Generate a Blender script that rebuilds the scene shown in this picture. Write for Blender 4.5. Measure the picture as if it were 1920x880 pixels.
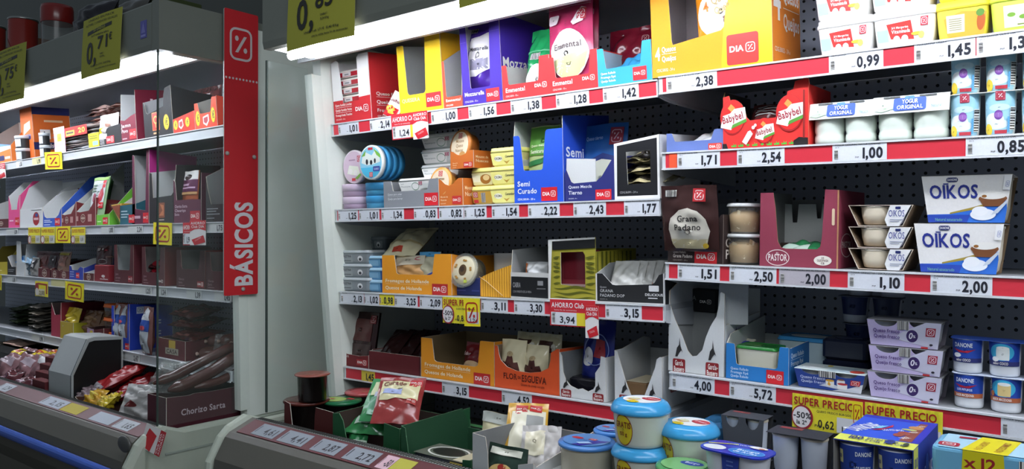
import bpy, math, random
from math import sin, cos, pi, radians as R
from mathutils import Vector as V, Matrix as Mx
for o in list(bpy.data.objects): bpy.data.objects.remove(o)
random.seed(7)
SC = bpy.context.scene
COL = SC.collection
# ------------------------------------------------------------------ camera, world, light, exposure
YAW, PIT, F, H = R(37.956), R(0.2), 1441.5, 1.22          # F: focal length in pixels of a 1920 wide frame
cf = V((-sin(YAW)*cos(PIT), cos(YAW)*cos(PIT), sin(PIT))); cr = V((cos(YAW), sin(YAW), 0)); cu = cr.cross(cf)
cd = bpy.data.cameras.new('camera'); cam = bpy.data.objects.new('camera', cd); COL.objects.link(cam)
cd.sensor_fit = 'HORIZONTAL'; cd.sensor_width = 36; cd.lens = F/1920*36; cd.clip_start = .02
cam.matrix_world = Mx(((cr.x, cu.x, -cf.x, 0), (cr.y, cu.y, -cf.y, 0), (cr.z, cu.z, -cf.z, H), (0, 0, 0, 1)))
SC.camera = cam
SC.view_settings.view_transform = 'Standard'; SC.view_settings.look = 'None'
SC.view_settings.exposure = 0.0; SC.view_settings.gamma = 1; SC.view_settings.use_curve_mapping = False
LAMP = 5; TUBE = 30                                                  # strength of the canopy lamps
w = bpy.data.worlds.new('world'); SC.world = w; w.use_nodes = True
w.node_tree.nodes['Background'].inputs[0].default_value = (.72, .86, 1, 1)
w.node_tree.nodes['Background'].inputs[1].default_value = .20
def area(name, loc, rot, sx, sy, e, c=(1, 1, 1)):
    l = bpy.data.lights.new(name, 'AREA'); l.shape = 'RECTANGLE'; l.size = sx; l.size_y = sy; l.energy = e; l.color = c
    o = bpy.data.objects.new(name, l); COL.objects.link(o); o.location = loc; o.rotation_euler = rot; return o
area('aisle_ceiling_lamp', (1.0, -.7, 3.0), (R(35), 0, R(38)), 3.5, .6, 55, (.90, .95, 1))
# ------------------------------------------------------------------ materials
def lin(h):
    h = h.lstrip('#'); return tuple((lambda c: c/12.92 if c <= .04045 else ((c+.055)/1.055)**2.4)(int(h[i:i+2], 16)/255) for i in (0, 2, 4)) + (1,)
MATS = {}
def mat(k):
    """'#rrggbb' + flags: !g glossy, !p paper or card (procedural fibre noise), !m metal, !c clear film, !t tinted clear plastic, !e lamp"""
    if k in MATS: return MATS[k]
    m = bpy.data.materials.new('mat_'+k.strip('#').replace('!', '_')); m.use_nodes = True; nt = m.node_tree; n = nt.nodes; L = nt.links
    b = n['Principled BSDF']; out = n['Material Output']; hx, _, fl = k.partition('!')
    c = lin(hx); b.inputs['Base Color'].default_value = c; b.inputs['Roughness'].default_value = .45
    if fl == 'g':
        b.inputs['Roughness'].default_value = .22
    if fl in ('', 'g', 'p'):
        nz = n.new('ShaderNodeTexNoise'); tc = n.new('ShaderNodeTexCoord'); L.new(tc.outputs['Object'], nz.inputs['Vector'])
        nz.inputs['Scale'].default_value = 260 if fl == 'p' else 60; nz.inputs['Detail'].default_value = 3
        mp = n.new('ShaderNodeMapRange'); mp.inputs['To Min'].default_value = .93 if fl == 'p' else .97; mp.inputs['To Max'].default_value = 1.05 if fl == 'p' else 1.02
        L.new(nz.outputs['Fac'], mp.inputs['Value'])
        mu = n.new('ShaderNodeMix'); mu.data_type = 'RGBA'; mu.blend_type = 'MULTIPLY'; mu.inputs['Factor'].default_value = 1
        mu.inputs['A'].default_value = c; L.new(mp.outputs['Result'], mu.inputs['B']); L.new(mu.outputs['Result'], b.inputs['Base Color'])
        if fl == 'p': b.inputs['Roughness'].default_value = .7
    if fl == 'm': b.inputs['Metallic'].default_value = 1; b.inputs['Roughness'].default_value = .3
    if fl in ('c', 't'):
        tr = n.new('ShaderNodeBsdfTransparent'); gl = n.new('ShaderNodeBsdfGlossy'); gl.inputs['Roughness'].default_value = .08 if fl == 'c' else .2
        lw = n.new('ShaderNodeMath'); lw.operation = 'MULTIPLY_ADD'; fc = n.new('ShaderNodeLayerWeight'); fc.inputs['Blend'].default_value = .5
        pw = n.new('ShaderNodeMath'); pw.operation = 'POWER'; pw.inputs[1].default_value = 5 if fl == 'c' else 3; L.new(fc.outputs['Facing'], pw.inputs[0]); L.new(pw.outputs[0], lw.inputs[0]); lw.inputs[1].default_value = .6; lw.inputs[2].default_value = .02
        m1 = n.new('ShaderNodeMixShader'); m2 = n.new('ShaderNodeMixShader'); df = b
        tr.inputs['Color'].default_value = (.975, .99, .985, 1)
        m1.inputs[0].default_value = .02 if fl == 'c' else .16
        L.new(tr.outputs[0], m1.inputs[1]); L.new(df.outputs[0], m1.inputs[2])
        L.new(lw.outputs[0], m2.inputs[0]); L.new(m1.outputs[0], m2.inputs[1]); L.new(gl.outputs[0], m2.inputs[2]); L.new(m2.outputs[0], out.inputs[0])
    if fl.startswith('e'):
        b.inputs['Emission Color'].default_value = c; b.inputs['Emission Strength'].default_value = float(fl[1:])
    MATS[k] = m; return m
def pegboard(hx):
    m = mat(hx+'!x'); nt = m.node_tree; n = nt.nodes; L = nt.links; b = n['Principled BSDF']
    tc = n.new('ShaderNodeTexCoord'); mp = n.new('ShaderNodeMapping'); mp.inputs['Scale'].default_value = (1/.028, 0, 1/.028)
    fr = n.new('ShaderNodeVectorMath'); fr.operation = 'FRACTION'; ds = n.new('ShaderNodeVectorMath'); ds.operation = 'DISTANCE'; ds.inputs[1].default_value = (.5, 0, .5)
    lt = n.new('ShaderNodeMath'); lt.operation = 'LESS_THAN'; lt.inputs[1].default_value = .15
    mx = n.new('ShaderNodeMix'); mx.data_type = 'RGBA'; mx.inputs['A'].default_value = lin(hx); mx.inputs['B'].default_value = lin('#050507')
    L.new(tc.outputs['Object'], mp.inputs[0]); L.new(mp.outputs[0], fr.inputs[0]); L.new(fr.outputs[0], ds.inputs[0]); L.new(ds.outputs['Value'], lt.inputs[0])
    L.new(lt.outputs[0], mx.inputs['Factor']); L.new(mx.outputs['Result'], b.inputs['Base Color']); b.inputs['Roughness'].default_value = .5
    return hx+'!x'
# ------------------------------------------------------------------ mesh accumulator
class MB:
    def __init__(s): s.v = []; s.f = []; s.m = []; s.s = []; s.k = []
    def add(s, vs, fs, mk, smooth=False):
        o = len(s.v); s.v += [tuple(p) for p in vs]
        if mk not in s.k: s.k.append(mk)
        i = s.k.index(mk)
        for f in fs: s.f.append([o+q for q in f]); s.m.append(i); s.s.append(smooth)
        return s
    def box(s, x0, y0, z0, x1, y1, z1, mk):
        return s.add([(x, y, z) for z in (z0, z1) for y in (y0, y1) for x in (x0, x1)],
              [(0, 2, 3, 1), (4, 5, 7, 6), (0, 1, 5, 4), (1, 3, 7, 5), (3, 2, 6, 7), (2, 0, 4, 6)], mk)
    def prism(s, poly, fn, t0, t1, m0, m1=None, me=None):
        """poly: 2D loop; fn(a, b, t) -> point; face at t0 gets m0, at t1 m1, rim me"""
        n = len(poly); A = [fn(a, b, t0) for a, b in poly]; B = [fn(a, b, t1) for a, b in poly]
        s.add(A, [list(range(n))], m0); s.add(B, [list(range(n))[::-1]], m1 or m0)
        return s.add(A+B, [(i, (i+1) % n, n+(i+1) % n, n+i) for i in range(n)], me or m0)
    def loft(s, loops, mk, cap0=True, cap1=True, smooth=True):
        n = len(loops[0]); vs = [p for l in loops for p in l]
        s.add(vs, [(k*n+i, k*n+(i+1) % n, (k+1)*n+(i+1) % n, (k+1)*n+i) for k in range(len(loops)-1) for i in range(n)], mk, smooth)
        if cap0: s.add(loops[0], [list(range(n))[::-1]], mk)
        if cap1: s.add(loops[-1], [list(range(n))], mk)
        return s
    def lathe(s, prof, mk, n=40, c=(0, 0, 0), ax='z'):
        def q(r, z, a):
            x, y = r*cos(a), r*sin(a); p = {'z': (x, y, z), 'y': (x, z, y), 'x': (z, x, y)}[ax]
            return (p[0]+c[0], p[1]+c[1], p[2]+c[2])
        return s.loft([[q(r, z, 2*pi*i/n) for i in range(n)] for r, z in prof], mk, prof[0][0] > 1e-5, prof[-1][0] > 1e-5)
    def tube(s, pts, rad, mk, n=10):
        P = [V(p) for p in pts]; rs = rad if isinstance(rad, (list, tuple)) else [rad]*len(P); L = []
        for i, p in enumerate(P):
            d = (P[min(i+1, len(P)-1)]-P[max(i-1, 0)]).normalized(); a = d.cross(V((0, 0, 1)) if abs(d.z) < .9 else V((1, 0, 0))).normalized(); b = d.cross(a)
            L.append([p+(a*cos(2*pi*k/n)+b*sin(2*pi*k/n))*rs[i] for k in range(n)])
        return s.loft(L, mk)
    def build(s, name, parent=None, M=None):
        me = bpy.data.meshes.new(name); me.from_pydata(s.v, [], s.f)
        for k in s.k: me.materials.append(mat(k))
        me.polygons.foreach_set('material_index', s.m); me.polygons.foreach_set('use_smooth', s.s); me.update()
        o = bpy.data.objects.new(name, me); COL.objects.link(o)
        if parent: o.parent = parent
        if M is not None: o.matrix_world = M
        return o
def empty(name, M=None):
    o = bpy.data.objects.new(name, None); o.empty_display_size = .05; COL.objects.link(o)
    if M is not None: o.matrix_world = M
    return o
def tag(o, label, cat, group=None, kind=None):
    if label: o['label'] = label
    if cat: o['category'] = cat
    if group: o['group'] = group
    if kind: o['kind'] = kind
    return o
def clone(root, M, label, group=None):
    c = root.copy(); COL.objects.link(c); c.matrix_world = M; c['label'] = label
    if group: c['group'] = group
    for ch in root.children:
        d = ch.copy(); COL.objects.link(d); d.parent = c
        for g in ch.children: e = g.copy(); COL.objects.link(e); e.parent = d
    return c
def rr(w, d, rad, n=5, cx=0, cy=0):
    rad = min(rad, w/2-1e-5, d/2-1e-5); o = []
    for sx, sy, a0 in ((1, -1, -pi/2), (1, 1, 0), (-1, 1, pi/2), (-1, -1, pi)):
        for i in range(n+1):
            a = a0+pi/2*i/n; o.append((cx+sx*(w/2-rad)+rad*cos(a), cy+sy*(d/2-rad)+rad*sin(a)))
    return o
# ------------------------------------------------------------------ lettering and print
GL = {}
def glyphs():
    obs = []
    for wt in (0, 1, 2):
        for ch in "ABCDEFGHIJKLMNOPQRSTUVWXYZabcdefghijklmnopqrstuvwxyz0123456789,.:-+/()'&%€ÁáéíñÑºªçü":
            c = bpy.data.curves.new('glyph', 'FONT'); c.body = ch; c.size = 1; c.resolution_u = 2+wt; c.offset = (0, .022, .036)[wt]
            o = bpy.data.objects.new('glyph', c); COL.objects.link(o); obs.append((ch, wt, o, c))
    dg = bpy.context.evaluated_depsgraph_get()
    for ch, wt, o, c in obs:
        me = bpy.data.meshes.new_from_object(o.evaluated_get(dg)); vs = [(v.co.x, v.co.y) for v in me.vertices]
        GL[ch, wt] = (vs, [tuple(p.vertices) for p in me.polygons], max([v[0] for v in vs], default=.3))
        bpy.data.meshes.remove(me)
    for ch, wt, o, c in obs: bpy.data.objects.remove(o); bpy.data.curves.remove(c)
glyphs()
CAP = max(v[1] for v in GL['H', 0][0])
def textgeo(t, wt):
    vs, fs, x = [], [], 0
    for ch in t:
        if ch == ' ': x += .28; continue
        if (ch, wt) not in GL: continue
        g, f, ad = GL[ch, wt]; o = len(vs); vs += [(a+x, b) for a, b in g]; fs += [[o+i for i in q] for q in f]; x += ad+.055
    return vs, fs, max(x-.055, .01)
def art(mb, items, fn, w, h, curved=False):
    """prints flat shapes and letters on a surface: fn(x, y, lift) -> point, x in 0..w, y in 0..h; item coordinates are fractions of w and h"""
    lay = [0]
    def star(P, mk):
        lay[0] += 1; lf = .0004+.00012*lay[0]
        if not curved: mb.add([fn(x, y, lf) for x, y in P], [list(range(len(P)))], mk); return
        Q = []
        for i, a in enumerate(P):
            b = P[(i+1) % len(P)]; k = max(1, int(math.hypot(b[0]-a[0], b[1]-a[1])/.012)); Q += [(a[0]+(b[0]-a[0])*j/k, a[1]+(b[1]-a[1])*j/k) for j in range(k)]
        cx = sum(p[0] for p in Q)/len(Q); cy = sum(p[1] for p in Q)/len(Q); n = len(Q); K = 9
        vs = [fn(cx+(x-cx)*k/K, cy+(y-cy)*k/K, lf) for k in range(1, K+1) for x, y in Q]+[fn(cx, cy, lf)]
        fs = [(k*n+i, k*n+(i+1) % n, (k+1)*n+(i+1) % n, (k+1)*n+i) for k in range(K-1) for i in range(n)]+[(n*K, i, (i+1) % n) for i in range(n)]
        mb.add(vs, fs, mk, True)
    def ring(P, Q, mk):
        lay[0] += 1; lf = .0004+.00012*lay[0]; n = len(P); mb.add([fn(x, y, lf) for x, y in P+Q], [(i, (i+1) % n, n+(i+1) % n, n+i) for i in range(n)], mk)
    def text(s, x, y, cap, mk, al='l', W=None, b=1, rot=0, sk=0):
        vs, fs, ad = textgeo(s, b); k = cap/CAP; kx = (W/ad) if W else k*.92
        x0 = {'l': 0, 'c': -ad/2, 'r': -ad}[al]; lay[0] += 1; lf = .0004+.00012*lay[0]+(.0012 if curved else 0); ca, sa = cos(rot), sin(rot)
        q = [((a+x0)*kx+sk*bb*k, bb*k) for a, bb in vs]
        mb.add([fn(x+a*ca-c*sa, y+a*sa+c*ca, lf) for a, c in q], fs, mk)
    def pct(x0, y0, x1, y1, fg, th=.09):
        ww, hh = x1-x0, y1-y0; cx, cy = (x0+x1)/2, (y0+y1)/2; r = min(ww, hh)*.28; t = min(ww, hh)*th
        ring(rr(ww, hh, r, 4, cx, cy), rr(ww-2*t, hh-2*t, r-t, 4, cx, cy), fg)
        a = .26; star([(cx-a*ww, cy-a*hh), (cx-(a-.13)*ww, cy-a*hh), (cx+a*ww, cy+a*hh), (cx+(a-.13)*ww, cy+a*hh)], fg)
        for sx, sy in ((-1, 1), (1, -1)): star([(cx+sx*.19*ww+.085*ww*cos(q*pi/4), cy+sy*.17*hh+.085*hh*sin(q*pi/4)) for q in range(8)], fg)
    for it in items:
        k = it[0]
        if k == 'r': _, a, b, c, d, mk = it; star([(a*w, b*h), (c*w, b*h), (c*w, d*h), (a*w, d*h)], mk)
        elif k == 'rr': _, a, b, c, d, rad, mk = it; star(rr((c-a)*w, (d-b)*h, rad, 4, (a+c)/2*w, (b+d)/2*h), mk)
        elif k == 'e': _, cx, cy, rx, ry, mk = it; star([(cx*w+rx*w*cos(2*pi*i/28), cy*h+ry*h*sin(2*pi*i/28)) for i in range(28)], mk)
        elif k == 'o':
            _, cx, cy, rx, ry, th, mk = it
            ring([(cx*w+rx*w*cos(2*pi*i/28), cy*h+ry*h*sin(2*pi*i/28)) for i in range(28)], [(cx*w+(rx*w-th)*cos(2*pi*i/28), cy*h+(ry*h-th)*sin(2*pi*i/28)) for i in range(28)], mk)
        elif k == 'p': star([(x*w, y*h) for x, y in it[1]], it[2])
        elif k == 't':
            _, s, x, y, cap, mk = it[:6]; kw = dict(it[6]) if len(it) > 6 else {}
            if 'W' in kw: kw['W'] *= w
            text(s, x*w, y*h, cap*h, mk, **kw)
        elif k == 'dia':
            _, a, b, c, d = it[:5]; bg = it[5] if len(it) > 5 else '#d3202a'; a *= w; c *= w; b *= h; d *= h
            if bg: star([(a, b), (c, b), (c, d), (a, d)], bg)
            W = c-a; T = min(d-b, W*.5); y = b+(d-b)*.52
            text('DIA', a+W*.08, y-T*.17, T*.34, '#f4efe9', W=W*.46, b=2); pct(a+W*.6, y-W*.15, a+W*.9, y+W*.15, '#f4efe9')
        elif k == 'pct':
            _, a, b, c, d, bg, fg = it; a *= w; c *= w; b *= h; d *= h
            if bg: star([(a, b), (c, b), (c, d), (a, d)], bg)
            g = .12; pct(a+(c-a)*g, b+(d-b)*g, c-(c-a)*g, d-(d-b)*g, fg)
        elif k == 'bar':
            _, a, b, c, d = it[:5]; vert = len(it) > 5
            star([(a*w, b*h), (c*w, b*h), (c*w, d*h), (a*w, d*h)], '#eceae4'); rd = random.Random(3)
            n = 9
            for i in range(n):
                u0 = (i+.25)/n; u1 = u0+rd.uniform(.3, .75)/n
                if vert: star([(a*w, (b+(d-b)*u0)*h), (c*w, (b+(d-b)*u0)*h), (c*w, (b+(d-b)*u1)*h), (a*w, (b+(d-b)*u1)*h)], '#2b2b2e')
                else: star([((a+(c-a)*u0)*w, b*h), ((a+(c-a)*u1)*w, b*h), ((a+(c-a)*u1)*w, d*h), ((a+(c-a)*u0)*w, d*h)], '#2b2b2e')
# ------------------------------------------------------------------ frames: a shelf line in the place, with its own axes (x along, y into the depth, z up)
EYE = V((0, 0, H))
def ray(px, py): return cf+cr*((px-960)/F)-cu*((py-440)/F)
def atY(px, py, Y): d = ray(px, py); return EYE+d*(Y/d.y)
class Frame:
    def __init__(s, P0, P1, tilt=0):
        s.O = V(P0); s.ex = (V(P1)-s.O).normalized(); t = R(tilt); ey = V((0, cos(t), sin(t))); s.ez = s.ex.cross(ey).normalized(); s.ey = s.ez.cross(s.ex)
        s.L = (V(P1)-s.O).length
        s.M = Mx(((s.ex.x, s.ey.x, s.ez.x, s.O.x), (s.ex.y, s.ey.y, s.ez.y, s.O.y), (s.ex.z, s.ey.z, s.ez.z, s.O.z), (0, 0, 0, 1)))
    def P(s, x, y, z): return s.O+s.ex*x+s.ey*y+s.ez*z
    def X(s, px, y=0, z=0):
        q = cr-cf*((px-960)/F); return -((s.P(0, y, z)-EYE).dot(q))/s.ex.dot(q)
    def Z(s, py, x, y=0):
        q = cu+cf*((py-440)/F); return -((s.P(x, y, 0)-EYE).dot(q))/s.ez.dot(q)
    def circ(s, xl, xr, y):
        a, b = (math.atan((q-960)/F)-YAW for q in (xl, xr)); m = (a+b)/2; k = math.tan((b-a)/2)*.98; r = 0
        for _ in range(6): Yc = s.O.y+y+r; r = k*Yc/cos(m)
        return Yc*math.tan(m)-s.O.x, r
    def at(s, x, y, z, yaw=0, lean=0, roll=0): return s.M @ Mx.Translation((x, y, z)) @ Mx.Rotation(R(yaw), 4, 'Z') @ Mx.Rotation(R(lean), 4, 'X') @ Mx.Rotation(R(roll), 4, 'Y')
# ------------------------------------------------------------------ the setting
def struct(name, mb): o = mb.build(name); o['kind'] = 'structure'; return o
struct('floor', MB().box(-8.5, -2.5, -.05, 2.5, 2.75, 0, '#4a4845'))
struct('wall_back', MB().box(-8.5, 2.6, 0, 2.5, 2.75, 3.4, '#4d5049'))
# ------------------------------------------------------------------ the two refrigerated cases
XA, XB, XE = -2.130, -.880, 1.62
LX0, LX1 = -6.6, -2.71
PALE = '#e6ece2'
def cyl_x(mb, x0, x1, y, z, r, mk, n=12): mb.lathe([(1e-6, x0), (r, x0), (r, x1), (1e-6, x1)], mk, n, (0, y, z), 'x')
def extrude_x(mb, prof, x0, x1, mk):      # prof: (y, z) loop
    return mb.prism(prof, lambda a, b, t: (t, a, b), x0, x1, mk)
def case(label, x0, x1, zc0, zc1, zlip, xc):
    c = tag(empty('refrigerated_display_case', Mx.Translation((x0, 1.4, 0))), label, 'refrigerator')
    I = Mx.Translation((-x0, -1.4, 0))
    def part(name, mb, lab=None, par=c):
        mb.v = [tuple(I @ V(p)) for p in mb.v]; o = mb.build(name, par)
        if lab: o['label'] = lab
        return o
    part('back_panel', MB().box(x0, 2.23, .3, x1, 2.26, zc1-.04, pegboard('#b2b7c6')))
    part('ceiling_panel', MB().box(x0, 1.605, zc1-.052, x1, 2.228, zc1-.036, '#8b9092'))
    can = MB(); extrude_x(can, [(1.38, zc0), (1.375, zc0+.02), (1.375, zc1-.01), (1.385, zc1), (2.26, zc1), (2.26, zc1-.03), (1.405, zc1-.03), (1.405, zc0)], xc, x1, '#74786f')
    part('canopy', can)
    lens = MB(); extrude_x(lens, [(1.407, zc0+.004), (1.55, zc0+.003), (1.567, zc0+.012), (1.567, zc0+.03), (1.407, zc0+.03)], xc+.004, x1-.01, '#f2f6ff!e%.2f' % LAMP)
    part('lamp_diffuser', lens, 'glowing white lamp diffuser')
    tb = MB(); cyl_x(tb, xc+.03, x1-.03, 1.455, zc0-.010, .013, '#f2f6ff!e%.1f' % TUBE, 14); part('lamp_tube', tb, 'glowing white fluorescent tube')
    ed = MB(); extrude_x(ed, [(1.569, zc0+.004), (1.60, zc0+.010), (1.60, zc0+.02), (1.569, zc0+.02)], x0+.005, x1-.005, '#b9bdbf')
    ed.box(x0+.005, 1.598, zc0+.012, x1-.005, 1.604, zc1-.036, '#9da1a3'); part('canopy_rail', ed)
    zl = zlip
    tub = MB(); extrude_x(tub, [(1.405, zl+.012), (1.325, zl-.018), (1.31, zl-.03), (1.275, zl-.09), (1.265, zl-.16), (1.29, zl-.22), (1.34, zl-.30), (1.35, .12), (1.40, .12), (1.42, zl-.16), (1.42, zl+.0)], x0, x1, '#57554c')
    part('tub_front', tub)
    st = MB(); extrude_x(st, [(1.395, zl+.0095), (1.330, zl-.0149), (1.330, zl-.0130), (1.395, zl+.0114)], x0+.03, x1, '#5e262b')
    part('label_strip', st, 'dark red sloping label strip')
    gr = MB(); gr.box(x0+.03, 1.397, zl+.0112, x1, 1.419, zl+.0128, '#c3c5c0')
    n = int((x1-x0)/.010)
    for i in range(n):
        xx = x0+.03+i*.010
        gr.box(xx, 1.3975, zl+.0128, xx+.005, 1.4185, zl+.0142, '#222423')
    part('air_grille', gr)
    bp = MB(); pr = []
    for i in range(9): a = pi/2+pi*i/8; pr.append((1.266+.018*cos(a), zl-.145+.022*sin(a)))
    extrude_x(bp, pr, x0+.005, x1-.005, '#3358b4!g'); part('bumper_strip', bp, 'blue plastic bumper strip')
    dk = MB(); dk.box(x0, 1.421, zl-.13, x1, 2.23, zl-.112, '#5b5d5c'); part('tub_deck', dk)
    part('plinth', MB().box(x0+.02, 1.42, 0, x1, 2.2, .12, '#1f2020'))
    return c, part
RZ0, RZ1, RLIP = H+.572, H+.735, H-.578
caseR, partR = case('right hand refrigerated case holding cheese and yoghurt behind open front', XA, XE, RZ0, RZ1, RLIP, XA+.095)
LZ0, LZ1, LLIP = H+.672, H+.848, H-.692
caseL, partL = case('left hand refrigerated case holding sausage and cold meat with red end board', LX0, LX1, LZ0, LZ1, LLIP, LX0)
def endwall(part, xo, xi, zl, zc0, zc1, ysolid, yg):
    """end panel between xo and xi: pale moulded solid part behind, clear glass in front, rounded moulded tub end below"""
    y0b, y0t = ysolid
    s = MB(); s.prism([(y0b, zl-.01), (2.262, zl-.01), (2.262, zc1-.03), (y0t, zc1-.03)], lambda a, b, t: (t, a, b), xo, xi, PALE); part('end_panel', s)
    rb = MB(); rb.prism([(y0b-.03, zl+.02), (y0b+.01, zl+.02), (y0t+.01, zc0-.02), (y0t-.03, zc0-.02)], lambda a, b, t: (t, a, b), xo+.006, xi+.003, '#dfe6dc'); part('end_panel_rim', rb)
    g = MB(); g.prism([(yg, zl+.012), (y0b-.03, zl+.012), (y0t-.03, zc0), (yg, zc0)], lambda a, b, t: (t, a, b), (xo+xi)/2-.003, (xo+xi)/2+.003, '#dfeee6!c')
    part('end_glass', g, 'clear glass end panel')
    e = MB(); e.box((xo+xi)/2-.0035, yg-.0025, zl+.012, (xo+xi)/2+.0035, yg+.0025, zc0, '#3d4a44'); part('glass_edge', e, 'dark front edge of glass')
    b = MB(); prof = [(2.262, zl-.004), (1.46, zl-.004), (1.39, zl+.022), (1.33, zl-.003), (1.30, zl-.03), (1.262, zl-.10), (1.257, zl-.16), (1.28, zl-.22), (1.33, zl-.3), (1.34, .1), (2.262, .1)]
    loops = [[(x, V((a, c)).lerp(V((1.7, zl-.3)), k)[0], V((a, c)).lerp(V((1.7, zl-.3)), k)[1]) for a, c in prof] for x, k in ((xo, .05), (xo+.006, .012), (xo+.016, 0), (xi-.016, 0), (xi-.006, .012), (xi, .05))]
    b.loft(loops, '#adb5a6', smooth=False); part('end_moulding', b)
    q = MB(); q.box(min(xo, xi)-.004, 1.40, zl-.085, max(xo, xi)+.004, 2.25, zl-.078, '#9aa399'); part('end_moulding_groove', q)
endwall(partR, XA-.045, XA-.004, RLIP, RZ0, RZ1, (1.765, 1.66), 1.472)
endwall(partL, LX1+.008, LX1+.052, LLIP, LZ0, LZ1, (1.73, 1.70), 1.383)
ce = MB(); ce.box(LX1+.0005, 1.376, LZ0-.004, LX1+.05, 2.26, LZ1, '#74786f'); partL('canopy_end', ce)
# round maker's plate at the right end of the left bumper, blue sticker on its canopy
pl = MB(); pl.lathe([(1e-6, -.004), (.035, -.004), (.036, 0), (.030, .003), (1e-6, .003)], '#4c4d4b', 30); 
o = MB(); P0 = atY(232, 833, 1.285); o.v = [tuple(V((x*1.25, -z*1.2, y*.8))+P0) for x, y, z in pl.v]; o.f, o.m, o.s, o.k = pl.f, pl.m, pl.s, pl.k
partL('maker_plate', o, 'oval grey plate')
P1 = atY(268, 55, 1.372); sm = MB(); sm.box(P1.x-.022, 1.3735, P1.z-.032, P1.x+.022, 1.3748, P1.z+.032, '#5a58a8'); art(sm, [('p', [(.15, .3), (.5, .95), (.85, .3)], '#7d7cc4'), ('r', .1, .08, .9, .2, '#8f8fd0')], lambda x, y, l: (P1.x-.022+x, 1.3735-l, P1.z-.032+y), .044, .064)
tag(sm.build('blue_sticker'), 'small blue square sticker on the grey canopy front of the left case', 'sticker')
# red end board with lettering, screwed to the end of the left case
bx = LX1+.072
yb0, yb1 = 1.617, 1.763
zb0, zb1 = (atY(424, 551, 1.69)).z, LZ1+.02
bd = empty('sign_board', Mx.Translation((bx, yb0, zb0))); tag(bd, 'tall red end board with white upright lettering fixed to the left case', 'sign')
bw, bh = yb1-yb0, zb1-zb0
m = MB(); lp = rr(bw, bh, .006, 3, bw/2, bh/2); m.prism(lp, lambda a, b, t: (t, a, b), -.006, 0, '#8e2a2a', '#c9242c', '#b0b0aa'); 
ltr = [('t', 'BÁSICOS', .82, .030, .066, '#d8d6d8', {'rot': pi/2, 'W': 2.22, 'b': 2})]
art(m, ltr, lambda x, y, l: (l, x, y), bw, bh)
art(m, [('pct', .05, .0, .92, 1, None, '#cfc4c4')], lambda x, y, l: (l, x, y+bh-.21), bw, .165)
for i in range(10): m.add([(0.0014, bw*(.05+.1*i)+.0045*cos(q*pi/4), bh-.262+.0045*sin(q*pi/4)) for q in range(8)], [list(range(8))], '#cfc4c4')
m.build('board', bd)
for yy, zz in ((.012, .44*bh+.06), (bw-.018, .44*bh+.055), (bw*.55, .022)):
    s = MB(); s.lathe([(1e-6, 0), (.0085, 0), (.008, .004), (.004, .0065), (1e-6, .007)], '#a9a39d!g', 14); s.v = [(z+.0002, x+yy, y+zz) for x, y, z in s.v]; s.build('screw', bd)
# ------------------------------------------------------------------ shelves
def rail(a, b, Y, tilt, x0=None, x1=None):
    """the line of a shelf's front edge through two sighted points, cut to the case"""
    A, B = atY(*a, Y), atY(*b, Y); d = (B-A)/(B.x-A.x)
    return Frame(A+d*(x0-A.x), A+d*(x1-A.x), tilt)
FR = {
 'A2': rail((624.8, 233), (1235.4, 149), 1.721, 5, XA, XB), 'B2': rail((630.7, 393), (1240, 372), 1.738, 2, XA, XB),
 'C2': rail((638, 546), (1247.5, 572), 1.757, 0, XA, XB), 'D2': rail((672.7, 690), (1147, 758), 1.778, 0, XA, XB),
 'A3': rail((1237, 144.5), (1920, 55), 1.721, 5, XB, XE), 'B3': rail((1245, 286), (1920, 250), 1.738, 3, XB, XE),
 'C3': rail((1252, 491.8), (1920, 518.7), 1.757, 0, XB, XE), 'D3': rail((1257, 696), (1920, 783), 1.778, 0, XB, XE),
 'A1': rail((0, 307), (419, 235), 1.70, 4, LX0, LX1), 'B1': rail((0, 428), (419, 416), 1.70, 0, LX0, LX1),
 'C1': rail((7, 515), (443, 547.5), 1.70, 0, LX0, LX1), 'D1': rail((0, 611.5), (367, 683), 1.70, 0, LX0, LX1)}
RH = .041
def shelf(k, label, red):
    S = FR[k]; e = tag(empty('shelf', S.M), label, 'shelf', None); L = S.L; dd = (2.20-S.O.y)*.985; g = .002
    MB().box(g, .001, -.014, L-g, dd, -.0008, '#9a9da1').build('board', e)
    r = MB(); r.box(g, -.008, -RH, L-g, .0008, -.0002, '#ccd0d4'); r.box(g, -.012, -RH-.003, L-g, -.006, -RH+.001, '#d8dbde'); r.box(g, -.012, -.004, L-g, -.0075, -.0002, '#d8dbde'); ro = r.build('price_rail', e)
    if red: MB().box(g+.01, -.0088, -RH+.002, L-g-.004, -.0079, -.0045, '#d2303f').build('red_insert', ro)['label'] = 'red paper insert'
    for x in (g, L-g-.003):
        b = MB(); b.prism([(.002, -.0145), (.002, -.045), (.06, -.055), (dd-.002, -.085), (dd-.002, -.0145)], lambda a, c, t: (t, a, c), x, x+.003, '#b4b8bc'); b.build('bracket', e)
    return e
for k, lb, rd in (('A2', 'top shelf of the middle bay below the lamp, red and white price rail', 1), ('B2', 'middle bay second shelf holding blue cartons and small round boxes', 1),
    ('C2', 'middle bay third shelf holding orange carton and black cartons', 1), ('D2', 'middle bay lowest shelf with plain red price rail', 1),
    ('A3', 'top shelf of the right bay holding white margarine tubs', 1), ('B3', 'right bay second shelf holding the red scalloped tray and glass jars', 1),
    ('C3', 'right bay third shelf holding the maroon windowed carton', 1), ('D3', 'right bay lowest shelf holding lilac packs and blue cups', 1),
    ('A1', 'top shelf of the left case with bright white edge', 0), ('B1', 'left case second shelf holding opened white carton rows', 0),
    ('C1', 'left case third shelf holding dark maroon cartons', 0), ('D1', 'left case lowest shelf holding the blue ham carton', 0)): shelf(k, lb, rd)
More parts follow.
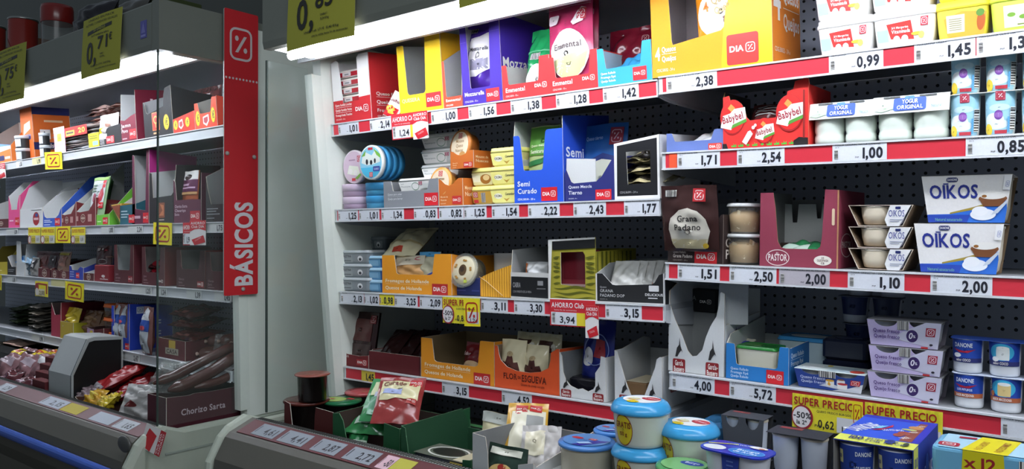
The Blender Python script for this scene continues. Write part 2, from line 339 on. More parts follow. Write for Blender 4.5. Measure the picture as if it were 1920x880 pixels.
T2 = Frame((XA, 1.425, RLIP-.111), (XE, 1.425, RLIP-.111)); T1 = Frame((LX0, 1.425, LLIP-.111), (LX1, 1.425, LLIP-.111))
FR['T2'], FR['T1'] = T2, T1
# ------------------------------------------------------------------ builders of goods
KR = '#a98e6c!p'
def U(a, b, f, vl=1., vr=1., s=.03, rt=.035, rb=.06):
    """top outline of a carton front with a U shaped opening, fractions of its width and height"""
    p = [(0, vl)]
    arc = lambda cx, cy, rx, ry, a0, a1: [(cx+rx*cos(R(a0+(a1-a0)*i/5)), cy+ry*sin(R(a0+(a1-a0)*i/5))) for i in range(6)]
    p += arc(a-rt, vl-rt, rt, rt, 90, 0) if a > rt else [(a, vl)]
    p += arc(a+s+rb, f+rb, rb, rb, 180, 270); p += arc(b-s-rb, f+rb, rb, rb, 270, 360)
    p += arc(b+rt, vr-rt, rt, rt, 180, 90) if b < 1-rt else [(b, vr)]
    return p+[(1, vr)]
def carton(k, label, xl, xr, yt, d=.2, out='#c02828', inn='#c9c9c4', front=None, side=None, back=1., a=(), sa=(), y=.006, yaw=0, edge='#cfc8ba', cat='carton', name='display_carton', group=None, lside=None, sout=None, z=0., h=None, open_back=False):
    S = FR[k]; x0, x1 = S.X(xl, y, z), S.X(xr, y, z); w = (x1-x0)/cos(R(yaw)); h = h or S.Z(yt, x0, y)-z; t = .0022
    e = tag(empty(name, S.at(x0, y, z, yaw)), label, cat, group)
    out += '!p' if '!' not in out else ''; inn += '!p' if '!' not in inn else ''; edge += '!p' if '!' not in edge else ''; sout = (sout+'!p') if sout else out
    front = front or [(0, 1), (1, 1)]
    m = MB(); m.prism([(0, 0), (w, 0)]+[(p*w, q*h) for p, q in front][::-1], lambda p, q, l: (p, l, q), 0, t, out, inn, edge)
    art(m, list(a), lambda p, q, l: (p, -l, q), w, h); m.build('front_panel', e)
    side = side or [(0, front[-1][1]), (1, back)]; lside = lside or [(0, front[0][1])]+list(side[1:])
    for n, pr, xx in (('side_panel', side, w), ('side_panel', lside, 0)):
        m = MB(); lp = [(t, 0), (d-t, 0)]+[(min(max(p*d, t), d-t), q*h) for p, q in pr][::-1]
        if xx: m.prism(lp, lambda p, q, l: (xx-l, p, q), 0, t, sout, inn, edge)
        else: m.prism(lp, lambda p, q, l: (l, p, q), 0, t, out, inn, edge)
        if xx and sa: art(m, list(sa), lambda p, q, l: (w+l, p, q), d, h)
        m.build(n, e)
    if not open_back:
        m = MB(); m.prism([(0, 0), (w, 0), (w, back*h), (0, back*h)], lambda p, q, l: (p, d-l, q), 0, t, out, inn, edge); m.build('back_panel', e)
    MB().box(t, t, .0006, w-t, d-t, .0025, inn).build('bottom_panel', e)
    e['wdh'] = (w, d, h); return e
def bagmesh(w, h, t, col, items=(), seal=.09, seed=1, crk=.004, back=None, foot=.0, gus=.0, fade=1):
    """a filled bag standing on its lower edge: front is -y"""
    m = MB(); nx, nz = 18, 22; rd = random.Random(seed); ph = [rd.uniform(0, 6.3) for _ in range(8)]
    def fr(u, v):
        vv = min(max((v-foot)/(1-seal-foot), 0), 1); e = (sin(pi*min(max(u, .0), 1))**.55)*(min(1, (sin(pi*min(vv, .999))+.0)**.6)) if v < 1-seal else 0
        c = crk*(sin(9*u+ph[0]+4*v)*sin(11*v+ph[1])+.6*sin(17*u+ph[2]-13*v)+.5*sin(23*v+ph[3]+7*u))*(.35+.65*e)
        sx = .5+(u-.5)*(1-.05*e*gus+.012*sin(7*v+ph[4]))
        return sx*w, -t/2*e-.0006+c*min(1, 6*min(u, 1-u)+.15), v*h*(1+.006*sin(8*u+ph[5])*v)
    vs = [fr(i/nx, j/nz) for j in range(nz+1) for i in range(nx+1)]
    fs = [(j*(nx+1)+i, j*(nx+1)+i+1, (j+1)*(nx+1)+i+1, (j+1)*(nx+1)+i) for j in range(nz) for i in range(nx)]
    m.add(vs, fs, col, True)
    bs = [(x, -yy*.9+.0008, z) for x, yy, z in vs]; m.add(bs, [f[::-1] for f in fs], back or col, True)
    def fn(x, y, l):
        a, b = min(max(x/w*nx, 0), nx-1e-6), min(max(y/h*nz, 0), nz-1e-6); i, j = int(a), int(b); a -= i; b -= j; g = lambda q, r: vs[(j+r)*(nx+1)+i+q]
        p = [g(0, 0)[k]*(1-a)*(1-b)+g(1, 0)[k]*a*(1-b)+g(0, 1)[k]*(1-a)*b+g(1, 1)[k]*a*b for k in range(3)]; return (p[0], p[1]-l*1.5-.0016, p[2])
    art(m, list(items), fn, w, h, True); return m
def bag(k, label, xl, xr, yb, yt, y, t=.04, col='#888888!g', a=(), lean=0, yaw=0, cat='bag', name='cheese_bag', group=None, w=None, h=None, z=None, roll=0, **kw):
    S = FR[k]; z0 = z if z is not None else (.004 if yb is None else S.Z(yb, S.X(xl, y), y)); x0 = S.X(xl, y, z0); w = w or S.X(xr, y, z0)-x0
    h = h or (S.Z(yt, x0, y)-z0)/max(cos(R(lean)), .3)
    m = bagmesh(w, h, t, col, a, **kw); o = m.build(name, None, S.at(x0, y, z0, yaw, -lean, roll)); return tag(o, label, cat, group)
def tubmesh(e, w, d, h, body, lid, a=(), ta=(), taper=.86, lh=.18, rad=.25, film=None, labmat=None, flange=.0, belly=0):
    """rounded rectangular tub standing on the origin corner (front left), lid on top; parts under empty e"""
    cx, cy = w/2, d/2; rw = min(w, d)*rad; hb = h*(1-lh); L = []
    for q in (0, .06, .3, .6, 1):
        k = taper+(1-taper)*q**.8; k *= (.94 if q == 0 else 1); k -= .04
        L.append([(x, yy, hb*q) for x, yy in rr(w*k, d*k, rw*k, 5, cx, cy)])
    m = MB(); m.loft(L, body)
    def fn(x, yy, l):
        q = max(yy/hb, .06); k = taper+(1-taper)*q**.8-.04; return (cx+(x-w/2)*k, cy-d*k/2-l-.0003, yy)
    fw = w
    if a: art(m, list(a), fn, fw, hb)
    m.build('tub', e)
    m = MB(); z0 = hb*.985
    m.loft([[(x, yy, z) for x, yy in rr(w*k, d*k, rw*k, 5, cx, cy)] for k, z in ((.93, z0), (1, z0+.001), (1, z0+h*lh*.45), (.965, z0+h*lh*.6), (.96, h*.995), (.90, h), (.86, h-.0012))], lid)
    if ta: art(m, list(ta), lambda x, yy, l: (cx+(x-w/2)*.85, cy+(yy-d/2)*.85, h-.0011+l), w, d)
    m.build('lid', e)
def tub(k, label, xl, xr, z0=0, h=.05, d=None, y=.01, yaw=0, cat='tub', name='plastic_tub', group=None, body='#e9e9e4', lid='#f2f2ee', **kw):
    S = FR[k]; x0, x1 = S.X(xl, y, z0), S.X(xr, y, z0); w = (x1-x0); d = d or w*.8
    e = tag(empty(name, S.at(x0, y, z0+.0006, yaw)), label, cat, group); tubmesh(e, w, d, h, body, lid, **kw); e['wdh'] = (w, d, h); return e
def cupmesh(e, r, h, body, lid, a=(), ta=(), prof=None, lp=None, span=2.6, c=(0, 0, 0), ang=-pi/2, n=36, names=('cup', 'lid')):
    """round cup: parts under e"""
    prof = prof or [(.72, 0), (.76, .02), (.8, .15), (.9, .7), (.95, .9), (.97, .93)]
    P = [(1e-6, 0.0004)]+[(q*r, z*h) for q, z in prof]
    m = MB(); m.lathe(P, body, n, c)
    def rad(z):
        for (a0, z0), (a1, z1) in zip(P[1:], P[2:]):
            if z0 <= z <= z1: return a0+(a1-a0)*(z-z0)/(z1-z0+1e-9)
        return P[-1][0]
    if a:
        def fn(x, z, l): th = ang+(x-.5)*span; q = rad(z)+l+.0003; return (c[0]+q*cos(th), c[1]+q*sin(th), c[2]+z)
        art(m, list(a), fn, 1.0, h, True)
    m.build(names[0], e)
    if lid:
        m = MB(); m.lathe([(q*r, z*h) for q, z in (lp or [(.99, .9), (1.03, .905), (1.03, .95), (.98, .965), (.97, .99), (.9, 1.0), (1e-6, 1.0)])], lid, n, c)
        if ta: art(m, list(ta), lambda x, yy, l: (c[0]+(x-.5)*2*r*.94, c[1]+(yy-.5)*2*r*.94, c[2]+h+l), 1.0, 1.0)
        m.build(names[1], e)
def cup(k, label, xl, xr, z0=0, h=.08, y=.01, cat='cup', name='yoghurt_cup', group=None, body='#eeeeee', lid='#eeeeee', rotz=0, **kw):
    """y is the distance of the nearest point behind the shelf edge"""
    S = FR[k]; cx, r = S.circ(xl, xr, y); r *= .97
    e = tag(empty(name, S.at(cx, y+r, z0+.0006)), label, cat, group); cupmesh(e, r, h, body, lid, **kw); e['r'] = r; return e
def block(k, label, xl, xr, yt, d, col, a=(), sa=(), ta=(), y=.01, z=0., h=None, yaw=0, lean=0, cat='pack', name='carton_box', group=None, bev=.002, top=None):
    """closed box with printed faces"""
    S = FR[k]; x0, x1 = S.X(xl, y, z), S.X(xr, y, z); w = x1-x0; h = h or S.Z(yt, x0, y)-z; m = MB()
    lp = lambda q, z: [(x, yy, z) for x, yy in rr(w-2*q, d-2*q, bev*1.5, 2, w/2, d/2)]
    m.loft([lp(bev, .0005), lp(0, bev), lp(0, h-bev), lp(bev, h)], col, smooth=False)
    art(m, list(a), lambda p, q, l: (p, -l, q), w, h); art(m, list(sa), lambda p, q, l: (w+l, p, q), d, h); art(m, list(ta), lambda p, q, l: (p, q, h+l), w, d)
    return tag(m.build(name, None, S.at(x0, y, z, yaw, -lean)), label, cat, group)
# ------------------------------------------------------------------ paper on the rails
def ptag(k, xl, xr, price, where, head='', bg='#dfe3ea', sub='', zo=0., ink='#20222c', name='price_tag', group=None, pale=0):
    S = FR[k]; y = -.0095; x0, x1 = S.X(xl, y), S.X(xr, y); w = x1-x0; h = RH*.93; z0 = -h-.0012+zo; m = MB()
    m.box(0, -.0006, 0, w, .0003, h, bg+'!p')
    it = []
    if price: it.append(('t', price, .93, .13, .54, ink, {'al': 'r', 'W': min(.165*len(price)*h/w*1.72, .70), 'b': 2}))
    if price and not pale: it.append(('t', 'PVP', .93-min(.165*len(price)*h/w*1.72, .70)-.03, .14, .08, ink, {'al': 'r'}))
    if head: it.append(('t', head, .05, .84, .095, ink, {'W': min(.9, .031*len(head)), 'b': 0}))
    if sub: it.append(('t', sub, .05, .73, .07, ink, {'b': 0}))
    if not pale: it.append(('bar', .04, .12, .11, .62, 1))
    art(m, it, lambda p, q, l: (p, -.0006-l, q), w, h)
    return tag(m.build(name, None, S.at(x0, y, z0)), where, 'price tag', group)
def sheet(name, label, cat, M, w, h, bg, items, bend=0, th=.0006, corner=0):
    m = MB(); N = 12
    yf = lambda x, z: -bend*sin(pi*x/w)*.5-bend*.5*cos(z/h*2.2)
    vs = [(w*i/N, yf(w*i/N, h*j/N), h*j/N) for j in range(N+1) for i in range(N+1)]
    fs = [(j*(N+1)+i, j*(N+1)+i+1, (j+1)*(N+1)+i+1, (j+1)*(N+1)+i) for j in range(N) for i in range(N)]
    m.add(vs, fs, bg+'!p', True); m.add([(x, yy+th, z) for x, yy, z in vs], [f[::-1] for f in fs], '#d9d6bb!p', True)
    art(m, items, lambda x, z, l: (x, yf(x, z)-l, z), w, h, bend > 0)
    return tag(m.build(name, None, M), label, cat)
def hang(k, xl, xr, yt, yb, name, label, cat, bg, items, y=-.0135, roll=0, bend=0):
    S = FR[k]; x0, x1 = S.X(xl, y), S.X(xr, y); z1, z0 = S.Z(yt, x0, y), S.Z(yb, x0, y)
    return sheet(name, label, cat, S.at(x0, y, z0, 0, 0, roll), x1-x0, z1-z0, bg, items, bend)
PC = [('pct', .0, .0, 1, 1, None, '#b0201c')]
# ------------------------------------------------------------------ middle bay, top shelf
WH = '#f0efec'
Wt = '#f4f1ea'
def cdg(x=.05, y=.05, s='CDG.50031 - 24 u', c=.03): return ('t', s, x, y, c, Wt, {'b': 0})
carton('A2', 'red and white carton stacked with sliced cheese packets, left end of top shelf', 628, 697, 116, d=.22, out='#c8242b', inn=WH, back=1.03,
   front=[(0, .97), (.14, 1), (.2, .96), (.27, .31), (.70, .33), (.705, .98), (.76, 1.03), (1, 1.03)],
   side=[(0, 1.03), (1, 1.06)], edge=WH,
   a=[('p', [(0, .36), (0, .97), (.14, 1), (.2, .96), (.27, .36)], WH), ('p', [(.705, .37), (.705, .98), (.76, 1.03), (1, 1.03), (1, .38)], WH),
      ('t', 'Queso fundido Lonchas', .05, .27, .034, Wt, {'W': .45}), ('r', .05, .245, .5, .25, Wt), ('t', 'Queijo fundido Fatias', .05, .19, .034, Wt, {'W': .45}), ('r', .05, .165, .5, .17, Wt), ('t', 'Fromage fondu Tranches', .05, .11, .034, Wt, {'W': .45}), ('t', 'CDG.50035 - 24 u', .05, .05, .022, Wt, {'b': 0}),
      ('dia', .56, .1, .98, .27, None)],
   sa=[('t', 'Queso fundido Lonchas', .12, .38, .05, Wt, {'W': 1.0}), ('r', .12, .35, 1, .355, Wt), ('t', 'Queijo fundido Fatias', .12, .25, .05, Wt, {'W': .95}), ('r', .12, .22, 1, .225, Wt), ('t', 'Fromage fondu', .12, .12, .05, Wt, {'W': .6}), ('t', 'CDG.50035', .12, .04, .025, Wt)])
S = FR['A2']; x0 = S.X(632, .03); x1 = S.X(680, .03)
proto = None
for i in range(6):
    lab = ['lowest', 'second lowest', 'third lowest', 'third from the top', 'second from the top', 'topmost'][i]+' sliced cheese packet in the red and white carton'
    M = S.at(x0, .012, .012+i*.0285, 0)
    if proto is None:
        w_ = x1-x0; m = MB(); m.loft([[(x, yy, z) for x, yy in rr(w_-q, .15-q, .006, 3, w_/2, .085)] for q, z in ((.006, 0), (0, .004), (0, .020), (.006, .0245))], '#efe9e0!g')
        art(m, [('r', .0, .1, 1, .72, '#b3212f!g'), ('r', .42, .15, .74, .7, '#d9d2cf'), ('r', .5, .3, .66, .5, '#8d8a8d')], lambda p, q, l: (p, .0095-l, q), w_, .0245)
        proto = tag(m.build('cheese_slice_packet', None, M), lab, 'cheese', 'sliced cheese packets in the red carton')
    else: clone(proto, M, lab)
bag('A2', 'white and red sliced cheese packet fallen against the red carton side', 718, 757, None, 172, .02, t=.018, col='#f1eee8!g', roll=24, w=.075, h=.09, z=.012, lean=20, name='cheese_slice_packet', cat='cheese', group=None,
    a=[('r', .05, .02, .95, .42, '#c3212b!g'), ('e', .5, .3, .3, .16, '#e6c04a!g'), ('t', 'Lonchas', .5, .6, .12, '#7d3040', {'al': 'c', 'W': .7})])
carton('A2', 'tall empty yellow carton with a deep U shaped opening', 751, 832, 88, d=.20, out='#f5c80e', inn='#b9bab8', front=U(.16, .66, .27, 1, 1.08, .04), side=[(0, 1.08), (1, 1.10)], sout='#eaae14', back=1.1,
   a=[('t', 'QUESERÍA', .06, .17, .05, '#f7ecb0', {'W': .42}), ('dia', .62, .06, .96, .26)])
carton('A2', 'narrow orange carton with a grey inside between the yellow and purple cartons', 833, 867, 116, d=.21, out='#e3492a', inn='#bdbdbb', front=U(.12, 2.4, .24, 1, 1, .03)[:-7]+[(1, .24)], side=[(0, .24), (.05, 1.0), (.5, 1.4), (1, 1.45)], lside=[(0, 1), (.4, 1.3), (1, 1.45)], back=1.45,
   a=[('t', 'Emmental', .12, .14, .055, Wt, {'W': .8}), ('t', 'CDG.51030', .12, .05, .03, Wt)])
carton('A2', 'purple carton with tall posts holding one purple and white bag', 869, 943, 53, d=.235, out='#3d1f9c', inn='#c4c3c8', front=U(.16, .76, .21, 1, 1.1, .05, .02, .03), side=[(0, 1.1), (1, 1.02)], back=1.0,
   a=[('t', 'Mozzarella', .05, .12, .048, Wt, {'W': .5}), ('t', 'CDG.52016 - 15 u', .05, .04, .022, Wt, {'b': 0}), ('dia', .6, .02, .93, .18), ('r', .0, .80, .155, .803, '#6a55c4'), ('r', .76, .88, 1, .883, '#6a55c4')],
   sa=[('t', 'Mozzarella', .03, .43, .12, Wt, {'W': .85})])
bag('A2', 'purple mozzarella bag with white scalloped label inside the purple carton', 876, 926, 175, 50, .045, t=.05, col='#4a2a96!g', lean=6, seed=3, name='mozzarella_bag',
    a=[('p', [(.3, .78), (.95, .85), (.95, .3), (.5, .2), (.1, .22), (.12, .34), (.25, .45)], '#ece8ea'), ('t', 'Mozzarella', .9, .58, .055, '#3b3a46', {'al': 'r', 'W': .6}), ('r', .3, .30, .9, .46, '#8e8aa0'), ('bar', .1, .87, .45, .94)])
for nm, xl, xr, yt, ll, vr in (('left', 944, 1032, 124, 'low red carton tray holding a green bag beside the purple carton', 1.1), ('right', 1032, 1122, 109, 'low red carton tray holding the big pink bag', 1.04)):
    carton('A2', ll, xl, xr, yt, d=.24, out='#d5292c', inn='#e6e3de', front=U(.1, .80 if nm == 'left' else .86, .43 if nm == 'left' else .42, 1, vr, .03, .03, .05), side=[(0, vr), (1, 1.0)],
       a=[('t', 'Emmental', .06, .22, .12, Wt, {'W': .42}), ('t', 'CDG.51030 - 15 u', .06, .09, .045, Wt, {'b': 0}), ('dia', .66, .14, .97, .46, None)])
bag('A2', 'green grated cheese bag leaning inside the left red tray', 985, 1034, 176, 58, .05, t=.045, col='#1f8a4f!g', lean=14, yaw=-8, seed=5, name='grated_cheese_bag',
    a=[('e', .62, .16, .5, .24, '#efece6'), ('r', .05, .60, .95, .625, '#4aa874'), ('bar', .3, .48, .7, .58)])
em = [('e', .57, .36, .40, .27, '#f2efe9'), ('p', [(.20, .30), (.57, .35), (.955, .37), (.9, .22), (.75, .12), (.57, .095), (.4, .12), (.27, .2)], '#c9c795'), ('t', 'Emmental', .57, .42, .062, '#5b4a4a', {'al': 'c', 'W': .60, 'rot': .04}),
      ('p', [(.62, .70), (.82, .86), (.93, .84), (.88, .70), (.7, .66)], '#e9dfe0'), ('pct', .76, .72, .93, .84, '#c22a3a', '#f0e9e9'), ('rr', .1, .70, .34, .81, .006, '#e8d7dc'),
      ('r', .0, .885, 1, .889, '#e8b9c8'), ('r', .0, .905, 1, .909, '#e8b9c8')]
emdots = [('e', .08+.10*((i*7) % 10)+.02, .62+.025*(i % 9), .018, .007, '#a02850') for i in range(26)]
bag('A2', 'large pink bag of grated cheese with round white window, front of the right red tray', 1032, 1118, 172, 4, .042, t=.055, col='#bf3a66!g', a=emdots+em, lean=3, seed=9, yaw=-4, seal=.12, name='grated_cheese_bag', foot=.0, gus=1)
bag('A2', 'second pink cheese bag standing behind the large one in the right red tray', 1052, 1130, 172, 2, .10, t=.05, col='#a02a4c!g', a=[('pct', .78, .74, .95, .84, None, '#f0d9d9')], lean=4, seed=11, yaw=-8, seal=.12, name='grated_cheese_bag')
carton('A2', 'low sky blue carton tray holding soft blue packs', 1122, 1223, 93, d=.24, out='#2f9fd6', inn='#a9c3d2', front=U(.12, .84, .46, 1, 1.03, .04, .03, .04), side=[(0, 1.03), (1, .95)],
   a=[('t', 'Queso Rallado', .06, .32, .055, Wt, {'W': .28}), ('t', 'Fromage Râpé', .06, .22, .055, Wt, {'W': .28}), ('t', 'Queijo Ralado', .06, .12, .055, Wt, {'W': .28}), ('dia', .66, .06, .91, .40)])
for i, (px, z, yw) in enumerate(((1135, .02, 4), (1150, .045, -10))):
    bag('A2', ['lower soft blue pack lying in the sky blue tray', 'upper soft blue pack lying in the sky blue tray'][i], px, px+70, None, 90, .04+.02*i, t=.035, col='#3d9ccc!g', lean=72, yaw=yw, w=.10, h=.13, z=z, seed=20+i, name='blue_cheese_pack', crk=.006, group='soft blue packs')
bag('A2', 'dark red cheese bag standing at the back of the sky blue tray', 1140, 1225, None, 35, .14, t=.05, col='#6d1626!g', lean=10, h=.17, seed=31, crk=.008, a=[('pct', .75, .70, .92, .84, None, '#b88a90')], name='grated_cheese_bag')
# ---------------- right bay, top shelf
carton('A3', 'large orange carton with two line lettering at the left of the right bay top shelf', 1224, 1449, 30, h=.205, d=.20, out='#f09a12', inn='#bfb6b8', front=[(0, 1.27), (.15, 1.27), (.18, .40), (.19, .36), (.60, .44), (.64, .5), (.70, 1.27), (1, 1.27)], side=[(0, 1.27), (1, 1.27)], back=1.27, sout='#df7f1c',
   a=[('p', [(.70, 1.27), (.62, .42), (.60, .1), (.6, 0), (1, 0), (1, 1.27)], '#f7b50e'), ('t', '4', .03, .2, .15, Wt, {'W': .045}), ('t', 'Quesos', .09, .29, .06, Wt, {'W': .125}), ('r', .09, .265, .22, .27, Wt), ('t', 'Queijos', .09, .18, .06, Wt, {'W': .125}), ('t', 'CDG.50032 - 24 u', .04, .06, .035, Wt, {'W': .16, 'b': 0}), ('rr', .645, .03, .895, .37, .006, '#d8322c'), ('dia', .645, .03, .895, .37, None)],
   sa=[('t', '4', .06, .50, .42, Wt, {'W': .24}), ('t', 'Quesos', .38, .72, .16, Wt, {'W': .56}), ('r', .38, .64, .94, .648, Wt), ('t', 'Queijos', .38, .42, .16, Wt, {'W': .56}), ('t', 'CDG.50032 - 24 u', .06, .14, .05, Wt, {'b': 0})])
bag('A3', 'orange four cheese bag with white oval label inside the large orange carton', 1312, 1412, 78, -75, .025, t=.06, col='#e08a1c!g', lean=8, roll=-8, seed=13, seal=.1, name='grated_cheese_bag',
    a=[('e', .52, .24, .46, .30, '#f1ece2'), ('t', '4', .22, .28, .11, '#e0761c'), ('t', 'Quesos', .40, .34, .08, '#b9a06a', {'W': .42, 'rot': .12}), ('t', 'Queijos', .42, .22, .08, '#b9a06a', {'W': .42, 'rot': .12}), ('p', [(.55, .1), (.95, .2), (.95, .27), (.55, .17)], '#6a4430'), ('p', [(.6, .62), (.95, .7), (.9, 1.), (.7, .9)], '#f1b04a!g')])
mg = [('r', .05, .2, .24, .62, '#a8d4ea'), ('p', [(.28, .28), (.68, .2), (.62, .86), (.22, .80)], '#d8342e'), ('t', '3/4 Margarina', .30, .62, .07, Wt, {'W': .28}), ('t', 'Vitaminada', .30, .46, .12, Wt, {'W': .31}), ('e', .38, .24, .06, .14, '#cfe2ee'), ('e', .52, .24, .06, .14, '#e8eef2'), ('e', .72, .38, .09, .06, '#e9c840'), ('e', .80, .32, .05, .12, '#f0d868'), ('pct', .78, .62, .90, .92, '#c83040', '#f4eeee')]
def marg(lab, xl, xr, z, y=.012): return tub('A3', lab, xl, xr, z, .075, .10, y, name='margarine_tub', group='white margarine tubs', body='#f3f1ec', lid='#f6f4f0', a=mg, taper=.9, lh=.22, rad=.16)
z1 = .0765
marg('lower white margarine tub beside the large orange carton', 1530, 1638, 0); marg('white margarine tub stacked on another beside the large orange carton', 1524, 1632, z1)
marg('lower white margarine tub left of the yellow tub', 1634, 1756, 0); marg('white margarine tub stacked on top, left of the yellow tubs', 1628, 1750, z1)
ye = [('p', [(.2, .1), (.95, .0), (.98, .8), (.5, .9), (.15, .7)], '#f0a038'), ('r', .2, .22, .56, .8, '#f2ecc0')]+[('r', .25, .3+.07*i, .5, .325+.07*i, '#8a8a6a') for i in range(6)]+[('e', .88, .5, .08, .3, '#b05a2a'), ('e', .86, .78, .08, .12, '#5c8a3a')]
gr = [('r', .22, .15, .95, .85, '#e9f0c2')]+[('e', .35+.2*i, .55-.1*(i % 2), .07, .07, '#6f9a35') for i in range(3)]+[('r', .45, .2, .8, .24, '#7a8a4a')]
for i, z in enumerate((0, z1)):
    tub('A3', ['lower yellow tub with orange print standing above the 1,45 tag', 'yellow tub with orange print stacked on top'][i], 1752, 1855, z, .075, .11, .014, name='margarine_tub', group='yellow margarine tubs', body='#f2dc4a', lid='#f4e23c', a=ye, taper=.9, lh=.22, rad=.16)
    tub('A3', ['lower lime green tub at the right edge of the top shelf', 'lime green tub stacked on top at the right edge'][i], 1853, 1975, z, .075, .11, .012, name='margarine_tub', group='green margarine tubs', body='#c9dc58', lid='#d4e84a', a=gr, taper=.9, lh=.22, rad=.16)
# ------------------------------------------------------------------ middle bay, second shelf
S = FR['B2']
def disc(lab, x, y, z, r, t, side, rim, face, standing, k='B2', grp='round cheese boxes', name='round_cheese_box'):
    """flat round box: axis along -y when standing, face towards the front"""
    e = empty(name); m = MB(); m.lathe([(1e-6, 0), (r*.95, 0), (r*.955, t*.55)], side, 48); m.build('base', e)
    m = MB(); m.lathe([(r*.957, t*.42), (r, t*.42), (r, t*.96), (r*.985, t), (1e-6, t)], rim, 48)
    art(m, face, lambda p, q, l: ((p-.5)*2*r, (q-.5)*2*r, t+l), 1, 1); m.build('lid', e)
    M = FR[k].M @ Mx.Translation((x, y, z)) @ (Mx.Rotation(pi/2, 4, 'X') if standing else Mx.Identity(4))
    e.matrix_world = M; return tag(e, lab, 'cheese box', grp)
pinkf = [('e', .5, .5, .46, .46, '#dcc3d4'), ('p', [(.2, .3), (.8, .2), (.7, .5), (.3, .55)], '#eef0e2'), ('pct', .66, .64, .84, .82, '#b5304a', '#f0e4e8'), ('e', .36, .36, .1, .08, '#f6f2ee'), ('e', .58, .32, .09, .08, '#f6f2ee'), ('r', .3, .68, .58, .72, '#b090a8'), ('rr', .42, .08, .58, .16, .003, '#c8323c'), ('p', [(.55, .15), (.8, .3), (.84, .24), (.68, .12)], '#7fb04a')]
bluef = [('e', .5, .5, .46, .46, '#8fd0e6'), ('p', [(.06, .36), (.94, .36), (.85, .2), (.7, .1), (.5, .05), (.3, .1), (.15, .2)], '#4cb8dc'), ('p', [(.1, .5), (.35, .42), (.6, .44), (.9, .5), (.86, .72), (.7, .86), (.55, .7), (.3, .8), (.14, .66)], '#e8efe8'), ('p', [(.62, .9), (.9, .72), (.92, .6), (.75, .7)], '#7fc04a'), ('p', [(.1, .68), (.3, .86), (.26, .7)], '#7fc04a'),
    ('e', .34, .52, .05, .08, '#20242c'), ('e', .52, .5, .05, .07, '#20242c'), ('e', .68, .54, .04, .07, '#20242c'), ('rr', .40, .86, .60, .93, .003, '#c8323c'), ('rr', .6, .24, .88, .38, .008, '#3a4a9a'), ('t', 'QUESO', .64, .28, .05, '#dfe6f4', {'W': .2}), ('pct', .44, .08, .58, .22, '#c8323c', '#f0e4e8')]
r = .058
xp = S.X(684, .05, .1); disc('pink lidded round cheese box standing on edge at the left of the second shelf', S.X(677, .06, .13), .05, .042*2+.004+r, r, .022, '#c9a8c0', '#e9dde4', pinkf, True)
for i in range(4): disc(['front blue round cheese box standing on edge, cow picture on its lid', 'second blue round cheese box standing behind the front one', 'third blue round cheese box standing on edge in the row', 'rearmost blue round cheese box standing on edge in the row'][i], S.X(708, .03, .13), .025+.027*(i+.0), .046*2+.003+r, r, .024, '#2f8cc4', '#eef1ee' if i == 0 else '#3f9cd0', bluef if i == 0 else [], True)
for i in range(2):
    disc(['bottom pink round cheese box lying flat at the left end', 'upper pink round cheese box lying flat at the left end'][i], S.X(672, .07, .02), .012+r, .0008+i*.044, r*.93, .042, '#c9aec6', '#dcc6da', pinkf, False)
    disc(['bottom blue round cheese box lying flat beside the grey tray', 'upper blue round cheese box lying flat beside the grey tray'][i], S.X(716, .07, .02), .012+r, .0008+i*.044, r*.93, .042, '#58b0d8', '#3f9cd0', bluef, False)
carton('B2', 'grey carton tray holding a white spread tub on the second shelf', 720, 823, 341, d=.22, out='#83868b', inn='#8f9296', front=U(.15, .84, .60, 1, 1.0, .03, .02, .04), side=[(0, 1.0), (1, 1)],
   a=[('t', 'Queso para untar', .08, .46, .075, '#c9cbd0', {'W': .27}), ('t', 'Queijo para barrar', .08, .29, .075, '#c9cbd0', {'W': .28}), ('r', .08, .41, .34, .417, '#c9cbd0'), ('dia', .75, .03, .99, .49)])
wl = [('r', .05, .12, .66, .92, '#f4f4f0'), ('t', 'Queso', .09, .7, .13, '#8a9090', {'b': 0}), ('t', 'Mascarpone', .09, .45, .13, '#8a9090', {'b': 0, 'W': .28}), ('o', .52, .5, .11, .34, .002, '#6f9c84'), ('pct', .62, .6, .72, .9, '#a8405a', '#f0e6ea'), ('r', .74, .3, .96, .7, '#d8dcda')]
tub('B2', 'white spread tub inside the grey carton tray', 742, 812, .048, .045, .10, .03, name='spread_tub', body='#dfe0dd', lid='#f0f1ef', a=wl)
for i in range(3): tub('B2', ['lowest', 'middle', 'topmost'][i]+' clear and white spread tub in the stack above the grey tray', 785-i*0, 866, .086+i*.049, .048, .085, .06, name='spread_tub', group='spread tubs stacked over the grey tray', body='#c9d0cc', lid='#dcdedd', a=wl)
def nuez(lab, xl, xr, yt, z, h, y, dd):
    return carton('B2', lab, xl, xr, yt, z=z, h=h, d=dd, y=y, out='#c8691d', inn='#8c4a1c', front=[(0, 1), (.08, 1), (.16, .94), (.3, .80), (.46, .74), (.62, .80), (.78, .95), (.85, 1), (1, 1)], side=[(0, 1), (1, 1)],
       a=[('t', 'Mousse de', .1, .30, .06, '#e8c49a'), ('t', 'Nueces', .1, .18, .07, '#e8c49a'), ('t', 'CDG.51077', .1, .06, .04, '#e8c49a'), ('dia', .58, .05, .96, .35, '#c4302c')],
       sa=[('t', 'Mousse de', .08, .58, .13, '#f0d2ac', {'W': .5}), ('t', 'Nueces', .08, .34, .15, '#f0d2ac', {'W': .5}), ('r', .08, .54, .6, .545, '#f0d2ac')])
nuez('lower orange carton tray with a round cheese, on the second shelf', 822, 868, 340, 0, .083, .008, .12)
nuez('upper orange carton tray with a round cheese, above the lower one', 845, 888, 296, .112, .054, .02, .12)
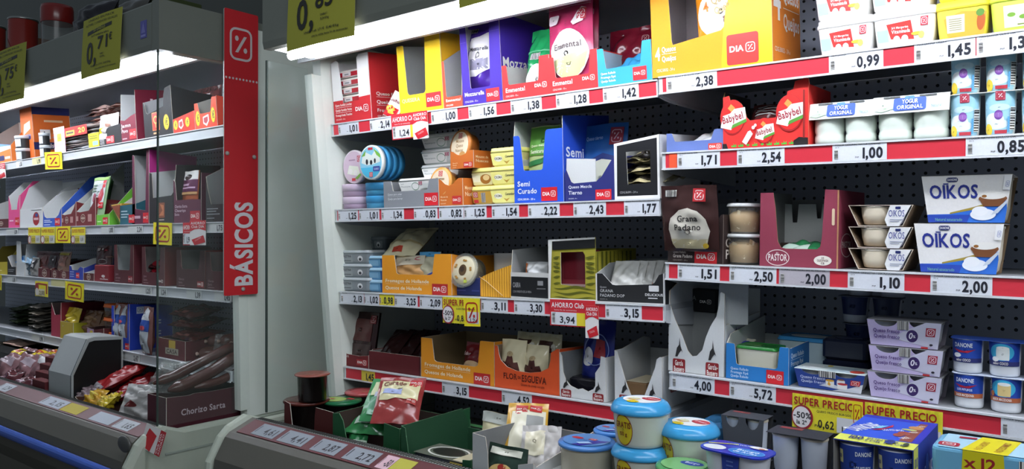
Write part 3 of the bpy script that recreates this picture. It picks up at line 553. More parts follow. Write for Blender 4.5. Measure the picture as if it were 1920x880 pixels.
def roundcheese(lab, px, z, y, r, col, lid, rot):
    S = FR['B2']; e = empty('round_cheese_tub'); m = MB(); m.lathe([(1e-6, 0), (r*.8, 0), (r*.92, .035)], col, 40); m.build('tub', e)
    m = MB(); m.lathe([(r*.93, .034), (r, .034), (r, .042), (r*.97, .044), (1e-6, .044)], lid, 40)
    art(m, [('e', .5, .5, .42, .42, '#ead9bc'), ('t', 'Mousse', .5, .6, .09, '#9a7440', {'al': 'c'}), ('t', 'Queso', .5, .46, .09, '#9a7440', {'al': 'c'}), ('t', 'Nueces', .5, .32, .09, '#9a7440', {'al': 'c'}), ('pct', .42, .72, .6, .88, '#c4402c', '#f3e6dd'), ('e', .3, .2, .1, .06, '#6f9a3f'), ('e', .68, .24, .14, .08, '#c08a48')], lambda p, q, l: ((p-.5)*2*r, (q-.5)*2*r, .044+l), 1, 1)
    m.build('lid', e); e.matrix_world = S.M @ Mx.Translation((S.X(px, y, z), y, z+r)) @ Mx.Rotation(R(-rot), 4, 'Z') @ Mx.Rotation(R(82), 4, 'X'); return tag(e, lab, 'cheese', 'round cheese tubs standing in orange trays')
roundcheese('orange rimmed round cheese tub standing in the lower orange tray', 845, .012, .06, .052, '#d78a34', '#e09a44', 6)
roundcheese('brown rimmed round cheese tub standing in the upper orange tray', 884, .125, .075, .052, '#b0642a', '#c87a34', 12)
yl = [('r', .03, .1, .97, .95, '#f2ea8a'), ('e', .3, .55, .16, .2, '#f6f2da'), ('t', 'CREMA', .3, .48, .16, '#5a5648', {'al': 'c', 'W': .3}), ('t', 'Camembert', .95, .6, .16, '#4a4638', {'al': 'r', 'W': .38, 'sk': .2}), ('p', [(.5, .4), (.62, .15), (.75, .4), (.62, .32)], '#c09a3a')]
yr = [('r', .03, .1, .97, .95, '#e8dca0'), ('r', .05, .3, .4, .8, '#f4eec8'), ('e', .65, .5, .25, .35, '#b0742c'), ('e', .68, .6, .15, .2, '#e8c888')]
yb = [('r', .03, .1, .97, .95, '#c89a38'), ('pct', .08, .5, .3, .92, '#a8303c', '#f0e0e0'), ('r', .08, .12, .3, .36, '#c8323c'), ('bar', .45, .15, .65, .85)]
for i in range(3): tub('B2', ['lowest', 'middle', 'topmost'][i]+' pale yellow cream cheese tub left of the bright blue carton', 917, 970, .0+i*.0545, .054, .075, .012, name='cream_cheese_tub', group='yellow cream cheese tubs', body='#efe69a', lid='#f2ea86', a=yl, lh=.24, rad=.18)
for i in range(2): tub('B2', ['lower yellow lidded tub with brown print', 'upper yellow lidded tub with brown print'][i]+' beside the lower orange tray', 882, 926, .0+i*.0555, .055, .075, .04, name='cream_cheese_tub', group='yellow lidded tubs with brown print', body='#e0c070', lid='#f2ea86', a=[yb, yr][i], lh=.24, rad=.18)
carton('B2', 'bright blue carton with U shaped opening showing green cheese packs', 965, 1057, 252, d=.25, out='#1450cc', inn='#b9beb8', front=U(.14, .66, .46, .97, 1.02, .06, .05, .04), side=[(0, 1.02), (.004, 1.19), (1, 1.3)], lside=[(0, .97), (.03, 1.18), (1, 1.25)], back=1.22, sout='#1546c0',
   a=[('t', 'Semi', .07, .24, .07, '#e3e9f6', {'W': .26}), ('t', 'Curado', .07, .135, .07, '#e3e9f6', {'W': .40}), ('t', 'CDG.50514 - 20 u', .07, .04, .026, '#e3e9f6', {'W': .36}), ('dia', .56, .02, .88, .21)],
   sa=[('t', 'Semi', .06, .63, .13, '#e3e9f6', {'W': .36}), ('t', 'Curado', .06, .42, .13, '#e3e9f6', {'W': .6})])
for i in range(3):
    bag('B2', ['front green and cream cheese pack in the bright blue carton', 'middle green and cream cheese pack in the bright blue carton', 'rear green and cream cheese pack in the bright blue carton'][i], 990, 1046, None, 238, .05+.05*i, t=.022, col='#b8c98a!g', lean=7, z=.03, seed=41+i, name='cheese_pack', cat='cheese', group='green cheese packs', crk=.001,
      a=[('r', .02, .55, .98, .98, '#5c9a3c'), ('p', [(.02, .46), (.5, .5), (.98, .62), (.98, .56), (.5, .42), (.02, .38)], '#2e7d46'), ('t', 'Semicurado', .1, .58, .055, '#e8edd2', {'W': .6}), ('t', 'Queso mezcla', .1, .68, .035, '#dfe8c0'), ('r', .08, .05, .92, .2, '#e2e4e4')]+[('rr', .12+.2*j, .07, .26+.2*j, .17, .003, '#a9b4cc') for j in range(4)] if i == 0 else [('r', .02, .55, .98, .98, '#5c9a3c')])
carton('B2', 'dark navy carton with torn white front lip and lettering in two lines', 1060, 1157, 318, d=.25, out='#1c2370', inn='#c3c6c8', front=[(0, .86), (.03, 1.), (.13, .60), (.18, .55), (.62, .58), (.64, .62), (.72, .72), (.92, 1.22), (1, 1.25)], side=[(0, 1.25), (.3, 1.35), (1, 1.35)], lside=[(0, .86), (1, .92)], back=1.3,
   a=[('t', 'Queso Mezcla', .07, .40, .085, '#dfe2ee', {'W': .46}), ('t', 'Tierno', .07, .21, .11, '#eceef6', {'W': .27}), ('t', 'CDG.50512 - 14 u', .07, .07, .03, '#dfe2ee'), ('dia', .60, .02, .90, .33)])
m = MB(); S = FR['B2']; xx = S.X(1066, .03, .1); w_ = S.X(1122, .03, .1)-xx
m.prism([(0, 0), (w_, 0), (w_, .075), (.004, .082)], lambda p, q, l: (p, l+.0, q), 0, .002, '#d2d4d3!p'); tag(m.build('cardboard_flap', None, S.at(xx, .0150, .036)), 'white torn cardboard flap standing in the dark navy carton', 'cardboard')
for i in range(2):
    bag('B2', ['front blue cheese pack with red emblem in the dark navy carton', 'rear blue cheese pack in the dark navy carton'][i], 1090, 1170, None, 235, .10+.06*i, t=.02, col='#2b62a8!g', lean=9, z=.01, seed=51+i, name='cheese_pack', cat='cheese', group='blue cheese packs', crk=.001,
      a=[('pct', .62, .70, .92, .94, '#9c2d3c', '#dcb8bc'), ('p', [(.0, .42), (.5, .55), (1., .46), (1, 0), (0, 0)], '#c9cbb8'), ('p', [(.0, .46), (.5, .59), (1., .5), (1, .46), (.5, .55), (0, .42)], '#1a2c6c'), ('r', .1, .06, .5, .2, '#d8dce4'), ('t', 'Queso tierno', .08, .78, .05, '#8fb0d8', {'W': .4})] if i == 0 else [])
bk = carton('B2', 'black and white windowed carton holding three gold cheese packs', 1153, 1238, 270, d=.24, out='#e9e8e6', inn='#9fa2a2', front=[(0, 1), (.75, 1.06), (1, 1.1)], side=[(0, 1.1), (1, 1.15)], back=1.1, a=[])
fp = [c for c in bk.children if c.name.startswith('front')][0]; bpy.data.objects.remove(fp)
w_, d_, h_ = bk['wdh']; m = MB(); o_ = [(0, 0), (w_, 0), (w_, 1.1*h_), (.0, 1*h_)]; i_ = [(.30*w_, .26*h_), (.80*w_, .28*h_), (.80*w_, .84*h_), (.27*w_, .84*h_)]
for t_, mk, fl in ((0, '#17171b', 0), (.002, '#9fa2a2', 1)):
    m.add([(p, t_, q) for p, q in o_+i_], [(i, (i+1) % 4, 4+(i+1) % 4, 4+i) for i in range(4)], mk)
m.add([(p, t, q) for t in (0, .002) for p, q in i_], [(i, (i+1) % 4, 4+(i+1) % 4, 4+i) for i in range(4)], '#d8d4c8')
art(m, [('r', .0, .0, 1, .06, '#e9e8e6'), ('p', [(0, 0), (.055, 0), (.07, 1), (0, 1)], '#e9e8e6'), ('p', [(.0, .95), (1, 1.05), (1, 1.1), (0, 1)], '#e9e8e6'), ('p', [(.95, 0), (1, 0), (1, 1.1), (.95, 1.06)], '#e9e8e6'), ('t', 'CDG.56391 - 24 u', .12, .11, .035, '#c9c9c9', {'b': 0})], lambda p, q, l: (p, -l, q), w_, h_); m.build('front_panel', bk)
S = FR['B2']
for i in range(3): bag('B2', ['lowest', 'middle', 'topmost'][i]+' gold foil cheese pack in the black and white windowed carton', 1164, 1232, None, 300, .02, t=.03, col='#b5aa82!g', lean=80, w=.13, h=.18, z=.030+i*.029+.012, seed=61+i, crk=.009, name='foil_cheese_pack', cat='cheese', group='gold foil cheese packs', a=[('r', .1, .04, .9, .25, '#3a352e!g')])
# ---------------- right bay, second shelf
carton('B3', 'low blue grey carton tray with white inside, left end of the right bay second shelf', 1250, 1357, 250, d=.24, out='#6176b4', inn='#c9ccd0', front=U(.1, .84, .52, .97, 1.04, .05, .03, .05), side=[(0, 1.04), (1, 1.1)], a=[('dia', .74, .0, .97, .34, '#d8453a')], back=1.05)
bag('B3', 'white wrapped cheese block lying in the blue grey tray', 1290, 1345, None, 260, .05, t=.03, col='#d6d8da!g', lean=75, w=.12, h=.12, z=.018, seed=71, name='cheese_block', cat='cheese')
bb = lambda cx, cy, s: [('e', cx, cy+.02*s, .155*s, .34*s, '#a81f22'), ('e', cx, cy+.035*s, .145*s, .32*s, '#dd2a26'), ('p', [(cx-.06*s, cy+.2*s), (cx-.02*s, cy+.28*s), (cx+.03*s, cy+.2*s), (cx, cy+.1*s)], '#e8964a'), ('p', [(cx-.15*s, cy-.16*s), (cx-.12*s, cy+.06*s), (cx-.03*s, cy+.10*s), (cx+.02*s, cy+.18*s), (cx+.15*s, cy+.2*s), (cx+.17*s, cy-.08*s), (cx+.02*s, cy-.14*s), (cx-.02*s, cy-.22*s)], '#f2efe8'), ('p', [(cx-.02*s, cy-.2*s), (cx+.17*s, cy-.08*s), (cx+.165*s, cy-.02*s), (cx, cy-.12*s)], '#5a9a3c'), ('t', 'Babybel', cx+.005*s, cy-.05*s, .13*s, '#a02030', {'al': 'c', 'W': .26*s, 'rot': .22})]
gs = []
for i in range(9): x = .14+.085*i; gs += [('p', [(x-.03, .03), (x-.035, .07), (x-.012, .05), (x-.006, .1), (x+.008, .055), (x+.024, .09), (x+.03, .03)], '#3fae3a')] if i not in (2, 4) else [('e', x, .055, .018, .02, '#3fae3a')]
carton('B3', 'red scalloped carton tray with small round red cheeses printed on it', 1356, 1516, 183, d=.17, out='#dc2a24', inn='#5e5a58', y=.002,
   front=[(0, 1), (.075, 1.02), (.09, .93), (.15, .92), (.22, .86), (.265, .74), (.29, .58), (.33, .52), (.62, .54), (.69, .60), (.74, .72), (.765, 1.0), (.83, 1.03), (.85, 1.17), (.96, 1.21), (1, 1.20)], side=[(0, 1.20), (.05, 1.1), (1, 1.08)], back=.9, edge='#b48c58',
   a=bb(.12, .58, 1)+bb(.50, .29, .72)+bb(.79, .58, 1)+gs+[('p', [(.24, .12), (.29, .06), (.37, .26), (.34, .33), (.31, .31)], '#ece6e2'), ('e', .375, .38, .02, .035, '#ece6e2'), ('e', .40, .42, .016, .03, '#ece6e2'), ('p', [(0, 0), (.07, 0), (.05, .1), (0, .1)], '#211c1c'), ('p', [(.84, 0), (1, 0), (1, .13), (.9, .15), (.84, .09)], '#211c1c'), ('r', .945, .13, .965, 1.0, '#8a2420')])
S = FR['B3']
for i in range(2): bag('B3', ['net bag of small cheeses at the left in the red scalloped tray', 'net bag of small cheeses at the right in the red scalloped tray'][i], 1400+55*i, 1450+55*i, None, 222, .05, t=.06, col='#5d2a2a!g', lean=30, w=.09, h=.10, z=.02, seed=74+i, name='net_bag', cat='cheese', group='net bags of small cheeses', a=[('r', .2, .5+.1*j, .8, .53+.1*j, '#c8c4c4') for j in range(4)])
jp = [(.86, 0), (.97, .03), (1, .09), (.98, .2), (.93, .25), (1, .34), (1, .6), (.96, .72), (.84, .86), (.74, .94), (.74, 1)]
def jars(lab, xl, xr, yt, y):
    S = FR['B3']; x0, x1 = S.X(xl, y), S.X(xr, y); w = x1-x0; h = S.Z(yt, x0, y); r = w/4*.97
    e = tag(empty('yoghurt_jar_pack', S.at(x0, y, 0)), lab, 'yoghurt', 'glass jar yoghurt packs')
    for i in (0, 1): cupmesh(e, r, h*.96, '#dbe4d8!g', '#b9c2c0!g', prof=jp, c=(w*(.25+.5*i), r, .0006), names=('jar', 'jar_lid'), lp=[(.76, .95), (.80, .95), (.80, 1.0), (1e-6, 1.0)])
    m = MB(); q = .43
    for (a, b) in (((-.003, h*.60), (.02, h*1.0)),): pass
    pr = [(-.006, h*.60), (-.002, h*.78), (.004, h*.985), (.012, h*1.003), (2*r-.006, h*1.003), (2*r+.006, h*.62)]
    vs = [(x, yy, z) for x in (-.004, w+.004) for yy, z in pr]; n = len(pr); m.add(vs, [(i, i+1, n+i+1, n+i) for i in range(n-1)], '#e6eceb!p', True)
    vs2 = [(x, yy+.0009, z-.0009) for x, yy, z in vs]; m.add(vs2, [(n+i, n+i+1, i+1, i) for i in range(n-1)], '#b8b4a8!p', True)
    def fn(x, z, l):
        zz = h*.60+z
        a = -.006+.010*(z/(h*.385)) ; return (x, a-l-.0012, zz)
    art(m, [('e', .12, .5, .10, .36, '#cfe0d0'), ('p', [(0, .2), (.1, .1), (.3, .3), (.2, .6)], '#b4cfae'), ('rr', .27, .14, .72, .88, .004, '#2a56c0'), ('t', 'YOGUR', .5, .54, .24, '#eaf0fa', {'al': 'c', 'W': .22}), ('t', 'ORIGINAL', .5, .22, .22, '#eaf0fa', {'al': 'c', 'W': .36}), ('rr', .42, .8, .56, .98, .003, '#4a86d0'), ('t', 'Natural', .86, .25, .14, '#6a9ac0', {'al': 'c', 'W': .14})], fn, w, h*.385, True)
    for i in (0, 1): art(m, [('rr', .12+.5*i, .9, .36+.5*i, 1.0, .002, '#3d423f')], fn, w, h*.385, True)
    m.build('card_sleeve', e)
jars('twin pack of glass yoghurt jars beside the red scalloped tray', 1520, 1638, 195, .01)
jars('twin pack of glass yoghurt jars beside the blue and white cups', 1640, 1776, 183, .008)
ca = [('r', .0, .0, 1, 1, '#9fd0e2'), ('e', .34, .34, .30, .16, '#e9f0f0'), ('e', .42, .24, .34, .12, '#dfeef4'), ('e', .5, .62, .3, .08, '#c4e2ec'), ('e', .16, .12, .14, .14, '#e6c83a'), ('e', .48, .45, .12, .11, '#9a6ab8'), ('o', .48, .45, .12, .11, .004, '#7a4aa0'), ('t', '0%', .48, .41, .07, '#eee6f4', {'al': 'c'}), ('t', 'Yogur', .12, .66, .07, '#3f6f9c'), ('t', 'natural', .12, .56, .06, '#3f6f9c'), ('pct', .40, .78, .66, .99, '#a83246', '#f2e6ea'), ('r', .38, .02, .72, .10, '#c03a46'), ('bar', .80, .1, .97, .62, 1), ('r', .72, .05, .78, .4, '#5aa0cc')]
def cups(k, lab, cx, r, h, z, y, n, art_, body, lid, lidc, grp, name, dx=None, prof=None, ta=(), span=2.3, back=False):
    """strip of cups joined by their rims; cx left cup centre in shelf coordinates"""
    S = FR[k]; e = tag(empty(name, S.at(cx, y+r, z+.0006)), lab, 'yoghurt', grp); dx = dx or 2.12*r
    for i in range(n):
        cupmesh(e, r, h, body, None, art_[i % len(art_)], prof=prof, c=(dx*i, 0, 0), span=span)
    m = MB(); m.loft([[(x, yy, zz) for x, yy in rr(dx*(n-1)+2.1*r, 2.1*r, r*.5, 5, dx*(n-1)/2, 0)] for zz in (h*.972, h*.988)], lidc, smooth=False)
    if ta: art(m, ta, lambda p, q, l: (p-1.05*r, q-1.05*r, h*.988+l), dx*(n-1)+2.1*r, 2.1*r)
    m.build(lid, e); return e
S = FR['B3']; xa = S.X(1781, .03); xb = S.X(1842, .03); r = (xb-xa)/2*.93; h_ = S.Z(180, xa, .03)
pf = [(.78, 0), (.84, .02), (.87, .1), (1, .93), (1, .96)]
h_ = max(h_, .06)
for i in range(2): cups('B3', ['lower strip of pale blue yoghurt cups right of the glass jars', 'upper strip of pale blue yoghurt cups stacked right of the glass jars'][i], xa+r, r, h_, i*(h_*1.0+.0012), .008, 3, [ca], '#dfe9ea', 'foil_lid', '#dcdcd4', 'pale blue yoghurt cups', 'yoghurt_cup_strip', prof=[(.82, 0), (.88, .02), (.92, .1), (1, .93), (1, .97)], dx=2.28*r)
# ------------------------------------------------------------------ middle bay, third shelf
tl = [('r', .04, .12, .42, .9, '#9aa0a2'), ('t', 'PALETINA', .07, .6, .22, '#3c4244', {'W': .32}), ('r', .07, .25, .36, .32, '#54595b'), ('rr', .5, .15, .9, .85, .004, '#8d9396'), ('e', .7, .5, .09, .26, '#f0f0f0'), ('e', .7, .42, .05, .14, '#33383c')]
for i in range(3): tub('C2', ['lowest', 'middle', 'topmost'][i]+' grey lidded tub in the stack at the left end of the third shelf', 635, 693, i*.0475, .047, .085, .012, name='cheese_tub', group='grey lidded tubs', body='#8f979b', lid='#b3babd', a=tl, lh=.22, rad=.2)
tub('C2', 'grey tub standing behind the stack at the left end of the third shelf', 680, 722, .143, .047, .085, .14, name='cheese_tub', body='#6f777b', lid='#858c90', a=tl, lh=.22, rad=.2)
tub('C2', 'grey tub carrying the rear grey tub', 680, 722, .0955, .047, .085, .14, name='cheese_tub', body='#6f777b', lid='#858c90', a=tl, lh=.22, rad=.2)
tub('C2', 'second grey tub below the rear grey tub', 680, 722, .048, .047, .085, .14, name='cheese_tub', body='#6f777b', lid='#858c90', a=tl, lh=.22, rad=.2)
tub('C2', 'bottom grey tub of the rear stack', 680, 722, 0, .047, .085, .14, name='cheese_tub', body='#6f777b', lid='#858c90', a=tl, lh=.22, rad=.2)
for i in range(3): tub('C2', ['lowest', 'middle', 'topmost'][i]+' light blue cream cheese tub between the grey tubs and the orange carton', 686, 724, i*.041, .0405, .08, .02, name='cheese_tub', group='light blue tubs', body='#6fa9d2', lid='#a8d0e8', a=[('r', .72, .0, 1, 1, '#2a5fa8'), ('r', .1, .2, .6, .8, '#8cc0e0')], lh=.26, rad=.15)
hol = lambda big: [('t', 'Fromages de Hollande', .05, .285, .085, '#f5e6c4', {'W': .64}), ('r', .05, .245, .69, .25, '#f5e6c4'), ('t', 'Quesos de Holanda', .05, .10, .085, '#f5e6c4', {'W': .54}), ('dia', .735, .0, .95, .28, '#c22a2a')]
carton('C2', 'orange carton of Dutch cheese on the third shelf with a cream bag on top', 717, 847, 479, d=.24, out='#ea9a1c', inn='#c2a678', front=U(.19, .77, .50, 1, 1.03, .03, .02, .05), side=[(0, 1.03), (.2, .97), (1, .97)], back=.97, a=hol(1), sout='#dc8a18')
S = FR['C2']
bag('C2', 'cream sliced cheese bag lying on top of the orange Dutch cheese carton', 716, 784, None, 440, .045, t=.055, col='#e9dfb8!g', lean=56, yaw=8, w=.14, h=.17, z=.122, seed=81, name='sliced_cheese_bag', cat='cheese', a=[('r', .3, .05, .6, .16, '#c8432c'), ('p', [(0, .3), (1, .3), (1, .34), (0, .34)], '#cdb984')])
bag('C2', 'brown and cream cheese bag at the left inside the orange Dutch cheese carton', 738, 792, None, 480, .05, t=.04, col='#c89a64!g', lean=10, z=.02, h=.105, seed=82, name='sliced_cheese_bag', cat='cheese', a=[('p', [(.0, .62), (1, .72), (1, 1), (0, 1)], '#e6dcc4'), ('e', .8, .9, .12, .06, '#c85a6a')])
bag('C2', 'cream bag with blue edge at the right inside the orange Dutch cheese carton', 786, 824, None, 470, .07, t=.04, col='#d8d2b4!g', lean=4, z=.02, h=.115, seed=83, name='sliced_cheese_bag', cat='cheese', a=[('r', 0, .86, 1, 1, '#58aadc'), ('p', [(0, 0), (.7, .0), (1, .35), (1, .25), (.8, 0)], '#3a56b8'), ('p', [(0, .1), (.4, .15), (.9, .4), (.9, .46), (.3, .24)], '#3a56b8')])
block('C2', 'navy blue carton box below the round nut cheese', 851, 908, 521, .16, '#27346e!p', y=.03, a=[('r', .1, .25, .4, .32, '#43519a'), ('r', .6, .25, .85, .32, '#43519a')], name='carton_box')
# round cheese ring with nuts in a clear pack, leaning against the navy box top
e = tag(empty('nut_cheese_pack', S.at(S.X(880, .045, .05), .02, .078, 4, -14)), 'round cheese with nuts in a clear pack on the navy box', 'cheese')
m = MB(); m.lathe([(.018, -.006), (.042, -.006), (.046, .0), (.046, .052), (.04, .056), (1e-6, .056)], '#d9cfae', 40, ax='y'); art(m, [('e', .5, .5, .16, .19, '#5a4428'), ('e', .48, .53, .09, .1, '#3a2a1a')]+[('e', .5+.33*cos(i*1.3), .5+.33*sin(i*1.3), .05, .035, '#b0823c') for i in range(9)]+[('r', .62, .06, .75, .16, '#b6c24a')], lambda p, q, l: ((p-.5)*.092, -.0065-l, (q-.5)*.092), 1, 1); m.build('cheese', e)
m = MB(); m.lathe([(.0475, -.004), (.054, -.003), (.0545, 0), (.0485, .002), (.0485, .05), (.0475, .05)], '#dfe6e4!t', 36, ax='y'); m.build('clear_pack', e)
# yellow pleated wedge
e = tag(empty('pleated_pack', S.at(S.X(904, .02), .012, 0)), 'yellow pleated wedge pack at the left of the black and grey carton', 'pack')
m = MB(); w_ = S.X(962, .02)-S.X(904, .02); zt = S.Z(497, S.X(955, .02), .02)
for q0, q1, mk in (((0, .0), (1, 0), '#e2a02a!p'),): pass
n = 26
for i in range(n):
    a = i/n; b = (i+1)/n; za, zb = .055+(zt-.055)*a**.8, .055+(zt-.055)*b**.8; mk = '#eeb435!p' if i % 2 else '#cf8d1c!p'
    m.add([(w_*a, 0, .0005), (w_*b, 0, .0005), (w_*b, -.0006*(i % 2), zb), (w_*a, -.0006*(i % 2), za), (w_*a, .15, .0005), (w_*b, .15, .0005), (w_*b, .15, zb), (w_*a, .15, za)], [(0, 1, 2, 3), (5, 4, 7, 6), (3, 2, 6, 7), (1, 0, 4, 5)], mk)
m.add([(0, 0, .0005), (0, .15, .0005), (0, .15, .055), (0, 0, .055)], [(3, 2, 1, 0)], '#cf8d1c!p'); m.add([(w_, 0, .0005), (w_, .15, .0005), (w_, .15, zt), (w_, 0, zt)], [(0, 1, 2, 3)], '#cf8d1c!p'); m.build('wrapper', e)
m = MB(); m.loft([[(w_*.12+x, .03+yy, .055+zz) for x, yy in rr(w_*.9, .10, .03, 5, w_*.45, .05)] for zz in (-.01, .075)], '#8b8c8c'); m.build('grey_lid', e)
m = MB(); m.tube([(.0, -.003, .06), (.03, -.004, .045), (w_*.75, -.004, .006)], .0008, '#e8c89a'); m.build('cord', e)
carton('C2', 'grey lined open carton with low black front between the pleated pack and the olive carton', 958, 1031, 529, h=.052, d=.22, out='#c9c8c4', inn='#9c9f9f', front=[(0, 1.45), (1, 1.42)], side=[(0, 1.42), (.05, 1.6), (.12, 2.75), (1, 2.9)], lside=[(0, 1.45), (.04, 2.7), (1, 2.9)], back=2.9,
   a=[('p', [(.0, .12), (.96, .06), (.96, 1.18), (.02, 1.22)], '#161719'), ('t', 'CABRA', .06, .62, .26, '#9a9a9a', {'W': .2}), ('t', 'CON PIMENTÓN DE LA VERA', .06, .32, .12, '#9a9a9a', {'W': .48, 'b': 0}), ('r', .7, .75, .84, 1.0, '#8a8a8a'), ('r', .68, .55, .9, .6, '#777777')])
bag('C2', 'white and orange wrapped goat cheese block in the grey lined carton', 988, 1028, None, 500, .05, t=.05, col='#c2c4c4!g', lean=0, z=.02, h=.085, seed=85, name='cheese_block', cat='cheese', a=[('r', .0, .1, .14, .95, '#c86a2c')], seal=.03)
# olive zebra carton: white edged front with a window
k = 'C2'; x0_, x1_ = S.X(1030, .006), S.X(1118, .006); w_ = x1_-x0_; h_ = S.Z(450, x0_, .006)
e = tag(empty('display_carton', S.at(x0_, .006, 0)), 'olive carton with zebra stripes, black top band and a window', 'carton'); m = MB()
o_ = [(0, 0), (w_, 0), (w_, .80*h_), (w_*1.0, 1.03*h_), (0, h_)]; i_ = [(.26*w_, .26*h_), (.78*w_, .22*h_), (.78*w_, .74*h_), (.74*w_, .80*h_), (.26*w_, .79*h_)]
for t_, mk in ((0, '#a39b2c!p'), (.002, '#8d8a70!p')): m.add([(p, t_, q) for p, q in o_+i_], [(i, (i+1) % 5, 5+(i+1) % 5, 5+i) for i in range(5)], mk)
m.add([(p, t, q) for t in (0, .002) for p, q in i_], [(i, (i+1) % 5, 5+(i+1) % 5, 5+i) for i in range(5)], '#dcd8c0')
rd = random.Random(4); zb = []
for j in range(9):
    zz = .04+.085*j
    for (a, b) in (((.10, .25), (.79, .99)) if zz > .24 else ((.1, .99),)):
        wv = lambda x: .02*sin(9*x+j*1.3); n = 6 if b-a < .3 else 16; top = [(a+(b-a)*i/n, zz+wv(a+(b-a)*i/n)+.016*sin(pi*i/n)) for i in range(n+1)]; zb.append(('p', top+[(x, y-.04*sin(pi*i/n)-.002) for i, (x, y) in list(enumerate(top))[::-1]], '#5f6116'))
art(m, zb+[('p', [(.09, .83), (1, .86), (1, 1.0), (.09, .97)], '#141416'), ('p', [(0, 0), (.03, 0), (.09, 1), (0, 1)], '#e4e3de'), ('r', 0, 0, 1, .03, '#e4e3de'), ('p', [(0, .97), (1, 1.0), (1, 1.03), (0, 1)], '#e4e3de')], lambda p, q, l: (p, -l, q), w_, h_); m.build('front_panel', e)
sp = [('p', [(.02+.1*i, .05), (.06+.1*i, .05), (.055+.1*i+.02*sin(i), .8), (.03+.1*i, .8)], '#5f6116') for i in range(9)]
m = MB(); m.prism([(.002, 0), (.22, 0), (.22, .84*h_), (.002, .80*h_)], lambda p, q, l: (w_-l, p, q), 0, .002, '#a39b2c!p', '#8d8a70!p'); art(m, sp, lambda p, q, l: (w_+l, p, q), .22, h_); m.build('side_panel', e)
m = MB(); m.prism([(.002, 0), (.22, 0), (.22, .84*h_), (.002, h_)], lambda p, q, l: (l, p, q), 0, .002, '#a39b2c!p', '#8d8a70!p'); m.build('side_panel', e)
MB().box(0, .22, 0, w_, .222, .84*h_, '#a39b2c!p').build('back_panel', e); MB().box(.002, .002, .0005, w_-.002, .22, .002, '#8d8a70!p').build('bottom_panel', e)
block('C2', 'clear and pink cheese pack seen through the olive carton window', 1050, 1104, None, .08, '#a5404c!g', y=.05, z=.0025, h=.135, a=[('r', .05, .05, .95, .24, '#c87a7c!g'), ('r', .15, .4, .95, .95, '#8f2f3c!g'), ('r', 0, .25, 1, .3, '#d8b8b4!g')], cat='cheese', name='cheese_pack', bev=.006)
carton('C2', 'black tray with white edge and three line lettering, right end of the third shelf', 1118, 1247, 513, d=.24, out='#141518', inn='#b9bcbd', front=[(0, 1), (.1, 1.0), (.25, .62), (.30, .60), (.82, .66), (.86, .72), (.92, .98), (1, 1.04)], side=[(0, 1.04), (1, 1.1)], lside=[(0, 1), (.3, 1.35), (1, 1.45)], back=1.45, edge='#e4e4e2',
   a=[('t', 'Queso', .06, .50, .06, '#d2d2d2', {'b': 0, 'W': .10}), ('t', 'GRANA', .06, .35, .10, '#d9d9d9', {'b': 0, 'W': .20}), ('t', 'PADANO DOP', .06, .19, .10, '#d9d9d9', {'b': 0, 'W': .37}), ('t', 'CDG.50994 - 15 u', .06, .09, .03, '#bcbcbc', {'b': 0}), ('rr', .78, .42, .92, .62, .002, '#e2e2e2'), ('t', 'DELICIOUS', .85, .27, .08, '#ececec', {'al': 'c', 'W': .25}), ('r', .77, .18, .9, .21, '#ececec'), ('r', 0, 0, 1, .03, '#dcdcda'), ('r', 0, 0, .02, 1, '#dcdcda'), ('r', .982, 0, 1, 1.03, '#dcdcda')])
for i in range(5): bag('C2', ['leftmost', 'second', 'middle', 'fourth', 'rightmost'][i]+' white wrapped wedge in the black tray', 1140+15*i, 1165+15*i, None, 500, .035+.012*i, t=.02, col='#d8d7d2!g', lean=25, z=.012, w=.075, h=.105, seed=90+i, name='cheese_wedge', cat='cheese', group='white wrapped wedges', a=[('e', .6, .35, .18, .08, '#d8622c')] if i > 2 else [])
# ------------------------------------------------------------------ middle bay, lowest shelf
S = FR['D2']
carton('D2', 'low dark red tray holding tall meat packs, left end of the lowest shelf', 634, 691, 646, d=.20, out='#6d161c', inn='#b9b9b6', front=[(0, 1), (.3, .58), (.7, .55), (1, .62)], side=[(0, .62), (.1, .9), (1, .9)], a=[('t', 'Bacon', .06, .42, .14, '#c8b4b0', {'W': .3}), ('t', 'Tiras', .06, .28, .08, '#c8b4b0'), ('t', 'CDG.63', .06, .17, .07, '#c8b4b0'), ('dia', .62, .1, .97, .4, '#9c1f24')], back=.9)
for i in range(3): bag('D2', ['front dark meat pack with clear window in the low dark red tray', 'middle dark meat pack in the low dark red tray', 'rear dark meat pack in the low dark red tray'][i], 652+2*i, 700+2*i, None, 585, .035+.04*i, t=.022, col='#331a1a!g', lean=10, z=.012, seed=101+i, crk=.002, name='meat_pack', cat='cold meat', group='dark meat packs', a=[('r', .08, .42, .85, .86, '#5a2f2c!g'), ('r', .1, .08, .9, .36, '#45302e!g'), ('pct', .74, .78, .95, .95, '#7c1a22', '#c8a8a4')] if i == 0 else [])
carton('D2', 'plain dark maroon carton tray full of dark packs', 692, 789, 658, d=.22, out='#5c1218', inn='#8f8b88', front=[(0, 1), (1, 1)], side=[(0, 1), (1, 1.0)], a=[('r', .97, 0, 1, 1, '#45090e')])
for i in range(3): bag('D2', ['left dark brown meat pack lying in the plain maroon tray', 'middle dark brown meat pack lying in the plain maroon tray', 'right dark brown meat pack lying in the plain maroon tray'][i], 700+26*i, 740+26*i, None, 610, .04+.03*i, t=.03, col='#2c1717!g', lean=48, z=.02, w=.09, h=.15, seed=105+i, name='meat_pack', cat='cold meat', a=[])
carton('D2', 'orange carton tray of Dutch cheese on the lowest shelf', 790, 927, 633, d=.22, out='#e39218', inn='#8f7a58', front=U(.16, .82, .42, 1, 1.06, .03, .02, .06), side=[(0, 1.06), (1, 1)], a=hol(0), sout='#d4820f')
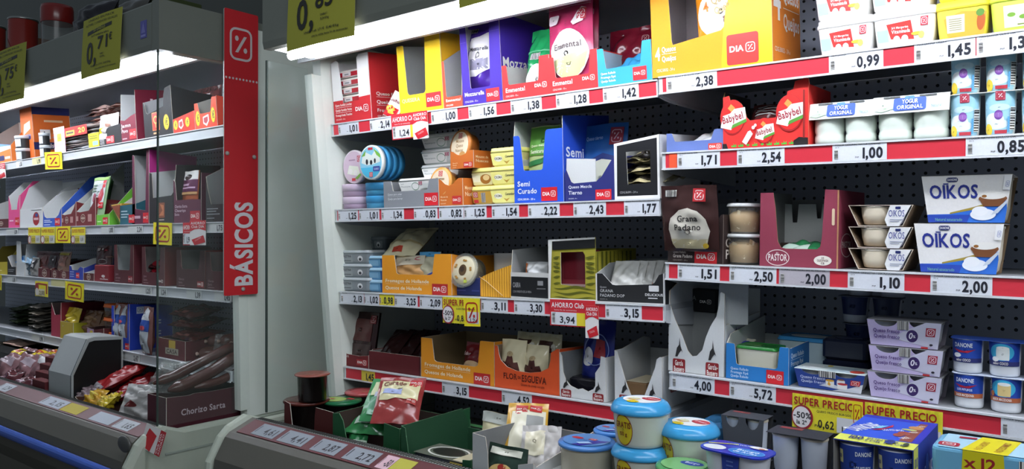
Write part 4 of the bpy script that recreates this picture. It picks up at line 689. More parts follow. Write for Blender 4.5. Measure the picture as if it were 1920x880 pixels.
e = MB(); bag('D2', 'dark red round cheese pack with emblem in the lower orange tray', 868, 918, None, 650, .04, t=.05, col='#6b1d22!g', lean=12, z=.015, h=.105, seed=110, name='cheese_pack', cat='cheese', a=[('e', .45, .2, .4, .25, '#d9b48a'), ('pct', .66, .5, .95, .78, '#b0262c', '#e6d0cc'), ('t', 'Edam', .1, .6, .1, '#d0b0ac')])
carton('D2', 'orange red sheep cheese tray with oval opening on the lowest shelf', 928, 1049, 648, d=.20, out='#d8501c', inn='#7d6a56', front=[(0, 1), (.05, 1.0), (.07, .8), (.1, .66), (.2, .52), (.35, .45), (.55, .44), (.72, .49), (.84, .60), (.87, .76), (.88, .96), (.97, 1.06), (1, 1.06)], side=[(0, 1.06), (1, 1)], a=[('t', 'FLOR', .14, .24, .13, '#5a1d10', {'W': .22}), ('t', 'DE', .37, .27, .06, '#5a1d10', {'W': .05}), ('t', 'ESGUEVA', .43, .22, .15, '#5a1d10', {'W': .38}), ('t', 'Queso de oveja curado', .42, .12, .05, '#7a2a14', {'W': .36})])
for i in range(2): bag('D2', ['left cream wedge with brown crown label in the orange red tray', 'right cream wedge with brown crown label in the orange red tray'][i], 938+42*i, 984+42*i, None, 660, .03+.012*i, t=.04, col='#e3d7b2!g', lean=6, z=.012, h=.13-.012*i, seed=112+i, crk=.002, seal=.04, name='cheese_wedge', cat='cheese', group='cream wedges', a=[('p', [(.12, .28), (.2, .5), (.35, .48), (.4, .62), (.5, .66), (.6, .62), (.65, .48), (.8, .5), (.88, .28)], '#4a2018'), ('e', .5, .67, .12, .06, '#b8a078')])
for i in range(2): bag('D2', ['left wedge with dark label standing behind in the orange red tray', 'right wedge with dark label standing behind in the orange red tray'][i], 966+40*i, 1010+40*i, None, 640, .10, t=.04, col='#c8bf9c!g', lean=6, z=.012, h=.145, seed=114+i, name='cheese_wedge', cat='cheese', a=[('r', .1, .62, .7, .85, '#3f2018'), ('e', .75, .72, .1, .08, '#e0dccc')])
fox = lambda x, y, s: [('rr', x-.085*s, y-.06*s, x+.085*s, y+.07*s, .004, '#8d2024'), ('t', 'García', x, y+.01*s, .045*s, '#efe8e0', {'al': 'c', 'W': .11*s}), ('t', 'Baquero', x, y-.045*s, .045*s, '#efe8e0', {'al': 'c', 'W': .14*s}), ('p', [(x-.05*s, y+.09*s), (x-.03*s, y+.17*s), (x, y+.2*s), (x+.005*s, y+.27*s), (x+.02*s, y+.19*s), (x+.05*s, y+.13*s), (x+.03*s, y+.15*s), (x, y+.12*s), (x-.02*s, y+.09*s)], '#2e2c2c')]
carton('D2', 'white torn carton tray with two maroon badges next to the orange red tray', 1050, 1136, 661, d=.20, out='#d9dad9', inn='#8c8f90', front=[(0, 1), (.05, .92), (.08, .55), (.14, .38), (.24, .27), (.4, .21), (.5, .24), (.62, .19), (.74, .26), (.78, .34), (.78, .62), (.88, .78), (.9, 1.0), (1, .98)], side=[(0, .98), (1, .96)], a=fox(.14, .08, 1.35)+fox(.84, .08, 1.35), sa=fox(.5, .3, 1.3))
block('D2', 'dark block of cheese inside the white torn tray', 1066, 1120, None, .14, '#1b1a22!g', y=.03, z=.003, h=.05, cat='cheese', name='cheese_block', bev=.006)
bag('D2', 'tall blue cheese pack with red emblem standing in the white torn tray', 1088, 1150, None, 600, .075, t=.035, col='#1e2a7c!g', lean=8, yaw=-6, z=.004, seed=118, name='cheese_pack', cat='cheese', a=[('p', [(.5, .5), (.8, .48), (.78, .72), (.52, .75)], '#9c2430'), ('e', .3, .5, .18, .13, '#d8d8dc'), ('o', .5, .6, .4, .22, .003, '#8090d0')])
carton('D2', 'white V cut carton tray with two maroon badges, right end of lowest shelf', 1153, 1242, 657, d=.20, out='#dcdddc', inn='#c0c2c2', front=[(0, 1), (.06, .98), (.24, .44), (.36, .18), (.46, .12), (.56, .13), (.64, .24), (.86, .76), (.89, .9), (.95, .95), (1, .95)], side=[(0, .95), (1, 1.0)], lside=[(0, 1), (.2, 1.0), (.8, 1.15), (1, 1.1)], back=.9, a=fox(.22, .09, 1.45)+fox(.80, .07, 1.45), sa=fox(.35, .35, 1.4))
block('D2', 'brown rinded cheese wedge inside the white V tray', 1172, 1212, None, .12, '#8a6a48!p', y=.035, z=.003, h=.055, ta=[('r', .02, .02, .98, .98, '#e6d8b8!p')], cat='cheese', name='cheese_wedge', bev=.004)
# ------------------------------------------------------------------ right bay, third shelf
S = FR['C3']
carton('C3', 'dark brown carton with red logo holding the grated cheese bag, left end', 1252, 1355, 412, d=.24, out='#2b1a18', inn='#4a3c38', front=[(0, 1), (.9, .98), (.95, 1.1), (1, 1.12)], side=[(0, 1.12), (1, 1.1)], edge='#8d8078', a=[('t', 'Queso Rallado', .1, .22, .06, '#c8bcb4', {'W': .24, 'b': 0}), ('t', 'Grana Padano', .1, .12, .075, '#d8ccc4', {'W': .36}), ('t', 'CDG.50997 - 24 u', .1, .04, .035, '#a89c94', {'b': 0}), ('dia', .50, .0, .90, .30)], sa=[('t', 'Grana', .06, .38, .2, '#d8d0c8', {'W': .5}), ('t', 'Padano', .06, .12, .2, '#d8d0c8', {'W': .6})])
bag('C3', 'large dark brown grated cheese bag with pale window above its carton', 1246, 1350, 470, 350, -.012, t=.03, col='#3b2422!g', lean=-9, seed=121, crk=.003, seal=.12, name='grated_cheese_bag', w=None,
   a=[('p', [(.2, .12), (.14, .34), (.2, .52), (.36, .64), (.52, .67), (.68, .62), (.82, .5), (.88, .32), (.82, .12), (.78, .05), (.24, .05)], '#d6d0c2'), ('p', [(.2, .12), (.24, .05), (.78, .05), (.82, .12), (.84, .2), (.18, .2)], '#c9bd96'), ('t', 'Grana', .5, .47, .085, '#33302c', {'al': 'c', 'W': .36}), ('t', 'Padano', .5, .34, .085, '#33302c', {'al': 'c', 'W': .46}), ('pct', .6, .76, .82, .95, '#b8262c', '#e0c8c4'), ('bar', .1, .84, .3, .94), ('e', .8, .1, .05, .04, '#c8a430')])
rp = [(.80, 0), (.82, .03), (.88, .1), (.96, .9), (.97, .93)]
for i in range(2):
    c_ = cup('C3', ['lower', 'upper'][i]+' clear round tub of cheese flakes left of the maroon carton', 1361, 1430, i*.0735, .0725, .018, name='cheese_flake_tub', cat='tub', group='clear tubs of cheese flakes', body='#d8d4c8!t', lid='#d5d7d6', prof=rp, lp=[(.99, .88), (1.05, .89), (1.05, .94), (1.0, .97), (.98, 1.0), (.9, 1.0), (1e-6, .995)])
    q = MB(); r_ = c_['r']; rd = random.Random(i); q.lathe([(1e-6, .004), (r_*.80, .004), (r_*.90, .045), (r_*.7, .052), (r_*.3, .058), (1e-6, .056)], '#c9a878', 24)
    for _ in range(40):
        a = rd.uniform(0, 6.28); zz = rd.uniform(.01, .05); rr_ = r_*(.80+.09*zz/.05); q.add([(rr_*cos(a+d1), rr_*sin(a+d1), zz+d2) for d1, d2 in ((-.12, 0), (.1, -.004), (.14, .008), (-.05, .011))], [(0, 1, 2, 3)], rd.choice(['#d8bc8e', '#b8935e', '#e2cda6']))
    q.build('cheese_flakes', c_)
carton('C3', 'maroon cardboard carton with a big window and oval logos', 1424, 1571, 362, d=.22, out='#8d3248', inn='#8a8a88', front=[(0, 1), (.17, 1.0), (.2, .8), (.24, .34), (.28, .26), (.34, .245), (.74, .245), (.78, .28), (.80, .4), (.83, 1.03), (1, 1.02)], side=[(0, 1.02), (1, 1.04)], back=.95, edge='#a5825a',
   a=[('o', .24, .12, .155, .11, .0018, '#e6d4d0'), ('t', 'EL', .24, .16, .03, '#e6d4d0', {'al': 'c'}), ('t', 'PASTOR', .24, .08, .085, '#f0e2de', {'al': 'c', 'W': .25}), ('e', .815, .10, .11, .065, '#e8e2d8'), ('t', '25', .815, .12, .025, '#5a3038', {'al': 'c'}), ('t', 'OLEOPAGA', .815, .085, .028, '#5a3038', {'al': 'c', 'W': .14}), ('t', 'CB', .815, .05, .025, '#5a3038', {'al': 'c'}), ('rr', .92, .56, .955, .78, .006, '#d8c0a0'), ('r', .985, 0, 1, 1.02, '#b8865c')], sa=[('o', .3, .3, .22, .16, .002, '#e6d4d0'), ('t', 'PASTOR', .12, .27, .08, '#e6d4d0')])
m = MB(); w_ = S.X(1560, .20)-S.X(1440, .20); m.prism([(0, 0), (w_, 0), (w_, .09), (w_*.78, .095), (w_*.76, .06), (w_*.70, .06), (w_*.68, .095), (w_*.42, .095), (w_*.4, .05), (w_*.33, .05), (w_*.31, .095), (0, .1)], lambda p, q, l: (p, l, q), 0, .002, '#c4c6c4!p'); tag(m.build('cardboard_divider', None, S.at(S.X(1446, .17), .17, .053)), 'white notched cardboard divider inside the maroon carton', 'cardboard')
block('C3', 'brown cardboard box lying behind inside the maroon carton', 1452, 1556, None, .02, '#4c3a30!p', y=.14, z=.003, h=.05, name='carton_box')
bag('C3', 'green and white cheese pack lying flat in the maroon carton', 1452, 1545, None, 480, .02, t=.03, col='#2f7a4c!g', lean=80, z=.03, w=.12, h=.11, seed=125, name='cheese_pack', cat='cheese', a=[('r', .1, .02, .6, .3, '#b8cfc0!g')])
# ---- twin pots in card sleeves
def sleeve_pack(k, lab, x, y, z, w, d, h, name='yoghurt_pack', cat='yoghurt', group=None, flare=.82, col='#eceae8', cupc='#d6cdb8', arts=(), sides=(), yaw=0, tops=(), topcol='#5a4c42', scoop=0, copy=None, inner='#7a6a5c', open_sides=True):
    """card sleeve wider at the top, open at both ends (left and right) where cups show; front face printed"""
    S = FR[k]; e = tag(empty(name, S.at(x, y, z+.0006, yaw)), lab, cat, group); b = (1-flare)/2
    m = MB(); F4 = lambda u, v, l: (w*(.5+(u-.5)*(flare+(1-flare)*v)), -l+d*b*(1-v), h*v)
    lp = [(0, 0), (1, 0), (1, 1), (0, 1)]
    if scoop:
        arc = lambda c: [(c+.16*cos(R(180+180*i/8)), 1-.26*sin(R(180*i/8))) for i in range(9)]
        lp = [(0, 0), (1, 0), (1, 1)]+arc(.74)[::-1]+arc(.26)[::-1]+[(0, 1)]
    m.add([F4(u, v, 0) for u, v in lp], [list(range(len(lp)))], col+'!p'); m.add([(p[0], p[1]+.001, p[2]) for p in [F4(u, v, 0) for u, v in lp]], [list(range(len(lp)))[::-1]], inner+'!p')
    art(m, list(arts), lambda p, q, l: F4(p/w, q/h, l), w, h); m.build('sleeve_front', e)
    m = MB(); m.add([(0, 0, h), (w, 0, h), (w, d, h), (0, d, h), (0, 0, h-.001), (w, 0, h-.001), (w, d, h-.001), (0, d, h-.001)], [(0, 1, 2, 3), (7, 6, 5, 4), (0, 4, 5, 1), (1, 5, 6, 2), (2, 6, 7, 3), (3, 7, 4, 0)], topcol+'!p'); art(m, list(tops), lambda p, q, l: (p, q, h+l), w, d); m.build('sleeve_top', e)
    m = MB(); m.add([(w*(.5-flare/2), d*b, .0003), (w*(.5+flare/2), d*b, .0003), (w*(.5+flare/2), d*(1-b), .0003), (w*(.5-flare/2), d*(1-b), .0003)], [(0, 3, 2, 1)], inner+'!p'); m.add([(w*(.5-flare/2), d*(1-b), 0), (w*(.5+flare/2), d*(1-b), 0), (w, d, h), (0, d, h)], [(0, 1, 2, 3)], inner+'!p'); m.build('sleeve_back', e)
    r = min(w/4, d/2)*.93
    for i in (0, 1): cupmesh(e, r, h-.003, cupc, '#cfc8b8', prof=[(.62, .01), (.74, .06), (.86, .3), (.97, .9), (.99, .93)], lp=[(1.0, .92), (1.02, .93), (1.02, .97), (1e-6, .98)], c=(w*(.25+.5*i), d/2, .001), n=28, names=('cup', 'foil_lid'))
    return e
pastel = [('e', .33, .5, .0, .0, '#ffffff')]
oik = [('p', [(.0, 0), (1, 0), (1, .30), (.98, .46), (.6, .27), (.3, .18), (.02, .17)], '#2f6fd0'), ('p', [(.0, 0), (.52, 0), (.56, .165), (.0, .165)], '#2a4ab0'), ('p', [(.3, .18), (.6, .27), (.85, .41), (.85, .45), (.58, .32), (.3, .21)], '#a89440'),
   ('t', 'OIKOS', .07, .52, .27, '#28348c', {'W': .57, 'b': 1}), ('t', 'OIKOS', .073, .52, .27, '#28348c', {'W': .57, 'b': 0}), ('r', .245, .81, .305, .835, '#28348c'), ('rr', .285, .86, .415, .955, .004, '#1f2a66'), ('t', 'DANONE', .35, .885, .045, '#f0f0f4', {'al': 'c', 'W': .11}),
   ('e', .82, .50, .165, .09, '#8a5a38'), ('p', [(.66, .5), (.98, .5), (.93, .34), (.72, .34)], '#7c4c2c'), ('e', .82, .56, .15, .075, '#efede8'), ('e', .72, .55, .03, .03, '#a06a34'), ('e', .72, .17, .16, .12, '#eef2f8'), ('e', .68, .24, .1, .1, '#f4f6fa'), ('p', [(.82, .16), (.86, .26), (.98, .46), (1.0, .43), (.9, .2)], '#c9d4e0'), ('t', 'Natural azucarado', .10, .035, .06, '#6fa8a0', {'W': .36}), ('r', .92, .68, 1.0, .98, '#f4f4f4'), ('pct', .94, .72, .99, .88, None, '#3a58b0')]
def oikos(lab, xl, xr, yt, yb, y, z):
    S = FR['C3']; x0 = S.X(xl, y, z+.05); w = S.X(xr, y, z+.05)-x0; h = S.Z(yt, x0, y)-z
    return sleeve_pack('C3', lab, x0, y, z, w, .11, h-.0016, group='white and blue twin yoghurt packs', arts=oik, flare=.84, inner='#8d7458', topcol='#b9b5ae'), h
o1, h1 = oikos('lower white and blue twin yoghurt pack at the right of the third shelf', 1713, 1882, 418, 506, .008, 0)
o2, h2 = oikos('upper white and blue twin yoghurt pack stacked at the right of the third shelf', 1727, 1898, 330, 418, .012, h1+.0005)
for i, (yt, yb) in enumerate(((459, 503), (419, 459), (377, 419))):
    S = FR['C3']; y = .014; z = i*.0465; x0 = S.X(1590, y, z); w = S.X(1712, y, z)-x0
    e = tag(empty('yoghurt_pack', S.at(x0, y, z+.0006)), ['lowest', 'middle', 'topmost'][i]+' brown sleeved twin yoghurt pack seen end on, beside the maroon carton', 'yoghurt', 'brown sleeved yoghurt packs')
    h = .0455; m = MB(); wv = w*.99
    # sleeve, open towards us: sloping brown left flank, white printed right flank, thin top
    m.prism([(0, h), (w*.16, .0005), (w*.85, .0005), (w, h), (w-.0015, h), (w*.84, .002), (w*.17, .002), (.0015, h)], lambda p, q, l: (p, l, q), 0, .13, '#cdbfae!p', '#cdbfae!p', '#8c7660!p')
    m.prism([(0, h), (w, h), (w, h-.0012), (0, h-.0012)], lambda p, q, l: (p, l, q), 0.0005, .1295, '#cdbfae!p', '#cdbfae!p', '#6f6052!p'); m.build('sleeve', e)
    m = MB(); fl = [(.60, 1.0), (.52, .0), (.74, -.0), (.98, .98)]; m.prism([(p*w, max(q*h, .0003)) for p, q in ((.66, .985), (.58, .3), (.62, .01), (.80, .01), (.97, .985))], lambda p, q, l: (p, l, q), -.004, -.003, '#dedfe0!p')
    art(m, [('t', 'OIKOS', .635, .46, .30, '#28348c', {'W': .24, 'b': 0}), ('rr', .74, .8, .82, .92, .001, '#1f2a66'), ('r', .66, .30, .85, .33, '#8a90a8'), ('r', .66, .22, .8, .25, '#8a90a8'), ('p', [(.80, .02), (.9, .55), (.93, .8), (.88, .4), (.86, .2)], '#6d6a78')], lambda p, q, l: (p, -.004-l, q), w, h); m.build('label_flap', e)
    for j in (0, 1): cupmesh(e, .031, h-.004, '#e6dac2', '#cfc8b8', prof=[(.6, .02), (.8, .08), (.95, .5), (1, .92)], lp=[(1.0, .92), (1.04, .93), (1.04, .97), (1e-6, .98)], c=(w*.40, .031+.064*j, .0022), n=28, names=('cup', 'foil_lid'))
# ------------------------------------------------------------------ right bay, lowest shelf
S = FR['D3']
carton('D3', 'tall white carton with deep V opening, left end of right bay lowest shelf', 1253, 1357, 545, d=.24, out='#d3d5d4', inn='#b4b7b8', front=[(0, 1.0), (.02, .84), (.12, .64), (.26, .44), (.36, .27), (.44, .21), (.52, .22), (.62, .30), (.68, .46), (.76, .6), (.86, .72), (.92, .92), (.92, 1.0), (.94, 1.02), (1, 1.0)], side=[(0, 1.0), (.04, .62), (1, .70)], lside=[(0, 1), (.25, 1.12), (1, 1.1)], back=1.0, a=fox(.2, .065, 1.35)+fox(.80, .065, 1.35), sa=fox(.3, .40, .7)[3:]+fox(.75, .46, .6)[3:], edge='#b4a48c')
block('D3', 'black and white carton lying behind inside the tall white carton', 1262, 1340, None, .04, '#16181b!p', y=.14, z=.14, h=.06, a=[('t', 'GRANA', .08, .5, .2, '#8d8f90', {'b': 0}), ('dia', .62, .2, .95, .7, None)], name='carton_box')
block('D3', 'carton block under the black and white carton', 1262, 1340, None, .05, '#8d9090!p', y=.14, z=.003, h=.136, name='carton_box')
bag('D3', 'cream cheese wedge with blue edge in the tall white carton', 1300, 1345, None, 690, .03, t=.03, col='#ded9c4!g', lean=66, yaw=-20, w=.08, h=.15, z=.02, seed=131, name='cheese_wedge', cat='cheese', a=[('r', .75, .0, .92, .9, '#2f35a0')])
m = MB(); m.prism([(0, 0), (.075, 0), (.075, .115), (.004, .10)], lambda p, q, l: (p*.8, l+p*.6, q), 0, .002, '#aeb2b3!p'); tag(m.build('cardboard_flap', None, S.at(S.X(1338, .012)+.0035, .022, .125)), 'white cardboard flap folded out at the right of the tall white carton', 'cardboard')
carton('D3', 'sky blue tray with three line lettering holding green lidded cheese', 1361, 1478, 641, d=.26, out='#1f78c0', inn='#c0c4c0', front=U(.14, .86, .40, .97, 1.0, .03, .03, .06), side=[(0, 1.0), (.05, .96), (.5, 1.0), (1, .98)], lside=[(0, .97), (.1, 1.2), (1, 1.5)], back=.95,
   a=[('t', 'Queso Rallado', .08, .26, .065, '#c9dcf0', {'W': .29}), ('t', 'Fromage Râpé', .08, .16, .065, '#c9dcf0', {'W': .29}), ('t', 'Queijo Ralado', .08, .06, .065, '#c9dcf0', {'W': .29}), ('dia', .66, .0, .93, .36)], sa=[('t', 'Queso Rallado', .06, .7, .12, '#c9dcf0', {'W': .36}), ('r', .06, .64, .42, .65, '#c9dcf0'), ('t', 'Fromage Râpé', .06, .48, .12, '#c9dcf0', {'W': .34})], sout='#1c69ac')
def gtub(lab, xl, xr, y, z, h, body, film, name='film_lidded_tub', k='D3', grp=None, art_=()):
    S = FR[k]; x0, x1 = S.X(xl, y, z+h), S.X(xr, y, z+h); w = x1-x0; e = tag(empty(name, S.at(x0, y, z+.0006)), lab, 'cheese', grp); tubmesh(e, w, w*.8, h, body, film, taper=.9, lh=.1, rad=.12, ta=art_); return e
gtub('white cheese tub with green film lid in the sky blue tray', 1378, 1456, .03, .003, .075, '#d8d6c4', '#2f8a3c!g', art_=[('r', .1, .2, .5, .8, '#5aa84a!g'), ('p', [(.3, .1), (.6, .2), (.55, .26)], '#eef4ee')])
gtub('blue lidded cheese tub at the back of the sky blue tray', 1455, 1560, .155, .003, .09, '#b8ccd0', '#3f90c8!g', art_=[('e', .5, .5, .4, .35, '#c8d4d8')])
qf = lambda c: [('t', 'Queso fresco', .07, .52, .13, c, {'W': .38, 'b': 1, 'sk': .12}), ('r', .07, .47, .44, .475, c), ('t', 'Queijo fresco', .07, .30, .13, c, {'W': .38, 'b': 1, 'sk': .12})]
x0 = S.X(1489, .012, .04); w_ = S.X(1622, .012, .04)-x0; h_ = S.Z(690, x0, .012)
sleeve_pack('D3', 'navy and white twin fresh cheese pack with cup pictures, beside the sky blue tray', x0, .012, 0, w_, .09, h_, name='fresh_cheese_pack', cat='cheese', flare=.88, col='#23408f', cupc='#dfe0e0', inner='#a8aab0', topcol='#d9e6e4', scoop=1,
   arts=[('p', [(.55, 0), (1, 0), (1, .5), (.8, .2)], '#d6d8de'), ('p', [(.34, .2), (.9, .02), (.99, .08), (.5, .36)], '#cdd2da'), ('rr', .45, .22, .58, .52, .003, '#e6e4e0'), ('e', .515, .52, .065, .06, '#e0a838'), ('rr', .62, .30, .74, .60, .003, '#e6e4e0'), ('rr', .63, .12, .78, .40, .003, '#e9e7e4'), ('e', .705, .40, .075, .06, '#b82f30'), ('e', .68, .62, .05, .04, '#8a5a40'), ('p', [(.48, .3), (.5, .5), (.53, .3), (.51, .24)], '#e0a838'), ('pct', .82, .38, .96, .66, '#c02a2c', '#f0e4e2'), ('bar', .36, .66, .60, 1.0)]+qf('#c3cce6'),
   tops=[('e', .2, .5, .15, .35, '#eef4f2'), ('r', .45, .1, .8, .8, '#bcd0d8'), ('e', .85, .3, .1, .2, '#c8483a'), ('e', .4, .8, .04, .1, '#e0c83a')])
lil = [('p', [(.36, .3), (1, .0), (1, 1), (.8, 1), (.5, .6)], '#cfcde0'), ('e', .625, .44, .082, .24, '#3c2860'), ('t', '0', .60, .34, .22, '#efeaf4', {'al': 'c', 'sk': .15}), ('t', '%', .655, .38, .10, '#efeaf4', {'al': 'c'}), ('pct', .81, .47, .94, .80, '#a42c40', '#f2e6ea'), ('e', .90, .16, .025, .04, '#2c2834'), ('r', .76, .0, .86, .07, '#c23a3a'), ('bar', .42, .66, .58, 1.0)]+qf('#4f3478')
x0 = S.X(1626, .008, .05); w_ = S.X(1766, .008, .05)-x0; hh = (S.Z(598, S.X(1626, .008), .008))/3
for i in range(3): sleeve_pack('D3', ['lowest', 'middle', 'topmost'][i]+' lilac twin fresh cheese pack in the stack left of the blue cups', x0-.002*(i == 2)+.002*(i == 1), .008, i*(hh+.0004), w_, .10, hh-.0012, name='fresh_cheese_pack', cat='cheese', group='lilac fresh cheese packs', flare=.90, col='#c3b6dc', cupc='#cfd0d6', inner='#8f8a98', topcol='#8b8b90', scoop=1, arts=lil)
dn = lambda mac: [('r', 0, .30, 1, .95, '#1f46a8'), ('t', 'DANONE', .42, .74, .115, '#e8eef8', {'al': 'c', 'W': .50}), ('p', [(.1, .68), (.3, .62), (.55, .62), (.78, .69), (.55, .58), (.3, .58)], '#b02038'), ('r', 0, .30, 1, .43, '#b4603a' if mac else '#2a2f6c'), ('t', 'SABOR MACEDONIA' if mac else 'sabor COCO', .42, .335, .07, '#f2ede6', {'al': 'c', 'W': .52 if mac else .40})]+([('t', 'LOS PITUFOS', .42, .50, .06, '#e8eef8', {'al': 'c', 'W': .42})] if mac else [('e', .24, .50, .12, .065, '#eef0f2')])
dq = lambda mac: [('r', 0, .30, 1, .95, '#1f46a8'), ('e', .45, .68, .34, .24, '#3fb0d8'), ('rr', .30, .46, .66, .80, .03, '#e3e8e6' if not mac else '#e4cc8c'), ('e', .48, .80, .17, .05, '#f2f4f2'), ('r', 0, .30, 1, .43, '#b4603a' if mac else '#2a2f6c'), ('t', 'SABOR MACEDONIA' if mac else 'sabor COCO', .42, .335, .07, '#f2ede6', {'al': 'c', 'W': .52 if mac else .40}), ('bar', .02, .62, .12, .92, 1) if mac else ('e', .28, .48, .10, .07, '#eef0f2'), ('e', .16, .52, .06, .08, '#b06a3a') if mac else ('e', .3, .46, .06, .04, '#f6f6f6')]
xa = S.X(1783, .03); xb = S.X(1847, .03); r_ = (xb-xa)/2*.93; ht = S.Z(630, xa, .03)/2-.001
for i in range(2): cups('D3', ['lower', 'upper'][i]+' strip of deep blue yoghurt cups at the right of the lowest shelf', xa+r_+.003*(1-i), r_, ht, i*(ht+.0008), .012, 3, [dn(i == 0), dq(i == 0), dn(i == 0)], '#dfe2e6', 'foil_lid', '#3a5fc0' if i else '#cfd8ea', 'deep blue yoghurt cup strips', 'yoghurt_cup_strip', prof=[(.84, 0), (.9, .03), (.92, .1), (.92, .29), (.94, .31), (1, .93), (1, .97)], dx=2.28*r_)
for i in range(4): cups('D3', ['lowest', 'second lowest', 'third', 'topmost'][i]+' dark blue cup strip in the stack behind the lilac packs', S.X(1600, .22)+.01*(i % 2), .034, .066, i*.0668, .20, 2, [[('r', 0, .3, 1, .95, '#1b2a58')], [('r', 0, .3, 1, .95, '#232c4c')]], '#b8bcc4', 'foil_lid', '#596078', 'dark blue cup strips at the back', 'yoghurt_cup_strip')
for i in range(2): block('D3', ['lower', 'upper'][i]+' dark flat pack lying behind the navy twin pack', 1540, 1625, None, .09, '#1d2236!g', y=.14, z=.0006+i*.05, h=.049, name='flat_pack', bev=.006, ta=[('e', .5, .5, .3, .3, '#4a5270')])
# ------------------------------------------------------------------ price tags on the rails (white unless said)
TG = {
'A2': [(634, 672, '1,01', 'top shelf left end under the sliced cheese carton', 'QUESO FUNDIDO'), (693, 733, '2,14', 'below the red carton side on the top shelf', 'LONCHAS'), (808, 857, '1,00', 'below the tall yellow carton on the top shelf', ''), (878, 930, '1,56', 'below the purple carton', 'MOZZARELLA'), (957, 1015, '1,38', 'below the left red cheese tray', 'QUESO RALLADO'), (1042, 1104, '1,28', 'below the big pink cheese bag', 'EMMENTAL'), (1130, 1197, '1,42', 'below the sky blue tray of the top shelf', 'QUESO RALLADO')],
'B2': [(634, 671, '1,25', 'second shelf left end under the pink round boxes', 'QUESO'), (673, 711, '1,01', 'below the blue round cheese boxes on the second shelf', 'QUESO'), (715, 757, '1,34', 'below the left end of the grey tray', 'QUESO'), (776, 820, '0,83', 'below the right end of the grey tray', 'QUESO UNTAR'), (823, 869, '0,82', 'below the lower orange nut cheese tray', 'MOUSSE'), (870, 912, '1,25', 'below the yellow lidded tubs of the second shelf', 'CREMA'), (922, 973, '1,54', 'below the pale yellow tubs', 'CAMEMBERT'), (990, 1049, '2,22', 'below the bright blue carton', 'QUESO SEMICURADO DIA'), (1075, 1136, '2,43', 'below the dark navy carton', 'QUESO OVEJA TIERNO DIA'), (1170, 1236, '1,77', 'below the black and white windowed carton', 'QUESO PROVOLONE CON OREGANO')],
'C2': [(639, 682, '2,13', 'below the grey lidded tubs', 'PALETINA'), (683, 711, '1,02', 'below the light blue tubs', ''), (740, 783, '3,25', 'under left half of the upper orange Dutch carton', 'QUESO HOLANDA'), (787, 829, '2,09', 'under right half of the upper orange Dutch carton', 'QUESO'), (902, 952, '3,11', 'below the yellow pleated wedge', 'QUESO'), (964, 1021, '3,30', 'below the grey lined carton', 'QUESO CABRA PIMENTON DELICIOUS'), (1135, 1203, '3,15', 'below the black three line tray', 'QUESO GRANA PADANO DELICIOUS')],
'D2': [(829, 879, '3,15', 'on plain red rail below the lower orange Dutch tray', 'QUESO'), (941, 997, '4,52', 'on plain red rail below the sheep cheese tray', 'CUÑA FLOR DE ESGUEVA')],
'A3': [(1249, 1344, '2,38', 'below the large orange carton', 'RALLADO 4 QUESOS DIA'), (1554, 1656, '0,99', 'below the white margarine tubs', 'MARGARINA'), (1714, 1829, '1,45', 'below the yellow margarine tubs', 'MARGARINA LIGERA'), (1831, 1948, '1,35', 'at the right edge below the lime green tubs', 'MARGARINA OLIVA DIA')],
'B3': [(1270, 1350, '1,71', 'below the blue grey tray', 'QUESO AZUL DIA'), (1382, 1471, '2,54', 'below the red scalloped tray', 'MINI BABYBEL 125G MINI BABYBEL'), (1561, 1663, '1,00', 'below the glass yoghurt jars', 'YOGUR ORIGINAL NATUR DANONE'), (1811, 1930, '0,85', 'below the pale blue yoghurt cups', 'YOGUR NATU 0% EDULCO DIA')],
'C3': [(1271, 1350, '1,51', 'below the dark brown grated cheese carton', 'QUESO GRANA PADANO RALLADO'), (1368, 1456, '2,50', 'below the clear tubs of cheese flakes', 'QUE PARME ESCAMAS DE DELICIOUS'), (1590, 1696, '1,10', 'below the brown sleeved yoghurt packs', 'YOGUR GRIEGO NAT DIA AZUCARADO'), (1745, 1861, '2,00', 'below the white and blue twin yoghurt packs', 'YOGUR GRIEGO NATURAL AZUCARADO')],
'D3': [(1259, 1340, '4,00', 'below the tall white V carton', 'CUÑA QUESO SEMICURAD Gª BAQUERO'), (1368, 1455, '5,72', 'below the sky blue tray of the lowest shelf', 'QUESO MINI TIERNO CABRA DIA')]}
for k, L in TG.items():
    for a, b, p, wh, hd in L: ptag(k, a, b, p, 'white price tag %s %s' % (p if p != '1,35' else '1,3', wh), hd, sub='125 G' if k[1] == '3' else '')
ptag('C3', 1461, 1556, '2,00', 'greyish price tag reading 2,00 below the maroon windowed carton', 'CUÑAS CORTADAS DEL AL PASTOR', bg='#b9b3ba')
ptag('C2', 712, 739, '0,98', 'yellow price tag reading 0,98 left of the orange Dutch carton tags', '', bg='#e8dc3a')
ptag('D2', 678, 703, '1,45', 'yellow price tag reading 1,45 below the dark red meat tray', '', bg='#d8c848', pale=1)
ptag('D3', 1877, 1990, '', 'white price tag without visible price at the lower right, below the blue cups', 'YOGUR SABOR')
ptag('B3', 1255, 1269, '', 'small orange sticker at the left end of the right bay rail', '', bg='#e8542c', pale=1, name='sticker')
